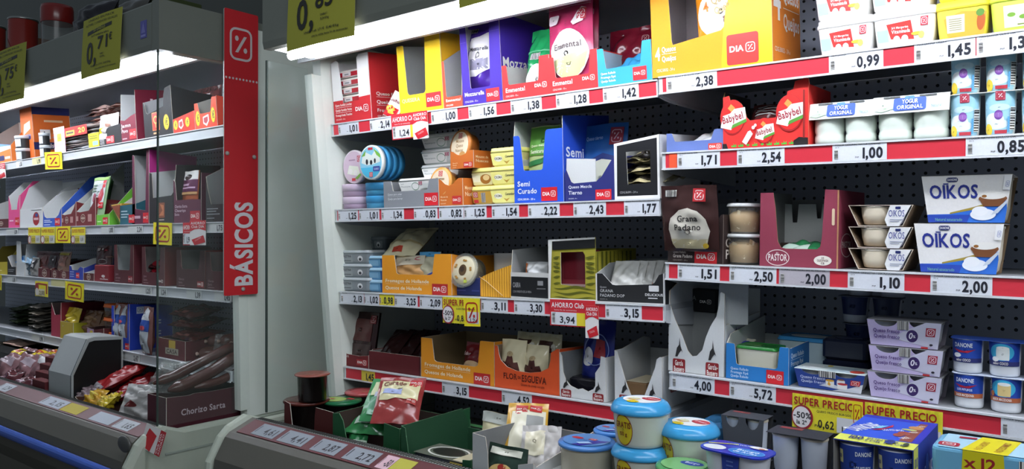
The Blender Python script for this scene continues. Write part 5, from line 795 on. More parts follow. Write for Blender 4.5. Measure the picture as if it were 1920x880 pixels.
# ------------------------------------------------------------------ promotion cards
def ahorro(k, xl, xr, yt, yb, pr, lab):
    hang(k, xl, xr, yt, yb, 'promotion_card', lab, 'promotion card', '#cf2430', [('t', 'AHORRO Club', .04, .70, .18, '#f4ecec', {'W': .72}), ('t', 'hasta fin de existencias', .1, .58, .05, '#e8b8b8', {'W': .5}), ('r', .03, .04, .6, .52, '#e3e5ea'), ('r', .6, .04, .84, .52, '#ecd638'), ('t', pr, .56, .12, .24, '#22242c', {'al': 'r', 'W': .34}), ('bar', .06, .1, .12, .46, 1), ('t', 'QUESO', .06, .46, .035, '#22242c')])
def club(k, xl, xr, yt, yb, lab, roll=0):
    return hang(k, xl, xr, yt, yb, 'club_card', lab, 'promotion card', '#ece8e6', [('p', [(0, .55), (0, 1), (1, 1), (1, .58), (.6, .66), (.3, .64)], '#cf2430'), ('t', 'AHORRO', .5, .84, .10, '#f4ecec', {'al': 'c', 'W': .86}), ('t', 'Club DIA', .5, .70, .10, '#f4ecec', {'al': 'c', 'W': .8}), ('p', [(.12, .22), (.85, .40), (.98, .12), (.3, -.0)], '#cf2430'), ('t', 'ClubDIA', .34, .15, .06, '#eeb0b0', {'W': .4, 'rot': .3})], y=-.0165, roll=roll)
ahorro('A2', 733, 792, 216, 263, '1,24', 'red and white promotion card reading 1,24 hanging from the top shelf')
club('A2', 772, 801, 211, 262, 'small red club card on the top shelf, over its promotion card')
ahorro('C2', 1031, 1116, 561, 610, '3,94', 'red and white promotion card reading 3,94 below the olive carton')
club('C2', 1097, 1122, 573, 634, 'small red club card below the olive carton, over its promotion card')
def superp(k, xl, xr, yt, yb, pr, lab, pc='-50%', full='SUPER PRECIO'):
    st = [('r', .1*i, .66, .1*i+.05, 1, '#d9d02c') for i in range(10)]
    hang(k, xl, xr, yt, yb, 'promotion_card', lab, 'promotion card', '#ecdf34', st+[('t', full, .03, .70, .21, '#a51d28', {'W': .90}), ('e', .16, .33, .165, .36, '#9c2430'), ('e', .15, .33, .14, .31, '#e9e4e6'), ('t', pc, .02, .30, .17, '#26242a', {'W': .28}), ('t', 'la 2ª', .07, .12, .12, '#26242a', {'W': .16}), ('t', pr, .64, .10, .22, '#26242a', {'al': 'r', 'W': .24}), ('t', 'PVP', .35, .11, .07, '#26242a'), ('t', 'QUESO FRESCO BURGOS', .38, .54, .06, '#26242a', {'W': .5}), ('r', .68, .04, .98, .48, '#d6d8dc'), ('t', '1,24', .95, .08, .15, '#3a3c44', {'al': 'r', 'W': .22})])
superp('C2', 830, 900, 557, 605, '0,85', 'yellow promotion card partly behind a percent card, middle bay third shelf')
superp('D3', 1486, 1612, 737, 800, '0,62', 'yellow promotion card reading 0,62 below the navy twin pack')
superp('D3', 1622, 1768, 754, 822, '0,62', 'yellow promotion card below the lilac packs, partly hidden by blue cardboard')
def pcard(k, xl, xr, yt, yb, lab, y=-.016, roll=0, bend=0): hang(k, xl, xr, yt, yb, 'percent_card', lab, 'promotion card', '#eede1c', PC, y=y, roll=roll, bend=bend)
pcard('C2', 870, 900, 561, 612, 'yellow percent card hanging from the middle bay third shelf', roll=-2)
pcard('D3', 1598, 1618, 752, 800, 'yellow percent card folded beside the 0,62 promotion card')
# left case
pcard('A1', 83, 115, 286, 318, 'yellow percent card on the left case top shelf', roll=3)
ptag('A1', 30, 42, '1,55', 'pale price tag under the black tins of the left case', '', bg='#eceef0', pale=1)
ptag('A1', 60, 76, '1,19', 'yellowish price tag under the orange carton of the left case', '', bg='#f0e8a8', pale=1)
club('A1', -6, 9, 308, 336, 'red club card at the far left edge of the top shelf')
for (a, b, lab) in ((53, 76, 'leftmost of the small yellow promotion cards on the second shelf of the left case'), (77, 103, 'second small yellow promotion card on the second shelf of the left case'), (134, 160, 'small yellow promotion card right of the percent card on the left case second shelf')):
    hang('B1', a, b, 427, 457, 'promotion_card', lab, 'promotion card', '#ecdf34', [('t', 'SUPER PRECIO', .06, .68, .2, '#c0641c', {'W': .88}), ('r', .02, .03, .98, .5, '#cfd0c8'), ('e', .12, .25, .14, .26, '#a8403c'), ('e', .12, .25, .1, .2, '#e4dfd8'), ('r', .28, .05, .6, .48, '#d8c83a'), ('t', '0,50', .3, .14, .2, '#54541c', {'W': .26}), ('t', '1,0', .66, .18, .18, '#5c5e60', {'W': .2})])
pcard('B1', 104, 132, 425, 456, 'yellow percent card under the maroon trays of the left case second shelf')
pcard('B1', 287, 322, 417, 458, 'yellow percent card seen through the left case glass on the second shelf', roll=2)
ahorro('B1', 343, 372, 418, 460, '1,95', 'promotion card behind glass on the second shelf of the left case')
club('B1', 356, 386, 414, 460, 'red club card behind glass on the second shelf of the left case')
for k, L in {'B1': [(12, 34, '1,29', 'under the white carton of the left case'), (190, 214, '1,85', 'under the green tray of the left case'), (240, 268, '2,24', 'under the narrow maroon carton of the left case'), (394, 419, '1,75', 'at the right end of the left case second shelf')],
             'C1': [(14, 30, '1,35', 'under the far left black tray of the third shelf'), (247, 285, '1,25', 'under the first maroon windowed carton of the left case'), (289, 313, '1,24', 'at the glass edge on the left case third shelf'), (350, 378, '1,39', 'under the wide maroon carton behind glass'), (402, 434, '1,45', 'at the right end of the left case third shelf')],
             'D1': [(60, 82, '1,99', 'under the flat packs of the left case lowest shelf'), (230, 262, '2,47', 'under the blue ham carton'), (306, 338, '2,20', 'under the red packs behind glass')]}.items():
    for a, b, p, wh in L: ptag(k, a, b, p, 'pale price tag reading %s %s' % (p, wh), '', bg='#d2d6d4', ink='#55585c', pale=1)
ptag('C1', 96, 122, '', 'yellowish price tag under the blue tray of the left case', '', bg='#d8d49a', pale=1)
hang('C1', 66, 90, 527, 555, 'promotion_card', 'small yellow card with red frame on the left case third shelf', 'promotion card', '#ecdf34', [('p', [(.2, .9), (.95, .85), (.95, .2), (.85, .2), (.85, .75), (.2, .8)], '#a83020'), ('r', .05, .05, .75, .5, '#d8d2b0'), ('e', .15, .6, .14, .28, '#9c2c2c'), ('e', .15, .3, .12, .25, '#e4dfd8'), ('t', '2,00', .34, .12, .25, '#6a5a1a', {'W': .4})])
pcard('C1', 122, 157, 527, 561, 'yellow percent card on the left case third shelf', roll=2)
pcard('C1', -12, 3, 515, 543, 'yellow percent card cut by the left edge of the picture')
# tags lying on the sloping label strips of the tub fronts
def striptag(zl, xl, xr, price, lab, bg='#8f979f', k=None):
    ya, yb = 1.333, 1.392; sl = (.0114+.013)/(1.395-1.33); th = math.atan(sl); yc = 1.3625; za = zl-.013+(ya-1.33)*sl
    def xat(px): q = cr-cf*((px-960)/F); P = V((0, yc, zl))-EYE; return -P.dot(q)/q.x
    x0, x1 = xat(xl), xat(xr); w = x1-x0; h = (yb-ya)/cos(th)*.86
    m = MB(); m.box(0, 0, .0006, w, h, .0014, bg+'!p'); it = []
    if price: it += [('t', price, .9, .2, .5, '#23252e', {'al': 'r', 'W': .5}), ('r', .06, .2, .1, .8, '#4a4c54')]
    art(m, it, lambda p, q, l: (p, q, .0014+l), w, h)
    tag(m.build('price_tag', None, Mx.Translation((x0, ya+.003, za+.0008)) @ Mx.Rotation(th, 4, 'X')), lab, 'price tag')
for a, b, p, l in ((484, 524, '4,61', 'leftmost'), (532, 578, '4,41', 'second from left'), (594, 640, '2,87', 'third from left'), (654, 706, '2,72', 'fourth from left')): striptag(RLIP, a, b, p, 'pale price tag on the right case sloping strip, '+l)
striptag(RLIP, 716, 738, '-50', 'small white and pink sticker on the sloping front strip of the right case', '#d8b4be'); striptag(RLIP, 739, 772, '', 'yellow green tag on the sloping front strip of the right case', '#b4b040')
for a, b, p, c, l in ((2, 22, '1,29', '#b9bfc6', 'white price tag at the far left of the left case front strip'), (84, 122, '2,15', '#b4bcc6', 'white price tag right of the yellow card on the left case front strip'), (124, 156, '', '#b8a83c', 'yellow tag on the left case front strip'), (178, 216, '', '#b4bcc6', 'white tag on the left case front strip below the saving box'), (222, 252, '1,65', '#c0c6cc', 'white price tag reading 1,65 at the right end of the left case front strip')): striptag(LLIP, a, b, p, l, c)
P = atY(38, 770, 1.318); w_ = .15
sheet('promotion_card', 'yellow promotion card lying over the left case front strip', 'promotion card', Mx.Translation((P.x, 1.320, P.z+.0)) @ Mx.Rotation(R(-62), 4, 'X'), .16, .085, '#d8c820', [('t', 'SUPER PRECIO', .3, .6, .2, '#a83020', {'W': .66}), ('e', .2, .4, .15, .25, '#b8b8a0'), ('t', '0,50', .4, .15, .25, '#6a6410', {'W': .3})])
P = atY(262, 838, 1.325); sheet('club_card', 'red and white club card standing at the right end of the left case front strip', 'promotion card', Mx.Translation((P.x, 1.325, P.z)) @ Mx.Rotation(R(8), 4, 'Z') @ Mx.Rotation(R(-12), 4, 'X') @ Mx.Rotation(R(10), 4, 'Y'), .115, .085, '#d8d4d2', [('p', [(.04, .1), (.5, -.0), (.62, .7), (.2, .86)], '#c0202a'), ('r', .74, 0, 1, 1, '#a81c26'), ('t', 'AHORRO', .95, .05, .09, '#e8d8d8', {'rot': pi/2, 'W': .62}), ('t', 'Club DIA', .84, .05, .09, '#e8d8d8', {'rot': pi/2, 'W': .62})])
# hanging yellow posters on the canopies
def poster(x0p, y0p, x1p, ytp, pr, lab, Y=1.366, sk=0):
    A = atY(x0p, y0p, Y); B = atY(x1p, y0p, Y); q = cr-cf*((x1p-960)/F); xr = -(V((0, Y, A.z))-EYE).dot(q)/q.x; T_ = atY(x0p, ytp, Y); w, h = xr-A.x, T_.z-A.z
    a, b = pr.split(',')
    sheet('hanging_poster', lab, 'poster', Mx.Translation((A.x, Y, A.z)), w, h, '#a9a83a', [('t', 'UNIDAD EN PACK', .5, .93, .035, '#2c2c1a', {'al': 'c', 'W': .66, 'b': 0}), ('t', 'ACTIMEL 2 UNIDADES IGUALES', .5, .86, .035, '#2c2c1a', {'al': 'c', 'W': .8, 'b': 0}), ('p', [(.16, .70), (.78, .76), (.78, .82), (.16, .76)], '#22221c'), ('t', 'SU UNIDAD', .34, .735, .04, '#a9a83a', {'W': .3, 'rot': .03}), ('t', 'La 2ª unidad te sale a', .5, .66, .03, '#2c2c1a', {'al': 'c', 'W': .44}), ('t', a+',', .17, .22, .34, '#23231b', {'W': .27}), ('t', b, .46, .42, .20, '#23231b', {'W': .25}), ('t', '€', .74, .52, .11, '#23231b'), ('t', 'Unidad 1', .54, .32, .025, '#2c2c1a'), ('t', '13,24 €/kg', .54, .27, .025, '#2c2c1a'), ('t', 'Unidad 1 ud. 1,71 €  13,40 €/kg', .3, .15, .025, '#2c2c1a', {'W': .5}), ('t', 'oferta válida hasta fin de existencias', .42, .09, .02, '#2c2c1a', {'W': .5})], bend=.012)
poster(541, 98, 668, -55, '0,85', 'yellow poster reading 0,85 hanging from the right case canopy')
poster(155, 150, 228, 40, '0,71', 'yellow poster reading 0,71 hanging from the left case canopy')
poster(-14, 202, 48, 102, '0,75', 'yellow poster reading 0,75 at the far left of the left canopy')
poster(864, 17, 978, -130, '0,99', 'yellow poster whose lower edge shows at the top of the picture')
# ------------------------------------------------------------------ goods in the tub of the right case
S = T2
def tubz(py, px, y): return S.Z(py, S.X(px, y), y)
h0 = tubz(752, 533, .03)
carton('T2', 'dark red tray with cut front holding black cheese moulds', 533, 624, 752, y=.03, d=.30, out='#4f1512', inn='#3a1a16', front=[(0, 1), (.12, .97), (.2, .38), (.62, .36), (.64, .85), (.66, 1.0), (1, .98)], side=[(0, .98), (.06, .9), (1, .9)], back=.8, a=[('dia', .68, .05, .98, .3, '#7a1a18')])
def mould(lab, xl, xr, y, z, h, film, flt, art_=()):
    cx, r = S.circ(xl, xr, y); r *= .95; e = tag(empty('cheese_mould', S.at(cx, y+r, z+.0006)), lab, 'cheese')
    cupmesh(e, r, h, '#14100f!g', film, prof=[(.80, 0), (.82, .05), (.87, .9), (.93, .93)], lp=[(.93, .92), (1.02, .94), (1.05, .965), (1.0, .99), (.5, 1.0), (1e-6, .998)], ta=art_); return e
mould('black cheese mould standing in the front of the dark red tray', 531, 622, .045, .006, .165, '#5a2a22!g', 1)
mould('small black cheese mould with reddish film stacked on top', 552, 622, .055, .1725, .085, '#8a4a3e!g', 1)
e = mould('black cheese mould with green and lime film lid beside the front mould', 604, 682, .14, .006, .158, '#1f6a42!g', 1, [('e', .36, .36, .34, .3, '#8fae30!g'), ('r', .55, .6, .8, .72, '#b0262c'), ('p', [(.12, .3), (.3, .42), (.34, .3), (.2, .2)], '#a8262c'), ('e', .2, .26, .07, .06, '#e8e0d8')])
mould('second black mould with red film behind the green lidded one', 646, 712, .24, .006, .17, '#a8484a!g', 1)
carton('T2', 'dark green tray with cut front piled with green and red pouches', 624, 749, 773, y=.02, d=.29, out='#14512c', inn='#3a2a24', front=[(0, .98), (.10, 1), (.16, .9), (.26, .4), (.34, .30), (.72, .2), (.76, .3), (.78, 1.0), (1, .96)], side=[(0, .96), (1, 1.0)], back=.8, edge='#4f7a58', a=[('t', 'Queso mezcla', .02, .12, .05, '#8fb09a', {'W': .22, 'b': 0}), ('t', 'Semicurado', .25, .10, .10, '#a8c0ae', {'W': .38}), ('dia', .80, -.02, .97, .16, '#a8201e')])
pz = h0
for i, (px0, px1, y, z, ln, yw, col, lab, A) in enumerate((
  (640, 735, .05, .115, 70, 22, '#2f7a44!g', 'green pouch lying lowest on the dark green tray', [('r', .1, .6, .8, .8, '#8fb45a!g'), ('r', .2, .2, .6, .4, '#bcd4c0!g')]),
  (672, 770, .075, .150, 55, 30, '#3f8a55!g', 'green and white cheese pouch lying second from the top of the pile', [('p', [(.1, .55), (.9, .55), (.95, .9), (.1, .9)], '#d4dcb0!g'), ('t', 'curado', .3, .76, .09, '#5a8a3a', {'W': .5}), ('dia', .72, .74, .95, .92, '#b8262c'), ('r', .15, .1, .85, .5, '#78b090!g'), ('r', .2, .5, .5, .62, '#c4cce0')]),
  (694, 792, .035, .165, 52, 34, '#8a3432!g', 'red and cream cheese pouch on top of the pile', [('p', [(.08, .45), (.92, .45), (.92, .9), (.08, .9)], '#d9d2a6!g'), ('t', 'Curado', .12, .76, .1, '#6a2a24', {'W': .5}), ('dia', .68, .76, .95, .93, '#b8262c'), ('r', .15, .55, .55, .68, '#9aa6cc'), ('dia', .7, .34, .9, .46, '#a8302c')]),
  (645, 700, .0, .03, 24, 24, '#2a7442!g', 'green pouch seen in the cut front of the dark green tray', [('r', .0, .55, 1, .7, '#a8bca8!g')]))):
    if i == 3: y = .035
    bag('T2', lab, px0, px1, None, 700, y, t=.03, col=col, lean=ln, yaw=yw, z=z, h=.17 if i < 3 else .10, w=.135 if i < 3 else .06, seed=140+i, crk=.005, name='cheese_pouch', cat='cheese', a=A)
carton('T2', 'dark green tray holding a black and yellow cheese wedge', 752, 884, 799, y=.01, d=.27, out='#154a2b', inn='#1c4a2e', front=[(0, 1), (.06, .98), (.14, .40), (.22, .22), (.86, .0), (.87, .64), (1, .62)][:4]+[(.82, .14), (.86, .2), (.88, .72), (1, .74)], side=[(0, .74), (1, .75)], lside=[(0, 1), (.9, 1.02), (1, .8)], back=.7, edge='#4f7a58')
block('T2', 'black and pale yellow cheese wedge in the second dark green tray', 770, 868, None, .12, '#15161c!g', y=.03, z=.01, h=.105, cat='cheese', name='cheese_wedge', bev=.008, a=[('p', [(.72, 0), (1, 0), (1, 1), (.76, 1)], '#c8b45c!g')], ta=[('p', [(.02, .05), (.98, .05), (.98, .9), (.02, .9)], '#6a6e62!g'), ('o', .45, .5, .36, .36, .006, '#d8d8d0'), ('e', .45, .5, .28, .26, '#22241f'), ('r', .75, .1, .95, .8, '#c8c0a0')])
for i in range(2): block('T2', ['dark wrapped cheese block behind the pouch pile', 'second dark wrapped cheese block at the back of the tub'][i], 800+50*i, 850+50*i, None, .12, '#20221f!g', y=.30, z=.0, h=.12, cat='cheese', name='cheese_block', bev=.01, ta=[('r', .1, .2, .9, .4, '#3a6a40')])
carton('T2', 'white low carton of cheese packs in the middle of the tub', 886, 1000, 812, y=.01, d=.27, out='#b9bcbc', inn='#7c7e7e', front=[(0, 1), (.22, .98), (.26, .8), (.28, .30), (.30, .2), (.70, .1), (.74, .2), (.76, .74), (1, .80)], side=[(0, .80), (.04, .74), (1, .9)], lside=[(0, 1), (1, .95)], back=.85)
bag('T2', 'dark green and cream cheese pack with round label in the white low carton', 906, 990, None, 800, .03, t=.045, col='#2b3d33!g', lean=10, z=.03, h=.15, w=.12, seed=150, name='cheese_pack', cat='cheese', a=[('e', .5, .42, .42, .30, '#d8b878!g'), ('t', 'Gran', .5, .46, .12, '#1f2a24', {'al': 'c', 'rot': .15, 'W': .4}), ('t', 'Capitán', .5, .30, .12, '#1f2a24', {'al': 'c', 'rot': .15, 'W': .6}), ('e', .5, .66, .09, .06, '#b0302a'), ('r', .1, .85, .9, .95, '#d8d8c8!g')])
bag('T2', 'cream cheese pack with maroon label at the back left of the white low carton', 893, 950, None, 770, .18, t=.03, col='#d8cfa8!g', lean=10, z=.01, h=.20, w=.11, seed=151, name='cheese_pack', cat='cheese', a=[('r', .12, .4, .88, .75, '#7c3a2a'), ('t', 'GRAN CAPITÁN', .5, .6, .05, '#ead8b8', {'al': 'c', 'W': .6}), ('r', .2, .48, .8, .52, '#d8c098'), ('r', 0, .86, 1, 1, '#b8bcb4!g')])
bag('T2', 'gold edged cheese pack tilted above the white low carton', 940, 1020, None, 760, .10, t=.035, col='#c89a3c!g', lean=45, yaw=30, z=.105, h=.19, w=.11, seed=152, name='cheese_pack', cat='cheese', a=[('r', .12, .1, .95, .85, '#dcd8c0!g'), ('dia', .2, .8, .5, .95, '#b8302c'), ('dia', .55, .82, .85, .95, '#b8302c'), ('r', .5, .25, .9, .75, '#8a8c88'), ('r', .55, .3, .85, .5, '#c4c6c4')])
bag('T2', 'clear film wrapped cheese pack leaning in the white low carton', 970, 1040, None, 780, .05, t=.035, col='#b8b4b0!g', lean=38, yaw=30, z=.075, h=.17, w=.10, seed=153, crk=.009, name='cheese_pack', cat='cheese', a=[('r', .1, .5, .6, .9, '#d8d2b8!g')])
block('T2', 'white paper wrapped cheese block at the right of the white low carton', 996, 1052, None, .16, '#c6c7c5!g', y=.02, z=.0, h=.135, cat='cheese', name='cheese_block', bev=.012)
# round tubs
def vent(lab, cx_, y, z, r, proto=None, rot=0):
    M = S.at(cx_, y, z+.0008, rot)
    if proto: return clone(proto, M, lab)
    e = tag(empty('fresh_cheese_tub', M), lab, 'cheese', 'blue lidded round cheese tubs')
    h = .098
    cupmesh(e, r, h, '#c9cdc0!g', '#3f9fd6!g', prof=[(.78, 0), (.84, .03), (.87, .1), (.97, .74), (.98, .78)], lp=[(1.0, .74), (1.055, .755), (1.06, .80), (1.02, .87), (.94, .95), (.86, .985), (.80, 1.0), (1e-6, 1.0)],
        a=[('e', .42, .40, .155, .36, '#8a3a2a'), ('e', .42, .40, .145, .335, '#d6c228'), ('t', 'GRATIS', .42, .46, .13, '#7a3020', {'al': 'c', 'W': .26}), ('t', '150 g', .42, .28, .08, '#7a3020', {'al': 'c', 'W': .14})],
        ta=[('e', .5, .55, .36, .33, '#e6e9e6'), ('e', .64, .66, .19, .14, '#a8283a'), ('e', .64, .66, .17, .12, '#b8303c'), ('t', 'El Ventero', .64, .64, .06, '#f0e8e8', {'al': 'c', 'W': .28}), ('p', [(.24, .42), (.42, .36), (.5, .52), (.3, .6)], '#d8a868'), ('e', .36, .52, .1, .07, '#d8dcb8'), ('o', .46, .26, .12, .09, .003, '#8a7a20'), ('e', .46, .26, .115, .085, '#e6d21e'), ('t', 'GRATIS', .46, .24, .04, '#7a3020', {'al': 'c', 'W': .16})])
    return e
yv = .055; cx_, r_ = S.circ(1145, 1261, yv); r_ *= .95; hv = .0988
zt = tubz(849, 1202, yv); zb = zt-hv
pv = vent('blue lidded round fresh cheese tub with yellow seal, top of the stack', cx_, yv+r_, zt, r_)
vent('blue lidded fresh cheese tub directly under the topmost one', cx_+.001, yv+r_, zb, r_, pv)
nv = max(1, int(zb/hv))
vent('lowest blue lidded fresh cheese tub of the front stack', cx_, yv+r_, max(zb-hv, 0), r_, pv)
yv2 = .10; cx2 = S.X(1292, yv2+r_, .15); zz = tubz(893, 1290, yv2)
vent('blue lidded fresh cheese tub with large maroon badge right of the front stack', cx2, yv2+r_, max(zz, .0), r_, pv, -20)
vent('blue lidded fresh cheese tub under the right one', cx2, yv2+r_, max(zz-hv, 0), r_, pv, 10)
film = [('e', .5, .5, .46, .46, '#5a8fcc!g'), ('p', [(.42, .05), (.62, .05), (.9, .5), (.95, .62), (.7, .55)], '#34309a!g'), ('e', .28, .52, .13, .07, '#b02a38'), ('dia', .52, .5, .68, .62, '#b02a38'), ('t', 'fresco', .36, .36, .06, '#3a58b0', {'W': .3, 'rot': .3}), ('p', [(.55, .15), (.75, .3), (.62, .36), (.45, .2)], '#a8c4e4')]
def filmtub(lab, xl, xr, y, z, h, body='#c4bea8', col='#4f86c8!g', art_=film):
    cx, r = S.circ(xl, xr, y); r *= .95; e = tag(empty('film_lidded_tub', S.at(cx, y+r, z+.0008)), lab, 'cheese')
    cupmesh(e, r, h, body+'!g', col, prof=[(.82, 0), (.86, .04), (.90, .2), (.94, .93), (.98, .95)], lp=[(.98, .94), (1.04, .95), (1.05, .97), (1.0, .99), (.6, 1.0), (1e-6, 1.0)], ta=art_); return e
ht = tubz(826, 1100, .10); filmtub('wide pale cheese tub with blue film lid left of the tub stack', 1046, 1158, .05, .0, ht*.98)
filmtub('blue film lidded cheese tub behind the wide pale one', 1112, 1185, .18, .0, tubz(797, 1140, .25), col='#4a8ad2!g')
def gfilm(): pass
filmtub('green film lidded tub at the lower edge of the picture', 1228, 1340, -.01 if False else .005, .0, tubz(872, 1285, .06), col='#4f9a5a!g', art_=[('e', .5, .5, .45, .45, '#7cba78!g'), ('e', .62, .6, .24, .14, '#1f3f9c'), ('t', 'Burgo', .62, .58, .1, '#e8eef8', {'al': 'c', 'W': .3})])
# twin pot pack of fresh cheese, and carton packs at the right
def twin(lab, xl, xr, ytop, y, copy=None, z=None, M=None):
    x0 = S.X(xl, y, .2); w = S.X(xr, y, .2)-x0; h = .085; z = z if z is not None else S.Z(ytop, x0, y)-h
    e = tag(empty('fresh_cheese_twin_pack', S.at(x0, y, z, -6)), lab, 'cheese', 'blue and white twin pot packs'); d = w*.62
    m = MB(); lp = rr(w*1.02, d, .03, 6, w/2, d/2); m.loft([[(p, q, zz) for p, q in lp] for zz in (h*.965, h)], '#2436b4!g', smooth=False)
    art(m, [('e', .2, .32, .17, .2, '#d8dbe0'), ('e', .68, .36, .27, .26, '#2f7ac8'), ('o', .68, .36, .27, .26, .002, '#6a9ae0'), ('t', 'Burgo', .68, .40, .12, '#e6eef8', {'al': 'c', 'W': .34}), ('t', 'de Arias', .68, .24, .11, '#e6eef8', {'al': 'c', 'W': .36}), ('p', [(.02, .55), (.4, .86), (.42, .82), (.04, .5)], '#c8c840'), ('t', 'NATURAL', .36, .74, .06, '#c4d0f0', {'W': .26, 'rot': .2}), ('e', .72, .84, .14, .1, '#e4e2de'), ('e', .78, .8, .05, .04, '#b8604a')], lambda p, q, l: (p, q, h+l), w, d); m.build('film_lid', e)
    for i in (0, 1): cupmesh(e, w*.235, h*.96, '#c9ced6!g', None, prof=[(.7, 0.002), (.78, .05), (.9, .5), (1, .9), (1.02, .97)], c=(w*(.26+.48*i), d/2, 0), n=30, names=('pot', ''))
    m = MB(); m.prism([(w*.36, h*.97), (w*.64, h*.97), (w*.60, h*.15), (w*.40, h*.15)], lambda p, q, l: (p, l, q), d*.14, d*.15, '#233a94!p'); art(m, [('r', .30, .1+.14*i, .68, .15+.14*i, '#5a70b8') for i in range(6)], lambda p, q, l: (w*.36+p, d*.14-l, h*.2+q), w*.28, h*.7); m.build('card_band', e); return e, w, h, z
tp, w_, h_, z_ = twin('blue and white twin pot pack with blue oval print on its lid', 1304, 1432, 838, .045)
z2 = z_-h_-.0015; n = 0
while z2 > -.01: clone(tp, S.at(S.X(1304, .045, .2)+.002*n, .045, max(z2, .0006), -6), ['twin pot pack under the blue oval one', 'lower twin pot pack under the blue oval one', 'lowest twin pot pack of that pile'][n]); z2 -= h_+.0015; n += 1
# dark card packs farther back
for i, (xl, xr, yt, y, col, lab) in enumerate(((1352, 1432, 778, .26, '#3a3d44', 'dark grey card pack behind the twin pots'), (1436, 1545, 810, .12, '#2c2e36', 'dark sleeved pack with one pale pot showing'), (1300, 1350, 790, .27, '#2f4f6a', 'dim blue lidded pack far back in the tub'))):
    x0 = S.X(xl, y, .2); w = S.X(xr, y, .2)-x0; h = S.Z(yt, x0, y); 
    if i < 2:
        hh = .098; z = h-hh; e = sleeve_pack('T2', lab, x0, y, z, w, w*.62, hh, name='sleeved_pot_pack', flare=.84, col=['#4a4d54', '#7a7c86'][i], cupc='#c4ccda', inner='#2a2b30', topcol=col, scoop=1, arts=[], tops=[('r', .1, .7, .5, .9, '#8a3a3a')])
        n = 0; zz = z-hh-.001
        if i == 1:
            c0 = bpy.data.objects.remove([c for c in e.children if c.name.startswith('sleeve_front')][0])
        while zz > -.02: clone(e, S.at(x0, y, max(zz, .0006)), lab.replace('dark', ['lower dark', 'lowest dark', 'bottom dark'][n])); zz -= hh+.001; n += 1
    else: block('T2', lab, xl, xr, None, .12, '#2f5f84!g', y=y, z=0, h=h, name='carton_box', bev=.01)
# blue carton of twelve cups: open ends show the cups
def dpack(lab, X0, X1, Y0, Y1, zt, hp, first=None):
    w, d = X1-X0, Y1-Y0; M = S.at(X0, Y0, zt-hp)
    if first: return clone(first, M, lab)
    e = tag(empty('yoghurt_multipack', M), lab, 'yoghurt', 'blue yoghurt multipacks'); t = .0012; m = MB()
    m.box(0, 0, hp-t, w, d, hp, '#2a3cb0!p')
    art(m, [('r', .0, .0, 1, .20, '#ccd25a!p'), ('p', [(.0, .2), (1, .2), (1, 1), (0, 1)], '#2b4fc4!p'), ('r', .90, .2, 1, 1, '#2c30a8!p'), ('r', .0, .9, 1, 1, '#2c30a8!p'), ('p', [(.74, .22), (.90, .22), (.90, .9), (.80, .9)], '#84443a!p'), ('e', .80, .72, .10, .06, '#c08a48'), ('e', .72, .48, .08, .06, '#9a4a34'), ('e', .74, .62, .10, .03, '#b8c070'), ('e', .68, .40, .07, .06, '#984a38'),
       ('t', 'DANONE', .16, .32, .13, '#e8eefa', {'W': .62, 'rot': 1.15}), ('p', [(.30, .44), (.42, .48), (.52, .64), (.50, .72), (.44, .56), (.34, .48)], '#b02840'), ('p', [(.3, .5), (.4, .54), (.46, .66), (.36, .62)], '#7fc4e4'), ('t', 'LOS PITUFOS', .46, .46, .05, '#e0e8f6', {'W': .28, 'rot': .5}), ('t', 'SABOR', .78, .27, .05, '#f0e6dc', {'W': .14, 'rot': .9}), ('t', 'FRESA', .82, .5, .04, '#f0e6dc', {'W': .12, 'rot': .9}), ('t', 'GALLETA', .84, .74, .04, '#f0e6dc', {'W': .12, 'rot': .9}),
       ('t', '100', .14, .06, .10, '#28327c', {'W': .2}), ('t', 'PUNTOS', .38, .11, .04, '#28327c'), ('t', 'POR PACK', .38, .04, .04, '#28327c'), ('e', .68, .12, .06, .06, '#2b3c7c'), ('e', .88, .10, .035, .05, '#3a4630')], lambda p, q, l: (p, q, hp+l), w, d); m.build('card_top', e)
    m = MB(); m.box(w-t, 0, 0, w, d, hp-t, '#28409c!p'); art(m, [('r', .0, 0, .16, 1, '#ccd25a!p'), ('t', '100', .08, .66, .16, '#28327c', {'al': 'c', 'W': .13}), ('t', 'PUNTOS', .08, .5, .06, '#28327c', {'al': 'c', 'W': .12}), ('t', 'DANONE', .9, .3, .2, '#d8e0f0', {'al': 'r', 'W': .5}), ('e', .5, .5, .06, .2, '#3f6ac0')], lambda p, q, l: (w+l, p, q), d, hp); m.build('card_side', e)
    MB().box(0, 0, 0, t, d, hp-t, '#8c8a86!p').build('card_side', e); MB().box(t, 0, 0, w-t, d, t, '#8c8a86!p').build('card_bottom', e)
    r = (w-.008)/4*.97
    for j in range(2):
        for i in range(2): cupmesh(e, r, hp-.008, '#d9dde2', '#c8ccd4', [('r', 0, .24, 1, .97, '#233f94'), ('t', 'DANONE', .9, .78, .08, '#dfe6f2', {'al': 'r', 'W': .36}), ('rr', .1, .6, .24, .86, .006, '#d8d49a'), ('t', '100', .17, .70, .07, '#28327c', {'al': 'c', 'W': .1}), ('p', [(.42, .26), (1, .26), (1, .46), (.6, .42)], '#b02838'), ('t', 'SABOR', .62, .30, .07, '#f0e6e2', {'W': .26}), ('t', 'LOS PITUFOS', .52, .52, .06, '#dfe6f2', {'W': .36})] if j == 0 else (), prof=[(.84, 0), (.88, .04), (.90, .22), (1, .93), (1, .95)], lp=[(1, .94), (1.02, .95), (1.02, .975), (1e-6, .98)], c=(w*(.25+.5*i), r+.004+j*2.08*r, t+.0006), n=28, names=('cup', 'foil_lid'))
    return e
ytp = .045; zt = .333
def gz(px, py, z): d = ray(px, py); k = (S.O.z+z-H)/d.z; P = EYE+d*k; return P.x-S.O.x, P.y-S.O.y
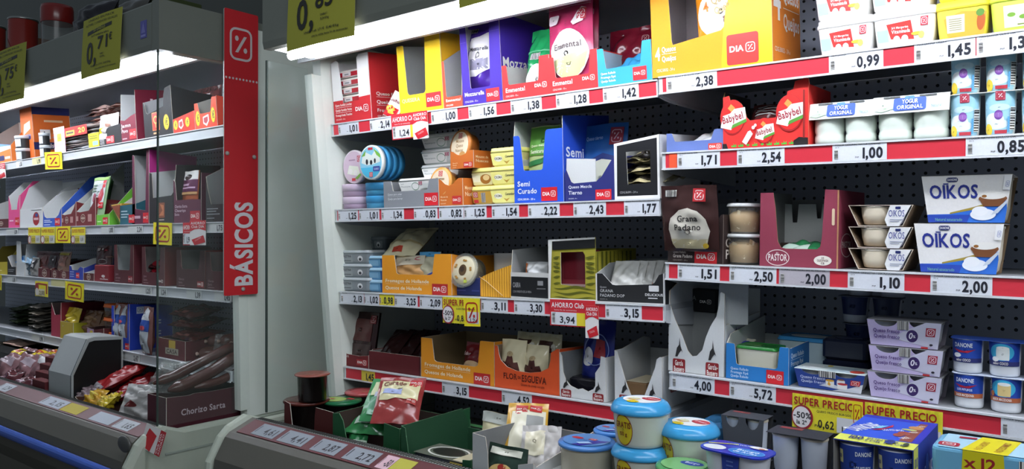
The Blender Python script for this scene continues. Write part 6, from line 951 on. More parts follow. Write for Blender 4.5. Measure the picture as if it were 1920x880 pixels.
pa, pb, pc_ = gz(1558, 826, zt), gz(1716, 842, zt), gz(1790, 800, zt)
X0 = pa[0]; X1 = pb[0]; Y0 = (pa[1]+pb[1])/2; Y1 = pc_[1]
Y1 = min(max(Y1, Y0+.16), FR['D3'].O.y-S.O.y-.02)
hp = .098; dp = dpack('blue yoghurt multipack with yellow points band, on top of its pile', X0, X1, Y0, Y1, zt, hp)
z2 = zt-hp-.001; n = 0
while z2 > hp*.9: dpack('', X0, X1, Y0, Y1, z2, hp, dp)['label'] = ['blue yoghurt multipack under the topmost one', 'lowest blue yoghurt multipack of the pile'][n]; z2 -= hp+.001; n += 1
def npack(lab, first=None, z=0):
    M = S.at(NX0, NY0, z)
    if first: return clone(first, M, lab)
    w, d = NW, ND; e = tag(empty('yoghurt_multipack', M), lab, 'yoghurt', 'light blue yoghurt multipacks'); m = MB()
    lp = lambda q, zz: [(p, s_, zz) for p, s_ in rr(w-2*q, d-2*q, .012, 4, w/2, d/2)]
    m.loft([lp(.004, .001), lp(0, .004), lp(0, hp-.006), lp(.001, hp-.002), lp(.005, hp)], '#74b4d8!g', smooth=False)
    art(m, [('p', [(.16, 0), (.42, 0), (.40, 1), (.18, 1)], '#dcd018'), ('t', 'x12', .19, .72, .18, '#9c2028', {'W': .17}), ('t', 'ECO', .37, .1, .12, '#8a5a14', {'rot': pi/2, 'W': .11}), ('bar', .48, .62, .66, .95), ('t', 'Natural', .44, .30, .20, '#1c3c78', {'W': .34, 'b': 0}), ('r', .74, .20, .88, .82, '#a8283a'), ('pct', .75, .3, .87, .7, None, '#f0e4e4'), ('r', .9, .1, 1, .8, '#4a8cc0')], lambda p, q, l: (p, -l, q), w, hp)
    art(m, [('p', [(.04, .02), (.98, .02), (.98, .96), (.04, .96)], '#a8cfe0'), ('r', .5, .1, .96, .9, '#c9dce4'), ('p', [(.17, .0), (.42, .0), (.46, 1), (.24, 1)], '#dcd018'), ('t', 'PACK AHORRO', .27, .1, .09, '#9c5a1c', {'W': .6*d/w, 'rot': 1.45}), ('t', 'PACK ECONÓMICO', .38, .1, .09, '#9c5a1c', {'W': .7*d/w, 'rot': 1.45}), ('rr', .03, .1, .15, .36, .008, '#a8283a'), ('pct', .04, .12, .14, .34, None, '#f0e4e4'), ('t', 'Natural', .6, .72, .1, '#3a6a90', {'W': .22, 'b': 0}), ('e', .62, .3, .1, .14, '#e8eef0'), ('e', .82, .42, .16, .2, '#dfe9ee'), ('p', [(.12, .7), (.22, .74), (.22, .84), (.12, .8)], '#a8283a')], lambda p, q, l: (p, q, hp+l), w, d)
    m.build('carton', e); return e
NX0 = X1+.020; NY0 = .033; NW = .26; ND = .11
npz = .338-hp
np_ = npack('light blue multipack reading x12 at the lower right corner', None, npz); n = 0; z2 = npz-hp-.001
while z2 > -.02: npack(['light blue multipack under the x12 one', 'lower light blue multipack of that pile', 'lowest light blue multipack'][n], np_, max(z2, .0006)); z2 -= hp+.001; n += 1
# ------------------------------------------------------------------ left case, top shelf
eur = lambda x, y, s=1: [('e', x, y, .10*s, .30*s, '#a87a10'), ('e', x, y, .09*s, .27*s, '#f2d424'), ('t', '1€', x, y-.12*s, .26*s, '#33302a', {'al': 'c', 'W': .10*s})]
S = FR['A1']
carton('A1', 'orange carton with blue curve cut by the left picture edge, top shelf of left case', -34, 22, 268, d=.22, out='#e0762a', inn='#b8a8a0', front=[(0, .95), (.3, .90), (.6, .8), (.8, .72), (1, .66)], side=[(0, .66), (.3, 1.2), (1, 1.9)], a=[('p', [(0, .35), (.5, .42), (1, .52), (1, .66), (.8, .72), (.5, .84), (0, .95)], '#cfc2b8'), ('p', [(0, .6), (.5, .68), (1, .64), (1, .66), (.6, .8), (0, .95)], '#4a86d8'), ('rr', .6, .1, .78, .3, .002, '#2b2f6a'), ('r', .8, .14, .97, .24, '#f0d8c8')], back=1.9)
def tin(k, lab, xl, xr, z, h, y, col='#25282a', lid='#c9d0d4', grp=None, a_=None): return cup(k, lab, xl, xr, z, h, y, name='round_tin', cat='tub', group=grp, body=col, lid=lid, prof=[(.94, 0), (.95, .04), (.96, .9), (.97, .93)], lp=[(.98, .76), (1.03, .77), (1.03, .97), (.98, 1.0), (1e-6, 1.0)], a=a_ or [('r', .1, .12, .9, .72, '#c8cdd0'), ('r', .45, .2, .7, .62, '#e4e6e6')], span=2.2)
for i in range(2):
    tin('A1', ['lower', 'upper'][i]+' black tin with white lid, front stack of the left case top shelf', 30, 64, i*.072, .0715, .012, grp='black tins in the front stack')
    tin('A1', ['lower', 'upper'][i]+' black tin standing close behind the orange blue curve carton', 38, 54, i*.072, .0715, .10)
    tin('A1', ['lower', 'upper'][i]+' black and white tin right of the orange carton', 75, 97, i*.068, .0675, .03)
carton('A1', 'tall orange carton with dark blue top band, left case top shelf', 44, 66, 206, d=.20, out='#d8661e', inn='#8a6a58', y=.07, front=[(0, 1), (1, 1)], sa=[('r', .0, .86, 1, 1.0, '#2a2f66'), ('r', .0, .2, 1, .34, '#222658'), ('r', .18, .40, .45, .58, '#ece6e0'), ('t', 'A', .3, .44, .1, '#2b2b30', {'al': 'c'}), ('r', .3, .72, .8, .76, '#f0c8a0'), ('t', 'ris', .35, .24, .08, '#eceaf0')], a=[('p', [(.2, .5), (.8, .6), (.8, .75), (.3, .7)], '#e8dcb0'), ('r', .3, .4, .8, .5, '#2b2f6a')])
S = FR['A1']
for i in range(6): bag('A1', ['bottom', 'second', 'third', 'fourth', 'fifth', 'top'][i]+' snack sausage packet in the banded bundle of the left case', 96, 182, None, 280, .02, t=.022, col=['#c8ccd4!g', '#b9a9a4!g'][i % 2], lean=82, z=.012+i*.020, h=.14, seed=201+i, crk=.006, name='snack_packet', cat='cold meat', group='banded snack packets', a=[('p', [(0, 0), (.35, 0), (.3, .5), (0, .5)], ['#d83a2a!g', '#d8b42a!g', '#d8b42a!g', '#d83a2a!g', '#5a7ab8!g', '#c8a83a!g'][i])])
e = MB(); x0, x1 = S.X(102, .0), S.X(122, .0); e.box(x0, .004, .003, x1, .0055, .135, '#e8b4d0!p'); art(e, [('r', .3, .45, .7, .75, '#e6d838'), ('t', 'x5', .5, .54, .12, '#33302a', {'al': 'c'}), ('p', [(0, .8), (1, .8), (1, 1), (0, 1)], '#ece2ea'), ('p', [(0, 0), (1, 0), (1, .3), (0, .2)], '#efe0ea')], lambda p, q, l: (x0+p, .004-l, .003+q), x1-x0, .132); tag(e.build('card_band', None, S.M), 'pink card band round the snack packet bundle', 'card')
e = MB(); x2, x3 = S.X(123, .0), S.X(164, .0); e.box(x2, .003, .075, x3, .0045, .122, '#c22a24!p'); art(e, [('r', .05, .1, .45, .65, '#d8b23a'), ('t', '20', .62, .25, .5, '#e8c83a', {'W': .3}), ('r', .08, .3, .4, .5, '#4a3a20')], lambda p, q, l: (x2+p, .003-l, .075+q), x3-x2, .047); tag(e.build('promotion_card', None, S.M), 'red and yellow card reading 20 on the snack packets', 'promotion card')
e = MB(); x2, x3 = S.X(166, .0), S.X(185, .0); e.box(x2, .003, .004, x3, .0045, .07, '#e6e02a!p'); art(e, [('r', .4, .1, .9, .4, '#9ac0d8'), ('r', .1, .75, .9, .8, '#55552a'), ('r', .1, .6, .9, .65, '#55552a')], lambda p, q, l: (x2+p, .003-l, .004+q), x3-x2, .066); tag(e.build('promotion_card', None, S.M), 'lemon yellow card at the right end of the snack packets', 'promotion card')
for i in range(9): bag('A1', ['bottom', 'second', 'third', 'fourth', 'fifth', 'sixth', 'seventh', 'eighth', 'top'][i]+' rosy sliced meat pack in the tall pile behind the black tray', 158, 226, None, 220, .13, t=.024, col='#a86a62!g' if i < 5 else '#6a4038!g', lean=80, yaw=6*(-1)**i, z=.014+i*.0255, h=.13, seed=211+i, crk=.008, name='meat_pack', cat='cold meat', group='piled rosy meat packs', a=[('r', .1, .02, .9, .2, '#d8b8b0!g')])
carton('A1', 'low black tray with red emblem holding a white bag, left case top shelf', 186, 229, 244, d=.18, out='#17191b', inn='#c8caca', front=[(0, .70), (.3, .66), (.38, .98), (.5, 1.05), (1, 1.12)], side=[(0, 1.12), (1, 1)], a=[('r', .0, .40, .38, .70, '#d0d2d2'), ('dia', .34, .1, .68, .52)]+[('r', .06, .1+.08*i, .26, .13+.08*i, '#c8c8c8') for i in range(4)])
bag('A1', 'white crinkled bag standing in the low black tray', 187, 221, None, 205, .03, t=.04, col='#e6e0dc!g', lean=6, z=.02, h=.135, seed=221, crk=.008, name='snack_bag', cat='bag', a=[('p', [(.0, .3), (.5, .45), (.4, .55), (.0, .42)], '#e4d838!g'), ('e', .6, .6, .2, .1, '#d8a898!g')])
carton('A1', 'maroon carton with torn front and white lining, left case top shelf', 228, 257, 224, d=.23, out='#7a1c34', inn='#d2d4d4', front=[(0, .95), (.3, .9), (.7, 1.05), (1, 1.12)], side=[(0, 1.12), (.02, 2.1), (1, 2.2)], lside=[(0, .95), (.05, 2.05), (1, 2.15)], back=2.1, a=[('t', 'Jamón', .06, .62, .14, '#eadfe0', {'W': .6}), ('t', 'Pavo', .06, .40, .14, '#eadfe0', {'W': .4}), ('dia', .56, .1, .98, .5), ('r', .1, .12, .4, .17, '#c8a8b0')], sa=[('t', 'Ja', .3, 1.4, .35, '#eadfe0', {'W': .26}), ('t', 'Pa', .3, .9, .3, '#eadfe0', {'W': .24})])
carton('A1', 'black carton with torn grey flap and red tree emblem, left case top shelf', 272, 325, 213, d=.20, out='#1d1c20', inn='#b9bdbf', front=[(0, 1.42), (.05, 1.36), (.1, 1.0), (.16, .93), (.45, 1.02), (.72, 1.12), (.75, 1.55), (.8, 1.78), (1, 1.85)], side=[(0, 1.85), (.6, 1.65), (1, 1.6)], lside=[(0, 1.42), (.5, 1.7), (1, 1.75)], back=1.7, a=[('p', [(.0, 1.40), (.1, .98), (.2, .93), (.68, 1.1), (.68, 1.5), (.4, 1.5), (.0, 1.62)], '#c2c5c6')][:0]+[('rr', .3, .25, .56, .95, .002, '#c87a3a'), ('rr', .315, .28, .545, .92, .002, '#b22c20'), ('e', .43, .66, .08, .16, '#e0a050'), ('e', .43, .66, .05, .1, '#b22c20'), ('r', .415, .36, .445, .55, '#e0a050'), ('r', .33, .12, .53, .18, '#d8a878')]+eur(.80, .5, 1.0))
carton('A1', 'red carton tray with yellow euro seals and a shield emblem, left of the two', 326, 366, 220, d=.19, out='#d23426', inn='#c3c3c0', front=[(0, .85), (1, 1.15)], side=[(0, 1.15), (1, 1.2)], lside=[(0, .85), (.6, 1.4), (1, 1.4)], back=1.25, a=eur(.12, .5)+eur(.68, .56)+[('p', [(.28, .7), (.45, .8), (.5, .4), (.38, .2), (.27, .35)], '#ece4e2'), ('p', [(.31, .62), (.44, .68), (.46, .44), (.38, .32), (.31, .42)], '#b8404a')])
carton('A1', 'orange red carton tray with U cut and yellow euro seals, right of the two', 367, 408, 195, d=.19, out='#e44a30', inn='#b9b6b0', front=U(.16, .80, .58, 1, 1.12, .06, .04, .08), side=[(0, 1.15), (1, 1.0)], lside=[(0, 1), (.5, 1.3), (1, 1.4)], back=1.2, a=eur(.14, .42)+eur(.84, .46)+[('p', [(.38, .45), (.64, .52), (.66, .28), (.54, .08), (.38, .2)], '#ece4e2'), ('p', [(.42, .4), (.6, .44), (.6, .28), (.52, .18), (.42, .24)], '#b8404a')], sa=eur(.4, .5))
for i in range(3): bag('A1', ['left', 'middle', 'right'][i]+' dark brown bag standing behind the two red euro trays', 350+18*i, 380+18*i, None, 150, .20, t=.03, col='#4a2c2c!g', lean=4, z=.004, h=.22, seed=225+i, name='snack_bag', group=None, a=[('r', .1, .5, .9, .9, '#5f3434!g')])
# ------------------------------------------------------------------ left case, second shelf
S = FR['B1']
stamp = lambda x, y, s=1: [('o', x, y, .12*s, .26*s, .004, '#b8a898'), ('e', x, y, .07*s, .15*s, '#8a6a5c'), ('r', x-.1*s, y-.02, x+.1*s, y+.04, '#d8c8b8')]
wl2 = '#d0d3d3'
carton('B1', 'maroon tray with grey lining at the far left of the second shelf', -18, 16, 412, d=.2, out='#4f1418', inn='#b2b4b2', front=[(0, 1), (1, 1)], side=[(0, 1), (.1, 2.6), (1, 4)], a=stamp(.6, .5), back=3.4)
carton('B1', 'pink carton with V shaped white lining, left case second shelf', 16, 37, 368, d=.22, out='#d84a86', inn=wl2, front=[(0, 1), (.22, .70), (.25, .56), (.76, .56), (.8, .75), (.95, 1.0), (1, 1.0)], side=[(0, 1.0), (.3, 1.45), (1, 1.5)], a=[('r', .1, .2, .45, .24, '#f0c4d8'), ('dia', .6, .08, .96, .32)], back=1.4, lside=[(0, 1), (.35, 1.45), (1, 1.5)])
carton('B1', 'white carton with red oval emblem and tall white back, left case second shelf', 38, 80, 393, d=.22, out='#d6d8d8', inn=wl2, front=[(0, 1), (.55, .97), (1, 1.05)], side=[(0, 1.05), (.5, 2.1), (1, 2.5)], lside=[(0, 1), (.2, 2.2), (.5, 2.7), (1, 2.7)], back=2.6, a=[('e', .72, .45, .14, .36, '#a8242c'), ('r', .62, .38, .82, .5, '#e0b8bc'), ('e', .74, .64, .06, .1, '#3a4a8a'), ('r', .5, .9, .95, .93, '#55585a')])
carton('B1', 'blue carton with curved white lining, left case second shelf', 81, 115, 395, d=.24, out='#2a56b8', inn=wl2, front=[(0, 1), (.08, .62), (.2, .52), (.7, .52), (.85, .7), (.95, 1.0), (1, 1.1)], side=[(0, 1.1), (.6, 3.0), (1, 3.4)], lside=[(0, 1), (.4, 2.2), (1, 2.6)], a=[('r', .06, .36, .4, .41, '#d0dcf4'), ('r', .06, .26, .5, .31, '#d0dcf4'), ('r', .06, .1, .4, .14, '#d0dcf4'), ('dia', .66, .06, .94, .5)], back=2.4)
for i in range(2): carton('B1', ['left', 'right'][i]+' maroon tray with stamp print and high white lining, left case second shelf', 116+27*i, 142+37*i, 400-6*i, d=.24, out='#6e1a20', inn=wl2, front=[(0, .9), (.2, .84), (.66, .92), (.85, 1.3), (1, 1.8 if i == 0 else 1.7)], side=[(0, 1.7 if i else 1.8), (.25, 1.6), (1, 1.5)], lside=[(0, .9), (1, 4.2)], a=stamp(.36, .46, 1)+[('r', .62, .25, .82, .7, '#b88a84'), ('r', .02, .3, .12, .6, '#b88a84')], back=2.2)
bag('B1', 'blue and red sliced meat pack standing behind the maroon trays', 116, 146, None, 330, .16, t=.02, col='#6a4a5c!g', lean=6, z=.004, h=.215, seed=231, name='meat_pack', cat='cold meat', a=[('r', .05, .55, .8, .95, '#2a4a8c'), ('r', .05, .35, .9, .5, '#9c3a3a'), ('r', .3, .85, .6, .95, '#c8ccd4'), ('e', .55, .2, .3, .1, '#c8804a!g')])
carton('B1', 'lime green carton with tall sloping side, left case second shelf', 181, 204, 403, d=.26, out='#6fc03a', inn='#7fae5a', front=[(0, 1), (.25, .94), (.6, 1.0), (1, 1.05)], side=[(0, 1.05), (.4, 3.4), (.75, 5.2), (1, 5.4)], lside=[(0, 1), (1, 1.4)], a=[('dia', .52, .1, .92, .72), ('r', .1, .3, .4, .4, '#d0ecb4')], sa=[('t', 'Cur', .30, 1.6, .6, '#d8f0c8', {'W': .28})], back=1.4, lean=0) if False else carton('B1', 'lime green carton with tall sloping side, left case second shelf', 181, 204, 403, d=.26, out='#6fc03a', inn='#7fae5a', front=[(0, 1), (.25, .94), (.6, 1.0), (1, 1.05)], side=[(0, 1.05), (.4, 3.4), (.75, 5.2), (1, 5.4)], lside=[(0, 1), (1, 1.4)], a=[('dia', .52, .1, .92, .72), ('r', .1, .3, .4, .4, '#d0ecb4')], sa=[('t', 'Cur', .30, 1.6, .6, '#d8f0c8', {'W': .28})], back=1.4)
for i in range(6): bag('B1', ['front green framed ham pack in the lime carton', 'second green framed ham pack in the row', 'third green framed ham pack in the row', 'fourth green framed ham pack in the row', 'fifth green framed ham pack in the row', 'rearmost green framed ham pack in the row'][i], 164+2*i, 208+2*i, None, 314, .012+.034*i, t=.014, col='#8fae84!g' if i == 0 else '#4a7a4a!g', lean=9, z=.01, h=.232, w=.165, seed=235+i, crk=.001, seal=.02, name='ham_pack', cat='cold meat', group='green framed ham packs',
   a=[('r', .03, .93, .97, .99, '#9ccc6a'), ('r', .08, .35, .9, .92, '#cfd8d8!g'), ('p', [(.5, .5), (.62, .72), (.75, .78), (.85, .62), (.8, .48), (.62, .42)], '#b83a44'), ('e', .3, .55, .12, .1, '#8a3a4a'), ('e', .38, .42, .1, .06, '#7a3040'), ('dia', .7, .76, .88, .92), ('dia', .68, .32, .92, .44), ('r', .1, .8, .4, .83, '#55705a'), ('r', .1, .74, .36, .77, '#55705a'), ('r', .1, .68, .4, .71, '#55705a')] if i == 0 else [('r', .0, .94, 1, 1, '#9ccc6a')])
e = tag(empty('sandwich_pack', S.at(S.X(205, .0), -.004, 0, 0)), 'triangular sandwich pack leaning beside the lime green carton', 'sandwich'); m = MB(); w_ = S.X(225, 0)-S.X(205, 0)
m.prism([(0, .095), (w_, .10), (w_*.95, .002)], lambda p, q, l: (p, l, q), 0.012, .09, '#d8b050!g', '#b88a38!g', '#c89a40!g'); m.build('bread', e)
m = MB(); m.prism([(.012, .089), (w_*.86, .093), (w_*.84, .03)], lambda p, q, l: (p, l, q), .008, .0115, '#a84a30'); m.build('filling', e); m = MB(); m.prism([(-.003, .099), (w_+.003, .104), (w_*.97, -.0), (w_*.93, .0)], lambda p, q, l: (p, l, q), .004, .0055, '#e0c880!c'); m.build('clear_wrap', e)
carton('B1', 'teal tray with white triangular lining, left case second shelf', 225, 253, 386, d=.2, out='#1d5a68', inn=wl2, front=[(0, 1), (1, 1.05)], side=[(0, 1.05), (1, 2)], lside=[(0, 1), (.6, 2.0), (1, 2.2)], a=[('r', .08, .66, .5, .72, '#b8d0d8'), ('r', .08, .5, .6, .56, '#b8d0d8'), ('r', .08, .36, .5, .42, '#b8d0d8'), ('dia', .6, .08, .98, .5)], back=1.6)
carton('B1', 'tall narrow maroon carton with magenta side, left case second shelf', 248, 279, 291, d=.23, out='#5c1a38', inn='#b9bcbd', front=[(0, 1), (.12, .98), (.2, .22), (.80, .19), (.82, .55), (.86, 1.04), (1, 1.05)], side=[(0, 1.05), (1, 1.0)], sout='#a8267a', a=[('r', .1, .08, .5, .12, '#c8a8b4'), ('dia', .66, .02, .98, .16)], back=.95)
carton('B1', 'black carton with white torn opening and a small red picture, left case second shelf', 280, 326, 372, d=.22, out='#1c191c', inn='#c8cbcb', front=[(0, 2.0), (.1, 1.95), (.16, 1.0), (.9, 1.05), (1, 1.2)], side=[(0, 1.2), (.05, 2.2), (1, 2.3)], a=[('rr', .35, .22, .64, .80, .003, '#8a4a30'), ('p', [(.4, .3), (.55, .5), (.45, .74), (.6, .7), (.6, .3)], '#c87a50'), ('r', .38, .12, .62, .16, '#c8b0a8')], back=1.9, lside=[(0, 2.0), (1, 2.3)])
carton('B1', 'plum carton with low front panel holding a clear chorizo pack behind glass', 325, 377, 376, d=.24, out='#59203a', inn='#b8b8ba', front=[(0, 1.9), (.06, 1.8), (.12, 1.0), (.97, .98), (.98, 1.0), (1, 2.1)], side=[(0, 2.1), (1, 2.1)], a=[('t', 'Chorizo Extra', .06, .66, .12, '#d0b8c4', {'W': .45}), ('t', 'Chouriço', .06, .48, .12, '#d0b8c4', {'W': .4}), ('t', 'Extra', .06, .32, .11, '#d0b8c4'), ('dia', .62, .05, .97, .5, '#b82430')], back=1.9, lside=[(0, 1.9), (.2, 2.2), (1, 2.2)])
bag('B1', 'clear chorizo pack with white head label in the plum carton', 340, 370, None, 294, .05, t=.03, col='#a85a3a!g', lean=3, z=.01, h=.215, seed=243, crk=.002, name='meat_pack', cat='cold meat', a=[('r', .02, .82, .98, 1, '#d8d8d6'), ('e', .4, .88, .2, .06, '#3a2a2a'), ('r', .02, .58, .98, .82, '#5a2448'), ('r', .1, .7, .6, .74, '#c8a8c0'), ('r', .1, .64, .9, .67, '#c8a8c0'), ('r', .02, .52, .98, .57, '#c89a68')]+[('p', [(.1, .1+.07*i), (.9, .14+.07*i), (.9, .16+.07*i), (.1, .12+.07*i)], '#7c3a22') for i in range(5)])
carton('B1', 'black carton with sloping grey lining at the right end of the second shelf', 386, 419, 384, d=.22, out='#1e1b1f', inn='#8f9294', front=[(0, 2.6), (.1, 1.9), (.3, 1.0), (1, 1.0)], side=[(0, 1.0), (1, 3)], a=[('r', .06, .72, .7, .77, '#8f9294'), ('r', .06, .58, .6, .63, '#8f9294'), ('r', .06, .42, .8, .47, '#8f9294'), ('r', .06, .2, .5, .24, '#8f9294')], back=3, lside=[(0, 2.6), (.5, 3.4), (1, 3.4)])
# ------------------------------------------------------------------ left case, third shelf
S = FR['C1']
carton('C1', 'olive yellow carton at the far left of the third shelf', -18, 14, 492, d=.2, out='#b8a62a', inn='#8a7c28', front=[(0, 1), (1, 1.1)], side=[(0, 1.1), (.3, 2.4), (1, 2.6)], a=[('r', .1, .3, .7, .36, '#e0d890')], back=2.4)
carton('C1', 'black tray with white wedge lining, far left of the third shelf', 14, 30, 500, d=.2, out='#17171a', inn='#c2c4c4', front=[(0, 2.2), (.1, 2.0), (.5, 1.0), (1, 1.0)], side=[(0, 1), (.1, 2.4), (1, 2.6)], a=[('r', .1, .6, .8, .68, '#8f9294'), ('r', .1, .4, .7, .48, '#8f9294')], back=2.3)
carton('C1', 'white carton with tall grey side and a blue bag in it, left case third shelf', 31, 46, 452, d=.2, out='#c6caca', inn='#9ea2a2', front=[(0, 1), (.5, .98), (.6, .4), (1, .38)], side=[(0, .38), (.05, .9), (1, .95)], back=.95)
bag('C1', 'blue and white crumpled bag on the white carton, left case third shelf', 28, 58, 490, 478, .01, t=.05, col='#9cc0dc!g', lean=70, z=.07, h=.07, seed=250, crk=.009, name='snack_bag', a=[('r', 0, 0, .4, .6, '#3a7ac8!g')])
bag('C1', 'grey meat packet under the blue bag, left case third shelf', 42, 60, None, 482, .03, t=.03, col='#5a6a74!g', lean=8, z=.004, h=.08, seed=251, name='meat_pack', cat='cold meat')
bag('C1', 'clear pack with black and white label, left case third shelf', 58, 72, None, 476, .012, t=.03, col='#8a8884!g', lean=5, z=.004, h=.10, seed=252, name='meat_pack', cat='cold meat', a=[('r', .2, .4, .8, .9, '#222224'), ('r', .35, .45, .6, .8, '#d0d0d0'), ('r', .1, .94, .9, 1, '#dcdcd8')])
for i, (xl, xr, yt, c) in enumerate(((72, 95, 503, '#581a1e'), (94, 111, 506, '#541a1e'), (110, 130, 508, '#581a1e'), (157, 176, 512, '#54181c'))):
    carton('C1', ['first', 'second', 'third', 'fourth'][i]+' low maroon tray with round stamp, counted from the left on the third shelf', xl, xr, yt, d=.2, out=c, inn=wl2 if i > 1 else '#8a8c8a', front=[(0, 1), (1, 1)], side=[(0, 1), (.6, 1.8), (1, 2)], lside=[(0, 1), (.6, 1.9), (1, 2)], a=stamp(.5, .5, 1.6), back=1.9)
    if i < 3: bag('C1', ['first', 'second', 'third'][i]+' ham pack standing in the low maroon trays', xl-8+2*i, xr-2, None, 458, .03, t=.025, col=['#6a3a38!g', '#3a2024!g', '#8a6a5a!g'][i], lean=8, z=.01, h=.13, seed=255+i, crk=.003, name='ham_pack', cat='cold meat', a=[('r', .2, .4, .8, .8, ['#7a4844!g', '#2c161a!g', '#9a6a5c!g'][i]), ('r', .1, .85, .9, .95, ['#5a3034', '#4a282c', '#a8983a'][i])])
carton('C1', 'low blue tray with white lining, left case third shelf', 130, 156, 498, d=.2, out='#2a3c9c', inn=wl2, front=[(0, 1), (.15, .95), (.22, .68), (.6, .68), (.8, .95), (1, .85)], side=[(0, .85), (.6, 1.5), (1, 1.6)], a=[('r', .05, .52, .35, .57, '#a8b4e0'), ('r', .05, .36, .35, .41, '#a8b4e0'), ('r', .05, .2, .35, .25, '#a8b4e0'), ('dia', .5, .12, .74, .5)], back=1.5)
block('C1', 'crimson closed box with white ham sketch, left case third shelf', 177, 204, 497, .05, '#7a1420!p', y=.004, name='carton_box', yaw=0, a=[('e', .62, .34, .12, .08, '#d8d0cc'), ('r', .4, .14, .95, .18, '#c8b8b4'), ('r', .66, .18, .7, .3, '#c8b8b4')])
bag('C1', 'dark ham pack with white outline print standing behind the crimson box', 178, 206, None, 456, .06, t=.02, col='#4a2424!g', lean=4, z=.004, h=.17, seed=260, name='ham_pack', cat='cold meat', a=[('o', .55, .52, .28, .08, .003, '#d8ccc8'), ('r', .1, .84, .3, .92, '#d8ccc8'), ('r', .4, .86, .5, .91, '#d8ccc8'), ('r', .6, .84, .8, .88, '#a83040')])
for i in range(2): cup('C1', ['lower', 'upper'][i]+' clear plastic cup of diced ham right of the crimson box', 196+2*i, 214, i*.062, .06, .012+.02*i, name='ham_cup', cat='tub', body='#8a5a56!t', lid='#7a6058')
for i, (xl, xr, yt, lab, txt) in enumerate(((214, 250, 459, 'first maroon windowed carton with grey lining, left of the glass edge', ('Jamón', 'serrano')), (266, 308, 463, 'second maroon windowed carton holding dark red packs, crossed by the glass edge', ('Jamón', 'Extra')), (331, 384, 469, 'wide dark maroon windowed carton behind glass', ('Chorizo', 'Extra')), (386, 441, 473, 'rightmost dark maroon carton behind glass near the red board', ('Chorizo', 'Extra')))):
    carton('C1', lab, xl, xr, yt, d=.22, out='#4f1c22' if i < 2 else '#421a1e', inn='#a9b0b0' if i == 0 else '#7c7a78', front=U(.14, .84 if i else .86, .34 if i < 2 else .50, 1, 1.0, .05, .02, .05), side=[(0, 1.0), (1, 1.0)], sout='#5c1e28' if i == 0 else '#6e221f', back=.98, edge='#8a7068',
       a=[('t', txt[0], .08, .20, .06, '#a8888a', {'b': 0}), ('t', txt[1], .08, .11, .06, '#a8888a', {'b': 0}), ('r', .08, .05, .3, .065, '#8a6a6c'), ('dia', .74, .04, .97, .20, None if i == 1 else '#8a1e24')])
for i in range(3): bag('C1', ['lowest', 'middle', 'top'][i]+' dark red meat pack inside the second maroon windowed carton', 272, 304, None, 500, .03, t=.03, col='#4a1018!g', lean=72, yaw=8*(i-1), z=.075+.030*i-.06, w=.13, h=.14, seed=264+i, crk=.008, name='meat_pack', cat='cold meat', a=[('e', .5, .2, .3, .12, '#a82030!g')])
# ------------------------------------------------------------------ left case, lowest shelf
S = FR['D1']
for j, (xl, xr, yy, n) in enumerate(((16, 56, .05, 6), (52, 98, .02, 8))):
    for i in range(n): bag('D1', ['bottom', 'second', 'third', 'fourth', 'fifth', 'sixth', 'seventh', 'top'][i if i < n-1 else 7]+[' dull green flat pack in the left pile', ' dull grey flat pack in the right pile'][j]+' of the left case lowest shelf', xl, xr, None, 600, yy, t=.016, col=['#3f4a34!g', '#77726a!g'][j] if (i+j) % 3 else ['#2f3a2c!g', '#8f8576!g'][j], lean=83, yaw=(-1)**i*7, z=.01+.0175*i, w=.19, h=.17, seed=270+10*j+i, crk=.005, name='flat_pack', cat='cold meat', group=['green flat packs', 'grey flat packs'][j])
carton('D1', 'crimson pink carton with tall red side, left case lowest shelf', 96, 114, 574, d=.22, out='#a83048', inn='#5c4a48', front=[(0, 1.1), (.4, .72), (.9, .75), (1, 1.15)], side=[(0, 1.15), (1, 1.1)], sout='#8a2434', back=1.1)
carton('D1', 'small yellow tray with a yellow bag, left case lowest shelf', 113, 137, 602, d=.14, y=-.004, out='#c0a83a', inn='#8f7c2a', front=[(0, 1), (1, 1)], side=[(0, 1.0), (1, .9)], sout='#a8a01c')
bag('D1', 'yellow crumpled bag in the small yellow tray', 115, 140, None, 594, .012, t=.03, col='#dcc02c!g', lean=14, z=.01, h=.15, seed=290, crk=.011, name='snack_bag', a=[('e', .4, .4, .25, .16, '#d8d4c8!g'), ('e', .42, .46, .12, .06, '#b8382c!g')])
for i in range(3): bag('D1', ['left', 'middle', 'right'][i]+' beige sausage bag behind the small yellow tray', 148+13*i, 178+13*i, None, 590, .06+.02*i, t=.05, col='#7a5a42!g', lean=16, z=.006, h=.14, seed=292+i, crk=.011, name='sausage_bag', cat='bag', a=[('e', .5, .6, .3, .2, '#9a7a5a!g')])
carton('D1', 'low dark red tray with purple sticker, left case lowest shelf', 162, 194, 614, d=.1, y=-.003, out='#5a181c', inn='#3a1c1a', front=[(0, 1), (.4, .9), (1, 1.1)], side=[(0, 1.1), (1, 1)], a=[('rr', .05, .4, .45, .95, .003, '#a888a8'), ('e', .3, .7, .1, .16, '#d8c03a')])
for i in range(3): tub('D1', ['lowest', 'middle', 'topmost'][i]+' clear tub with orange lid in the stack by the blue ham carton', 190, 218, .0+i*.066, .065, .10, .02, name='food_tub', cat='tub', group='orange lidded tubs', body='#6a4a3a!t', lid='#d8641e', lh=.25)
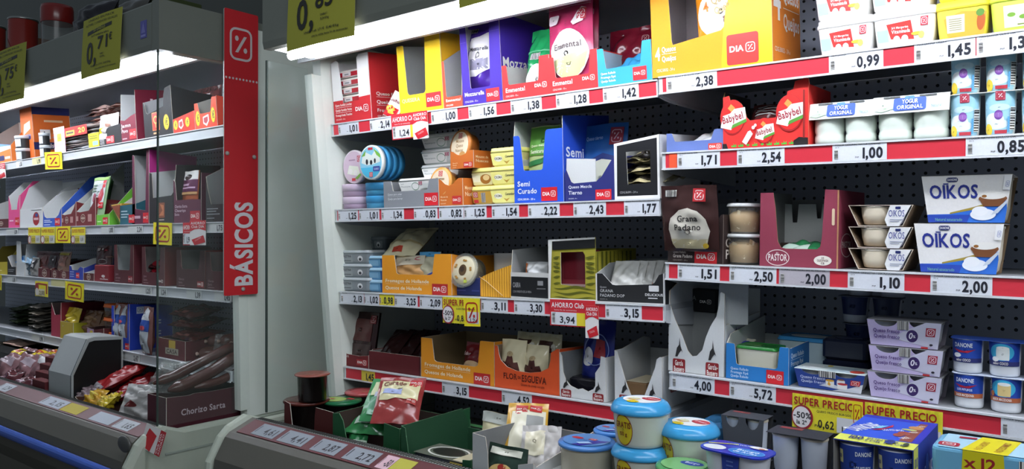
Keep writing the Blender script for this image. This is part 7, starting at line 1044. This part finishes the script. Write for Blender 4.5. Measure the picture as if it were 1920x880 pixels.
carton('D1', 'bright blue ham carton with window, left case lowest shelf', 209, 242, 573, d=.21, out='#1c3cae', inn='#5a5a78', front=U(.14, .92, .28, 1, 1.08, .02, .02, .05), side=[(0, 1.08), (1, .98)], sout='#1d3cae', a=[('dia', .78, .02, 1.0, .16)], sa=[('r', .16, .84, .32, 1.0, '#ccd4e4'), ('pct', .16, .86, .32, 1.0, None, '#1c2c6a'), ('t', 'F', .62, .5, .16, '#d8e0f0'), ('t', 'F', .62, .24, .16, '#d8e0f0')], back=.98)
hp_ = lambda: [('p', [(.12, .03), (.88, .03), (.9, .5), (.1, .5)], '#b4bcc4'), ('p', [(.1, .48), (.9, .48), (.9, .72), (.1, .72)], '#2a4c9c'), ('p', [(.1, .72), (.9, .72), (.72, .92), (.5, .98), (.28, .92)], '#c4c8cc'), ('e', .35, .82, .1, .05, '#2b2b3a'), ('r', .25, .08, .5, .2, '#5a6068'), ('e', .5, .55, .2, .05, '#c8485a')]
for i, (xl, xr) in enumerate(((215, 229), (229, 241))): bag('D1', ['left', 'right'][i]+' ham pack with white and blue label in the blue carton', xl, xr, None, 577, .03, t=.05, col='#8a6660!g', lean=2, z=.03, h=.175, seed=297+i, name='ham_pack', cat='cold meat', a=hp_())
bag('D1', 'ham pack with white and blue label standing right of the blue carton', 267, 288, None, 588, -.002, t=.05, col='#7a524c!g', lean=2, z=.004, h=.21, seed=299, name='ham_pack', cat='cold meat', a=hp_(), yaw=-4)
carton('D1', 'low dark red tray with yellow and white emblem behind glass', 292, 347, 632, d=.2, out='#5e1620', inn='#4a2a28', front=[(0, 1), (1, 1)], side=[(0, 1), (1, 1)], a=[('r', .46, .55, .68, .95, '#c8a83a'), ('r', .34, .22, .78, .55, '#a8a090'), ('t', 'CASA', .56, .28, .2, '#3a2020', {'al': 'c', 'W': .36})])
for i in range(4): bag('D1', ['lowest', 'second', 'third', 'topmost'][i]+' dark red sausage pack piled behind the low red tray', 312+4*(i % 2), 378, None, 620, .06, t=.045, col='#5c2420!g', lean=78, yaw=5*(-1)**i, z=.03+.05*i, w=.24, h=.15, seed=301+i, crk=.007, name='sausage_pack', cat='sausage', group='piled sausage packs', a=[('r', .1, .1, .7, .16, '#9a5a50!g'), ('e', .7, .5, .05, .05, '#b8a0a0!g')])
def sausages(k, lab, px, y, z, n, R_, L, r, col, seed, knots=True):
    S = FR[k]; e = tag(empty('sausage', S.at(S.X(px, y, z), y, z)), lab, 'sausage'); return e
for i, (px, y, z, a) in enumerate(((372, .05, .03, 70), (388, .10, .075, 60), (404, .04, .03, 85), (412, .08, .09, 75), (424, .05, .06, 95), (436, .06, .095, 80), (443, .04, .03, 100), (396, .16, .03, 80), (420, .17, .03, 90))):
    e = tag(empty('sausage', S.at(S.X(px, y, z), y, z, a-90)), ['first', 'second', 'third', 'fourth', 'fifth', 'sixth', 'seventh', 'eighth', 'ninth'][i]+' short thick sausage of the heap behind glass', 'sausage', 'heap of short sausages')
    m = MB(); m.lathe([(1e-6, 0), (.012, .003), (.023, .014), (.0285, .035), (.029, .06), (.0285, .085), (.022, .108), (.011, .118), (1e-6, .121)], '#6a4038!g', 20, ax='y'); m.build('casing', e)
    m = MB(); m.lathe([(1e-6, -.012), (.007, -.010), (.008, -.004), (.004, .003)], '#b89a8c', 10, ax='y'); m.build('knot', e)
# ------------------------------------------------------------------ goods in the tub of the left case
S = T1
def tz(py, px, y): return S.Z(py, S.X(px, y), y)
t_ = MB(); x0, x1, y_ = S.X(-12, .22), S.X(76, .22), .22; z_ = tz(668, 30, .22); t_.loft([[(x0+(x1-x0)/2+(p)*k, y_+.09+q*k, zz) for p, q in rr(x1-x0, .2, .02, 4)] for k, zz in ((.86, z_), (1, z_+.045), (1.02, z_+.047), (.97, z_+.045), (.85, z_+.006))], '#26241f!g', cap1=True); o = t_.build('meat_tray', None, S.M); tag(o, 'black plastic tray of pale meat at the far left, below the flat packs', 'tray')
m = MB(); m.box(x0+.01, .25, .0005, x1-.01, .40, z_-.001, '#5a5c5a'); tag(m.build('riser', None, S.M), 'grey riser under the black meat tray', 'riser')
bag('T1', 'pale pink meat slices lying in the black plastic tray', 0, 30, None, 650, .26, t=.02, col='#b89888!g', lean=84, z=z_+.04, w=.3, h=.12, seed=320, name='meat_slices', cat='cold meat')
zf = tz(692, 40, .06)
for i, (xl, xr, y, zz, lab) in enumerate(((-14, 24, .10, .075, 'leftmost clear pack of red sausages with yellow label'), (22, 52, .12, .085, 'second clear pack of red sausages with yellow label'), (50, 84, .15, .095, 'third clear pack with yellow label and white band'), (80, 112, .17, .105, 'fourth clear pack with yellow label beside the grey divider'))):
    bag('T1', lab, xl, xr, None, 690, y, t=.09, col='#8a6468!g', lean=50, z=zz, h=.20, w=.17, seed=322+i, crk=.010, name='sausage_pack', cat='sausage', a=[('p', [(.15, .62), (.8, .66), (.8, .9), (.2, .86)], '#d8bc28!g'), ('e', .5, .76, .2, .06, '#a84a28!g'), ('r', .1, .3, .9, .5, '#b0a0a8!g' if i < 2 else '#d8d8da!g')])
for i, (xl, xr, y, z) in enumerate(((-14, 16, .03, .01), (12, 44, .02, .005), (36, 66, .035, .0), (-16, 10, .10, .03))):
    bag('T1', ['front left', 'front middle', 'front right', 'rear left'][i]+' shrink wrapped red sausage bunch by the label strip', xl, xr, None, 720, y, t=.08, col='#5a2a30!g', lean=38, z=z, h=.15, w=.17, seed=330+i, crk=.012, name='sausage_pack', cat='sausage', a=[('e', .4, .6, .25, .15, '#7c5a66!g'), ('e', .7, .4, .15, .1, '#94808a!g')])
for i in range(4): block('T1', ['first', 'second', 'third', 'fourth'][i]+' dark red fuet box by the grey divider, counted from the front', [60, 66, 74, 84][i], [84, 92, 98, 106][i], None, .04, '#5a1418!p', y=.012+.05*i, z=0, h=.15+.02*i, name='carton_box', a=[('o', .5, .3, .36, .22, .003, '#a87850'), ('o', .5, .3, .24, .14, .003, '#a87850')])
# grey and black display stand
e = tag(empty('display_stand', S.at(0, 0, 0)), 'large grey plastic display stand with black side panel in the left tub', 'display stand')
xL, xR = S.X(93, .03), S.X(135, .03); H_ = tz(637, 165, .09); hk = tz(705, 135, .03)
side = [(.025, .0), (.245, 0), (.245, H_*.99), (.12, H_*1.02), (.09, H_*1.0), (.025, hk)]
m = MB(); m.prism(side, lambda a, b, t: (t, a, b), xR-.006, xR, '#0b0c0e'); m.build('black_panel', e)
m = MB(); inner = [(.034, .01), (.239, .01), (.239, H_*.955), (.12, H_*.975), (.098, H_*.96), (.034, hk)]; n = 6
for t_ in (xR+.0002, xR+.005): m.add([(t_, a, b) for a, b in side+inner], [(i, (i+1) % n, n+(i+1) % n, n+i) for i in range(n)], '#a6abaa')
m.add([(t_, a, b) for t_ in (xR, xR+.005) for a, b in side], [(i, (i+1) % n, n+(i+1) % n, n+i) for i in range(n)], '#a6abaa'); m.build('grey_rim', e)
m = MB(); m.prism([(xL, 0), (xR-.006, 0), (xR-.006, hk), (xL, hk)], lambda p, q, l: (p, .025+l, q), 0, .004, '#a8adac'); m.add([(xL, .025, hk), (xR-.006, .025, hk), (xR-.006, .09, H_), (xL, .09, H_), (xL, .029, hk), (xR-.006, .029, hk), (xR-.006, .094, H_), (xL, .094, H_)], [(0, 1, 2, 3), (7, 6, 5, 4), (0, 4, 5, 1), (2, 6, 7, 3)], '#a8adac'); m.build('grey_front', e)
m = MB(); m.prism(side, lambda a, b, t: (t, a, b), xL, xL+.004, '#9a9f9e'); m.build('grey_side', e)
m = MB(); m.prism([(.09, H_*1.0), (.12, H_*1.02), (.245, H_*.99), (.245, H_*.98), (.12, H_*1.01), (.09, H_*.99)], lambda a, b, t: (t, a, b), xL, xR-.006, '#a8adac'); m.build('grey_top', e)
# saving box with red bags
carton('T1', 'brown saving box with yellow capital lettering in the left tub', 140, 262, 772, d=.26, y=.012, h=.095, out='#3a1c18', inn='#4a2a20', front=[(0, 1.3), (.1, 1.1), (.5, .9), (1, .85)], side=[(0, .85), (1, 1)], a=[('t', 'AHORRO', .70, .18, .34, '#b09a2c', {'W': .28}), ('r', .34, .3, .56, .62, '#6a5a58'), ('bar', .38, .34, .5, .58)])
for i, (xl, z, y, yw, c, lab) in enumerate(((140, .08, .06, 0, '#7c1c20', 'left long red wrapped sausage bag in the saving box'), (168, .135, .10, -4, '#9a1e22', 'middle long red wrapped sausage bag in the saving box'), (200, .095, .15, -8, '#8a1a1e', 'right long red wrapped sausage bag in the saving box'))):
    bag('T1', lab, xl, xl+60, None, 720, y, t=.05, col=c+'!g', lean=68, yaw=yw, z=z, h=.26, w=.10, seed=340+i, crk=.009, name='sausage_bag', cat='bag', a=[('r', .05, .0, .95, .12, '#9a9498!g'), ('p', [(.2, .4), (.6, .42), (.6, .44), (.2, .42)], '#c86a60!g'), ('r', .0, .88, 1, 1, '#b8b0b2!g')])
for i, (xl, z, y, yw, lab) in enumerate(((150, .085, .03, 10, 'left yellow crumpled packet at the front of the saving box'), (176, .085, .035, -14, 'middle yellow crumpled packet in the saving box'), (196, .10, .05, -35, 'right yellow crumpled packet in the saving box'))):
    bag('T1', lab, xl, xl+34, None, 760, y, t=.03, col=['#c89a2c!g', '#d8b43a!g', '#c8b028!g'][i], lean=48, yaw=yw, z=z, h=.09, w=.10, seed=345+i, crk=.012, name='snack_packet', cat='bag', a=[('e', .5, .5, .2, .2, '#e0cc60!g')])
bag('T1', 'silvery crumpled plastic bag end at the left of the saving box', 134, 168, None, 740, .03, t=.05, col='#7c6a6e!g', lean=40, z=.06, h=.12, w=.09, seed=350, crk=.014, name='plastic_bag')
bag('T1', 'white crumpled plastic bag hanging over the saving box lettering', 218, 286, None, 730, .03, t=.05, col='#b9b8b6!g', lean=28, yaw=25, z=.07, h=.15, w=.14, seed=351, crk=.018, name='plastic_bag', a=[('e', .4, .4, .2, .1, '#6a3030!g'), ('e', .7, .7, .14, .1, '#d8d8d6!g')])
x1_ = LX1-LX0-.012; hC = S.Z(747, x1_, .012)
ov = cr-cf*((268-960)/F)
m_ = carton('T1', 'large maroon sausage carton with white side lettering, right end of left tub', 266, 300, 745, d=.36, y=.012, h=hC, out='#4a1020', inn='#3a1218', front=[(0, 1), (1, 1)], side=[(0, 1.0), (.25, .98), (.3, 1.0), (.5, .985), (1, 1.0)], back=1.0, a=[], sa=[('t', 'Chorizo Sarta', .16, (.111+.03)/hC, .022/hC, '#c4b0b8', {'W': .50, 'b': 1, 'rot': .0})])
m_.location.x += x1_+LX0-(m_.location.x+m_['wdh'][0])
# long chorizo loops in clear film lying along that carton
for i, (pts, r, lab) in enumerate((((( -.10, -.015, .035), (-.085, .06, .055), (-.06, .16, .10), (-.05, .25, .135), (-.05, .31, .15)), .020, 'upper straight arm of the long dark sausage on the maroon carton'), (((-.04, .01, .012), (-.035, .08, .025), (-.03, .18, .06), (-.025, .26, .10), (-.05, .32, .115), (-.09, .33, .12)), .024, 'curved long dark sausage lying along the maroon carton'), (((-.015, .10, .012), (-.012, .2, .022), (-.012, .29, .05), (-.012, .36, .07)), .017, 'lower thin dark sausage on the maroon carton'))):
    P = [V(p) for p in pts]; Q = []
    for a, b in zip(P, P[1:]): Q += [a.lerp(b, t/4) for t in range(4)]
    Q.append(P[-1]); rs = [r*min(1, .25+.9*min(j, len(Q)-1-j)/2.2) for j in range(len(Q))]; m = MB(); m.tube(Q, rs, '#4a2622!g', 14)
    o = m.build('long_sausage', None, S.at(x1_, .03, hC+.006)); tag(o, lab, 'sausage')
bag('T1', 'clear crumpled film at the right end of the long sausages', 392, 450, None, 660, .30, t=.04, col='#c8c6c4!t', lean=30, yaw=40, z=hC+.04, h=.16, w=.10, seed=360, crk=.02, name='plastic_film', cat='film')
bag('T1', 'clear crumpled film at the left end of the long sausages', 270, 330, None, 720, .02, t=.04, col='#b8b6b4!t', lean=45, yaw=25, z=hC+.0, h=.14, w=.15, seed=361, crk=.02, name='plastic_film', cat='film')
# ------------------------------------------------------------------ on top of the left canopy
TP = Frame((LX0, 1.42, LZ1), (LX1, 1.42, LZ1)); FR['TOP'] = TP
def can(lab, xl, xr, yt, y, col, lid, a_, nm='food_can', **k):
    h = TP.Z(yt, TP.X((xl+xr)/2, y+.04), y+.04); return cup('TOP', lab, xl, xr, 0, h, y, name=nm, cat='can', body=col, lid=lid, prof=[(.96, 0), (.97, .02), (.97, .96), (.98, .965)], lp=[(1.0, .955), (1.02, .96), (1.02, .99), (.97, 1.0), (.95, .99), (1e-6, .988)], a=a_, span=2.2)
ca_ = [('pct', .32, .72, .52, .86, None, '#e0c8c0'), ('p', [(.1, .3), (.4, .55), (.7, .3), (.4, .15)], '#7a4a3a'), ('p', [(.3, .0), (.6, .25), (.8, .0)], '#4a6a3a'), ('e', .2, .25, .06, .09, '#d8c8c0')]
can('red food can with small square emblem on top of the left canopy', 12, 74, 30, .02, '#8f2a22!g', '#9a9c98!m', ca_); can('red food can cut by the left picture edge on the canopy', -44, 13, 44, .02, '#8f2a22!g', '#9a9c98!m', ca_)
h = TP.Z(3, TP.X(105, .06), .06); c_ = cup('TOP', 'clear plastic jar with red lid on top of the left canopy', 74, 140, 0, h, .03, name='plastic_jar', cat='jar', body='#8a8884!t', lid='#7c1a16!g', prof=[(.92, 0), (.95, .02), (.93, .3), (.95, .62), (.96, .66)], lp=[(1, .64), (1.02, .66), (1.02, .93), (.97, 1.0), (1e-6, 1.0)])
bag('TOP', 'dark bag lying on the canopy right of the clear jar', 138, 190, None, 20, .06, t=.12, col='#17151c!g', lean=25, z=.01, h=.19, seed=370, crk=.012, name='snack_bag'); bag('TOP', 'grey crumpled bag lying on the canopy behind the dark bag', 165, 250, None, 0, .22, t=.16, col='#4a4844!g', lean=20, z=.01, h=.26, seed=371, crk=.014, name='snack_bag')
block('TOP', 'brown carton far back on top of the left canopy', 10, 60, None, .2, '#5c3a22!p', y=.45, z=.0, h=.36, name='carton_box')
block('TOP', 'dull green carton at the back on top of the left canopy', 262, 300, None, .2, '#3f4a22!p', y=.32, z=.0, h=.24, name='carton_box')
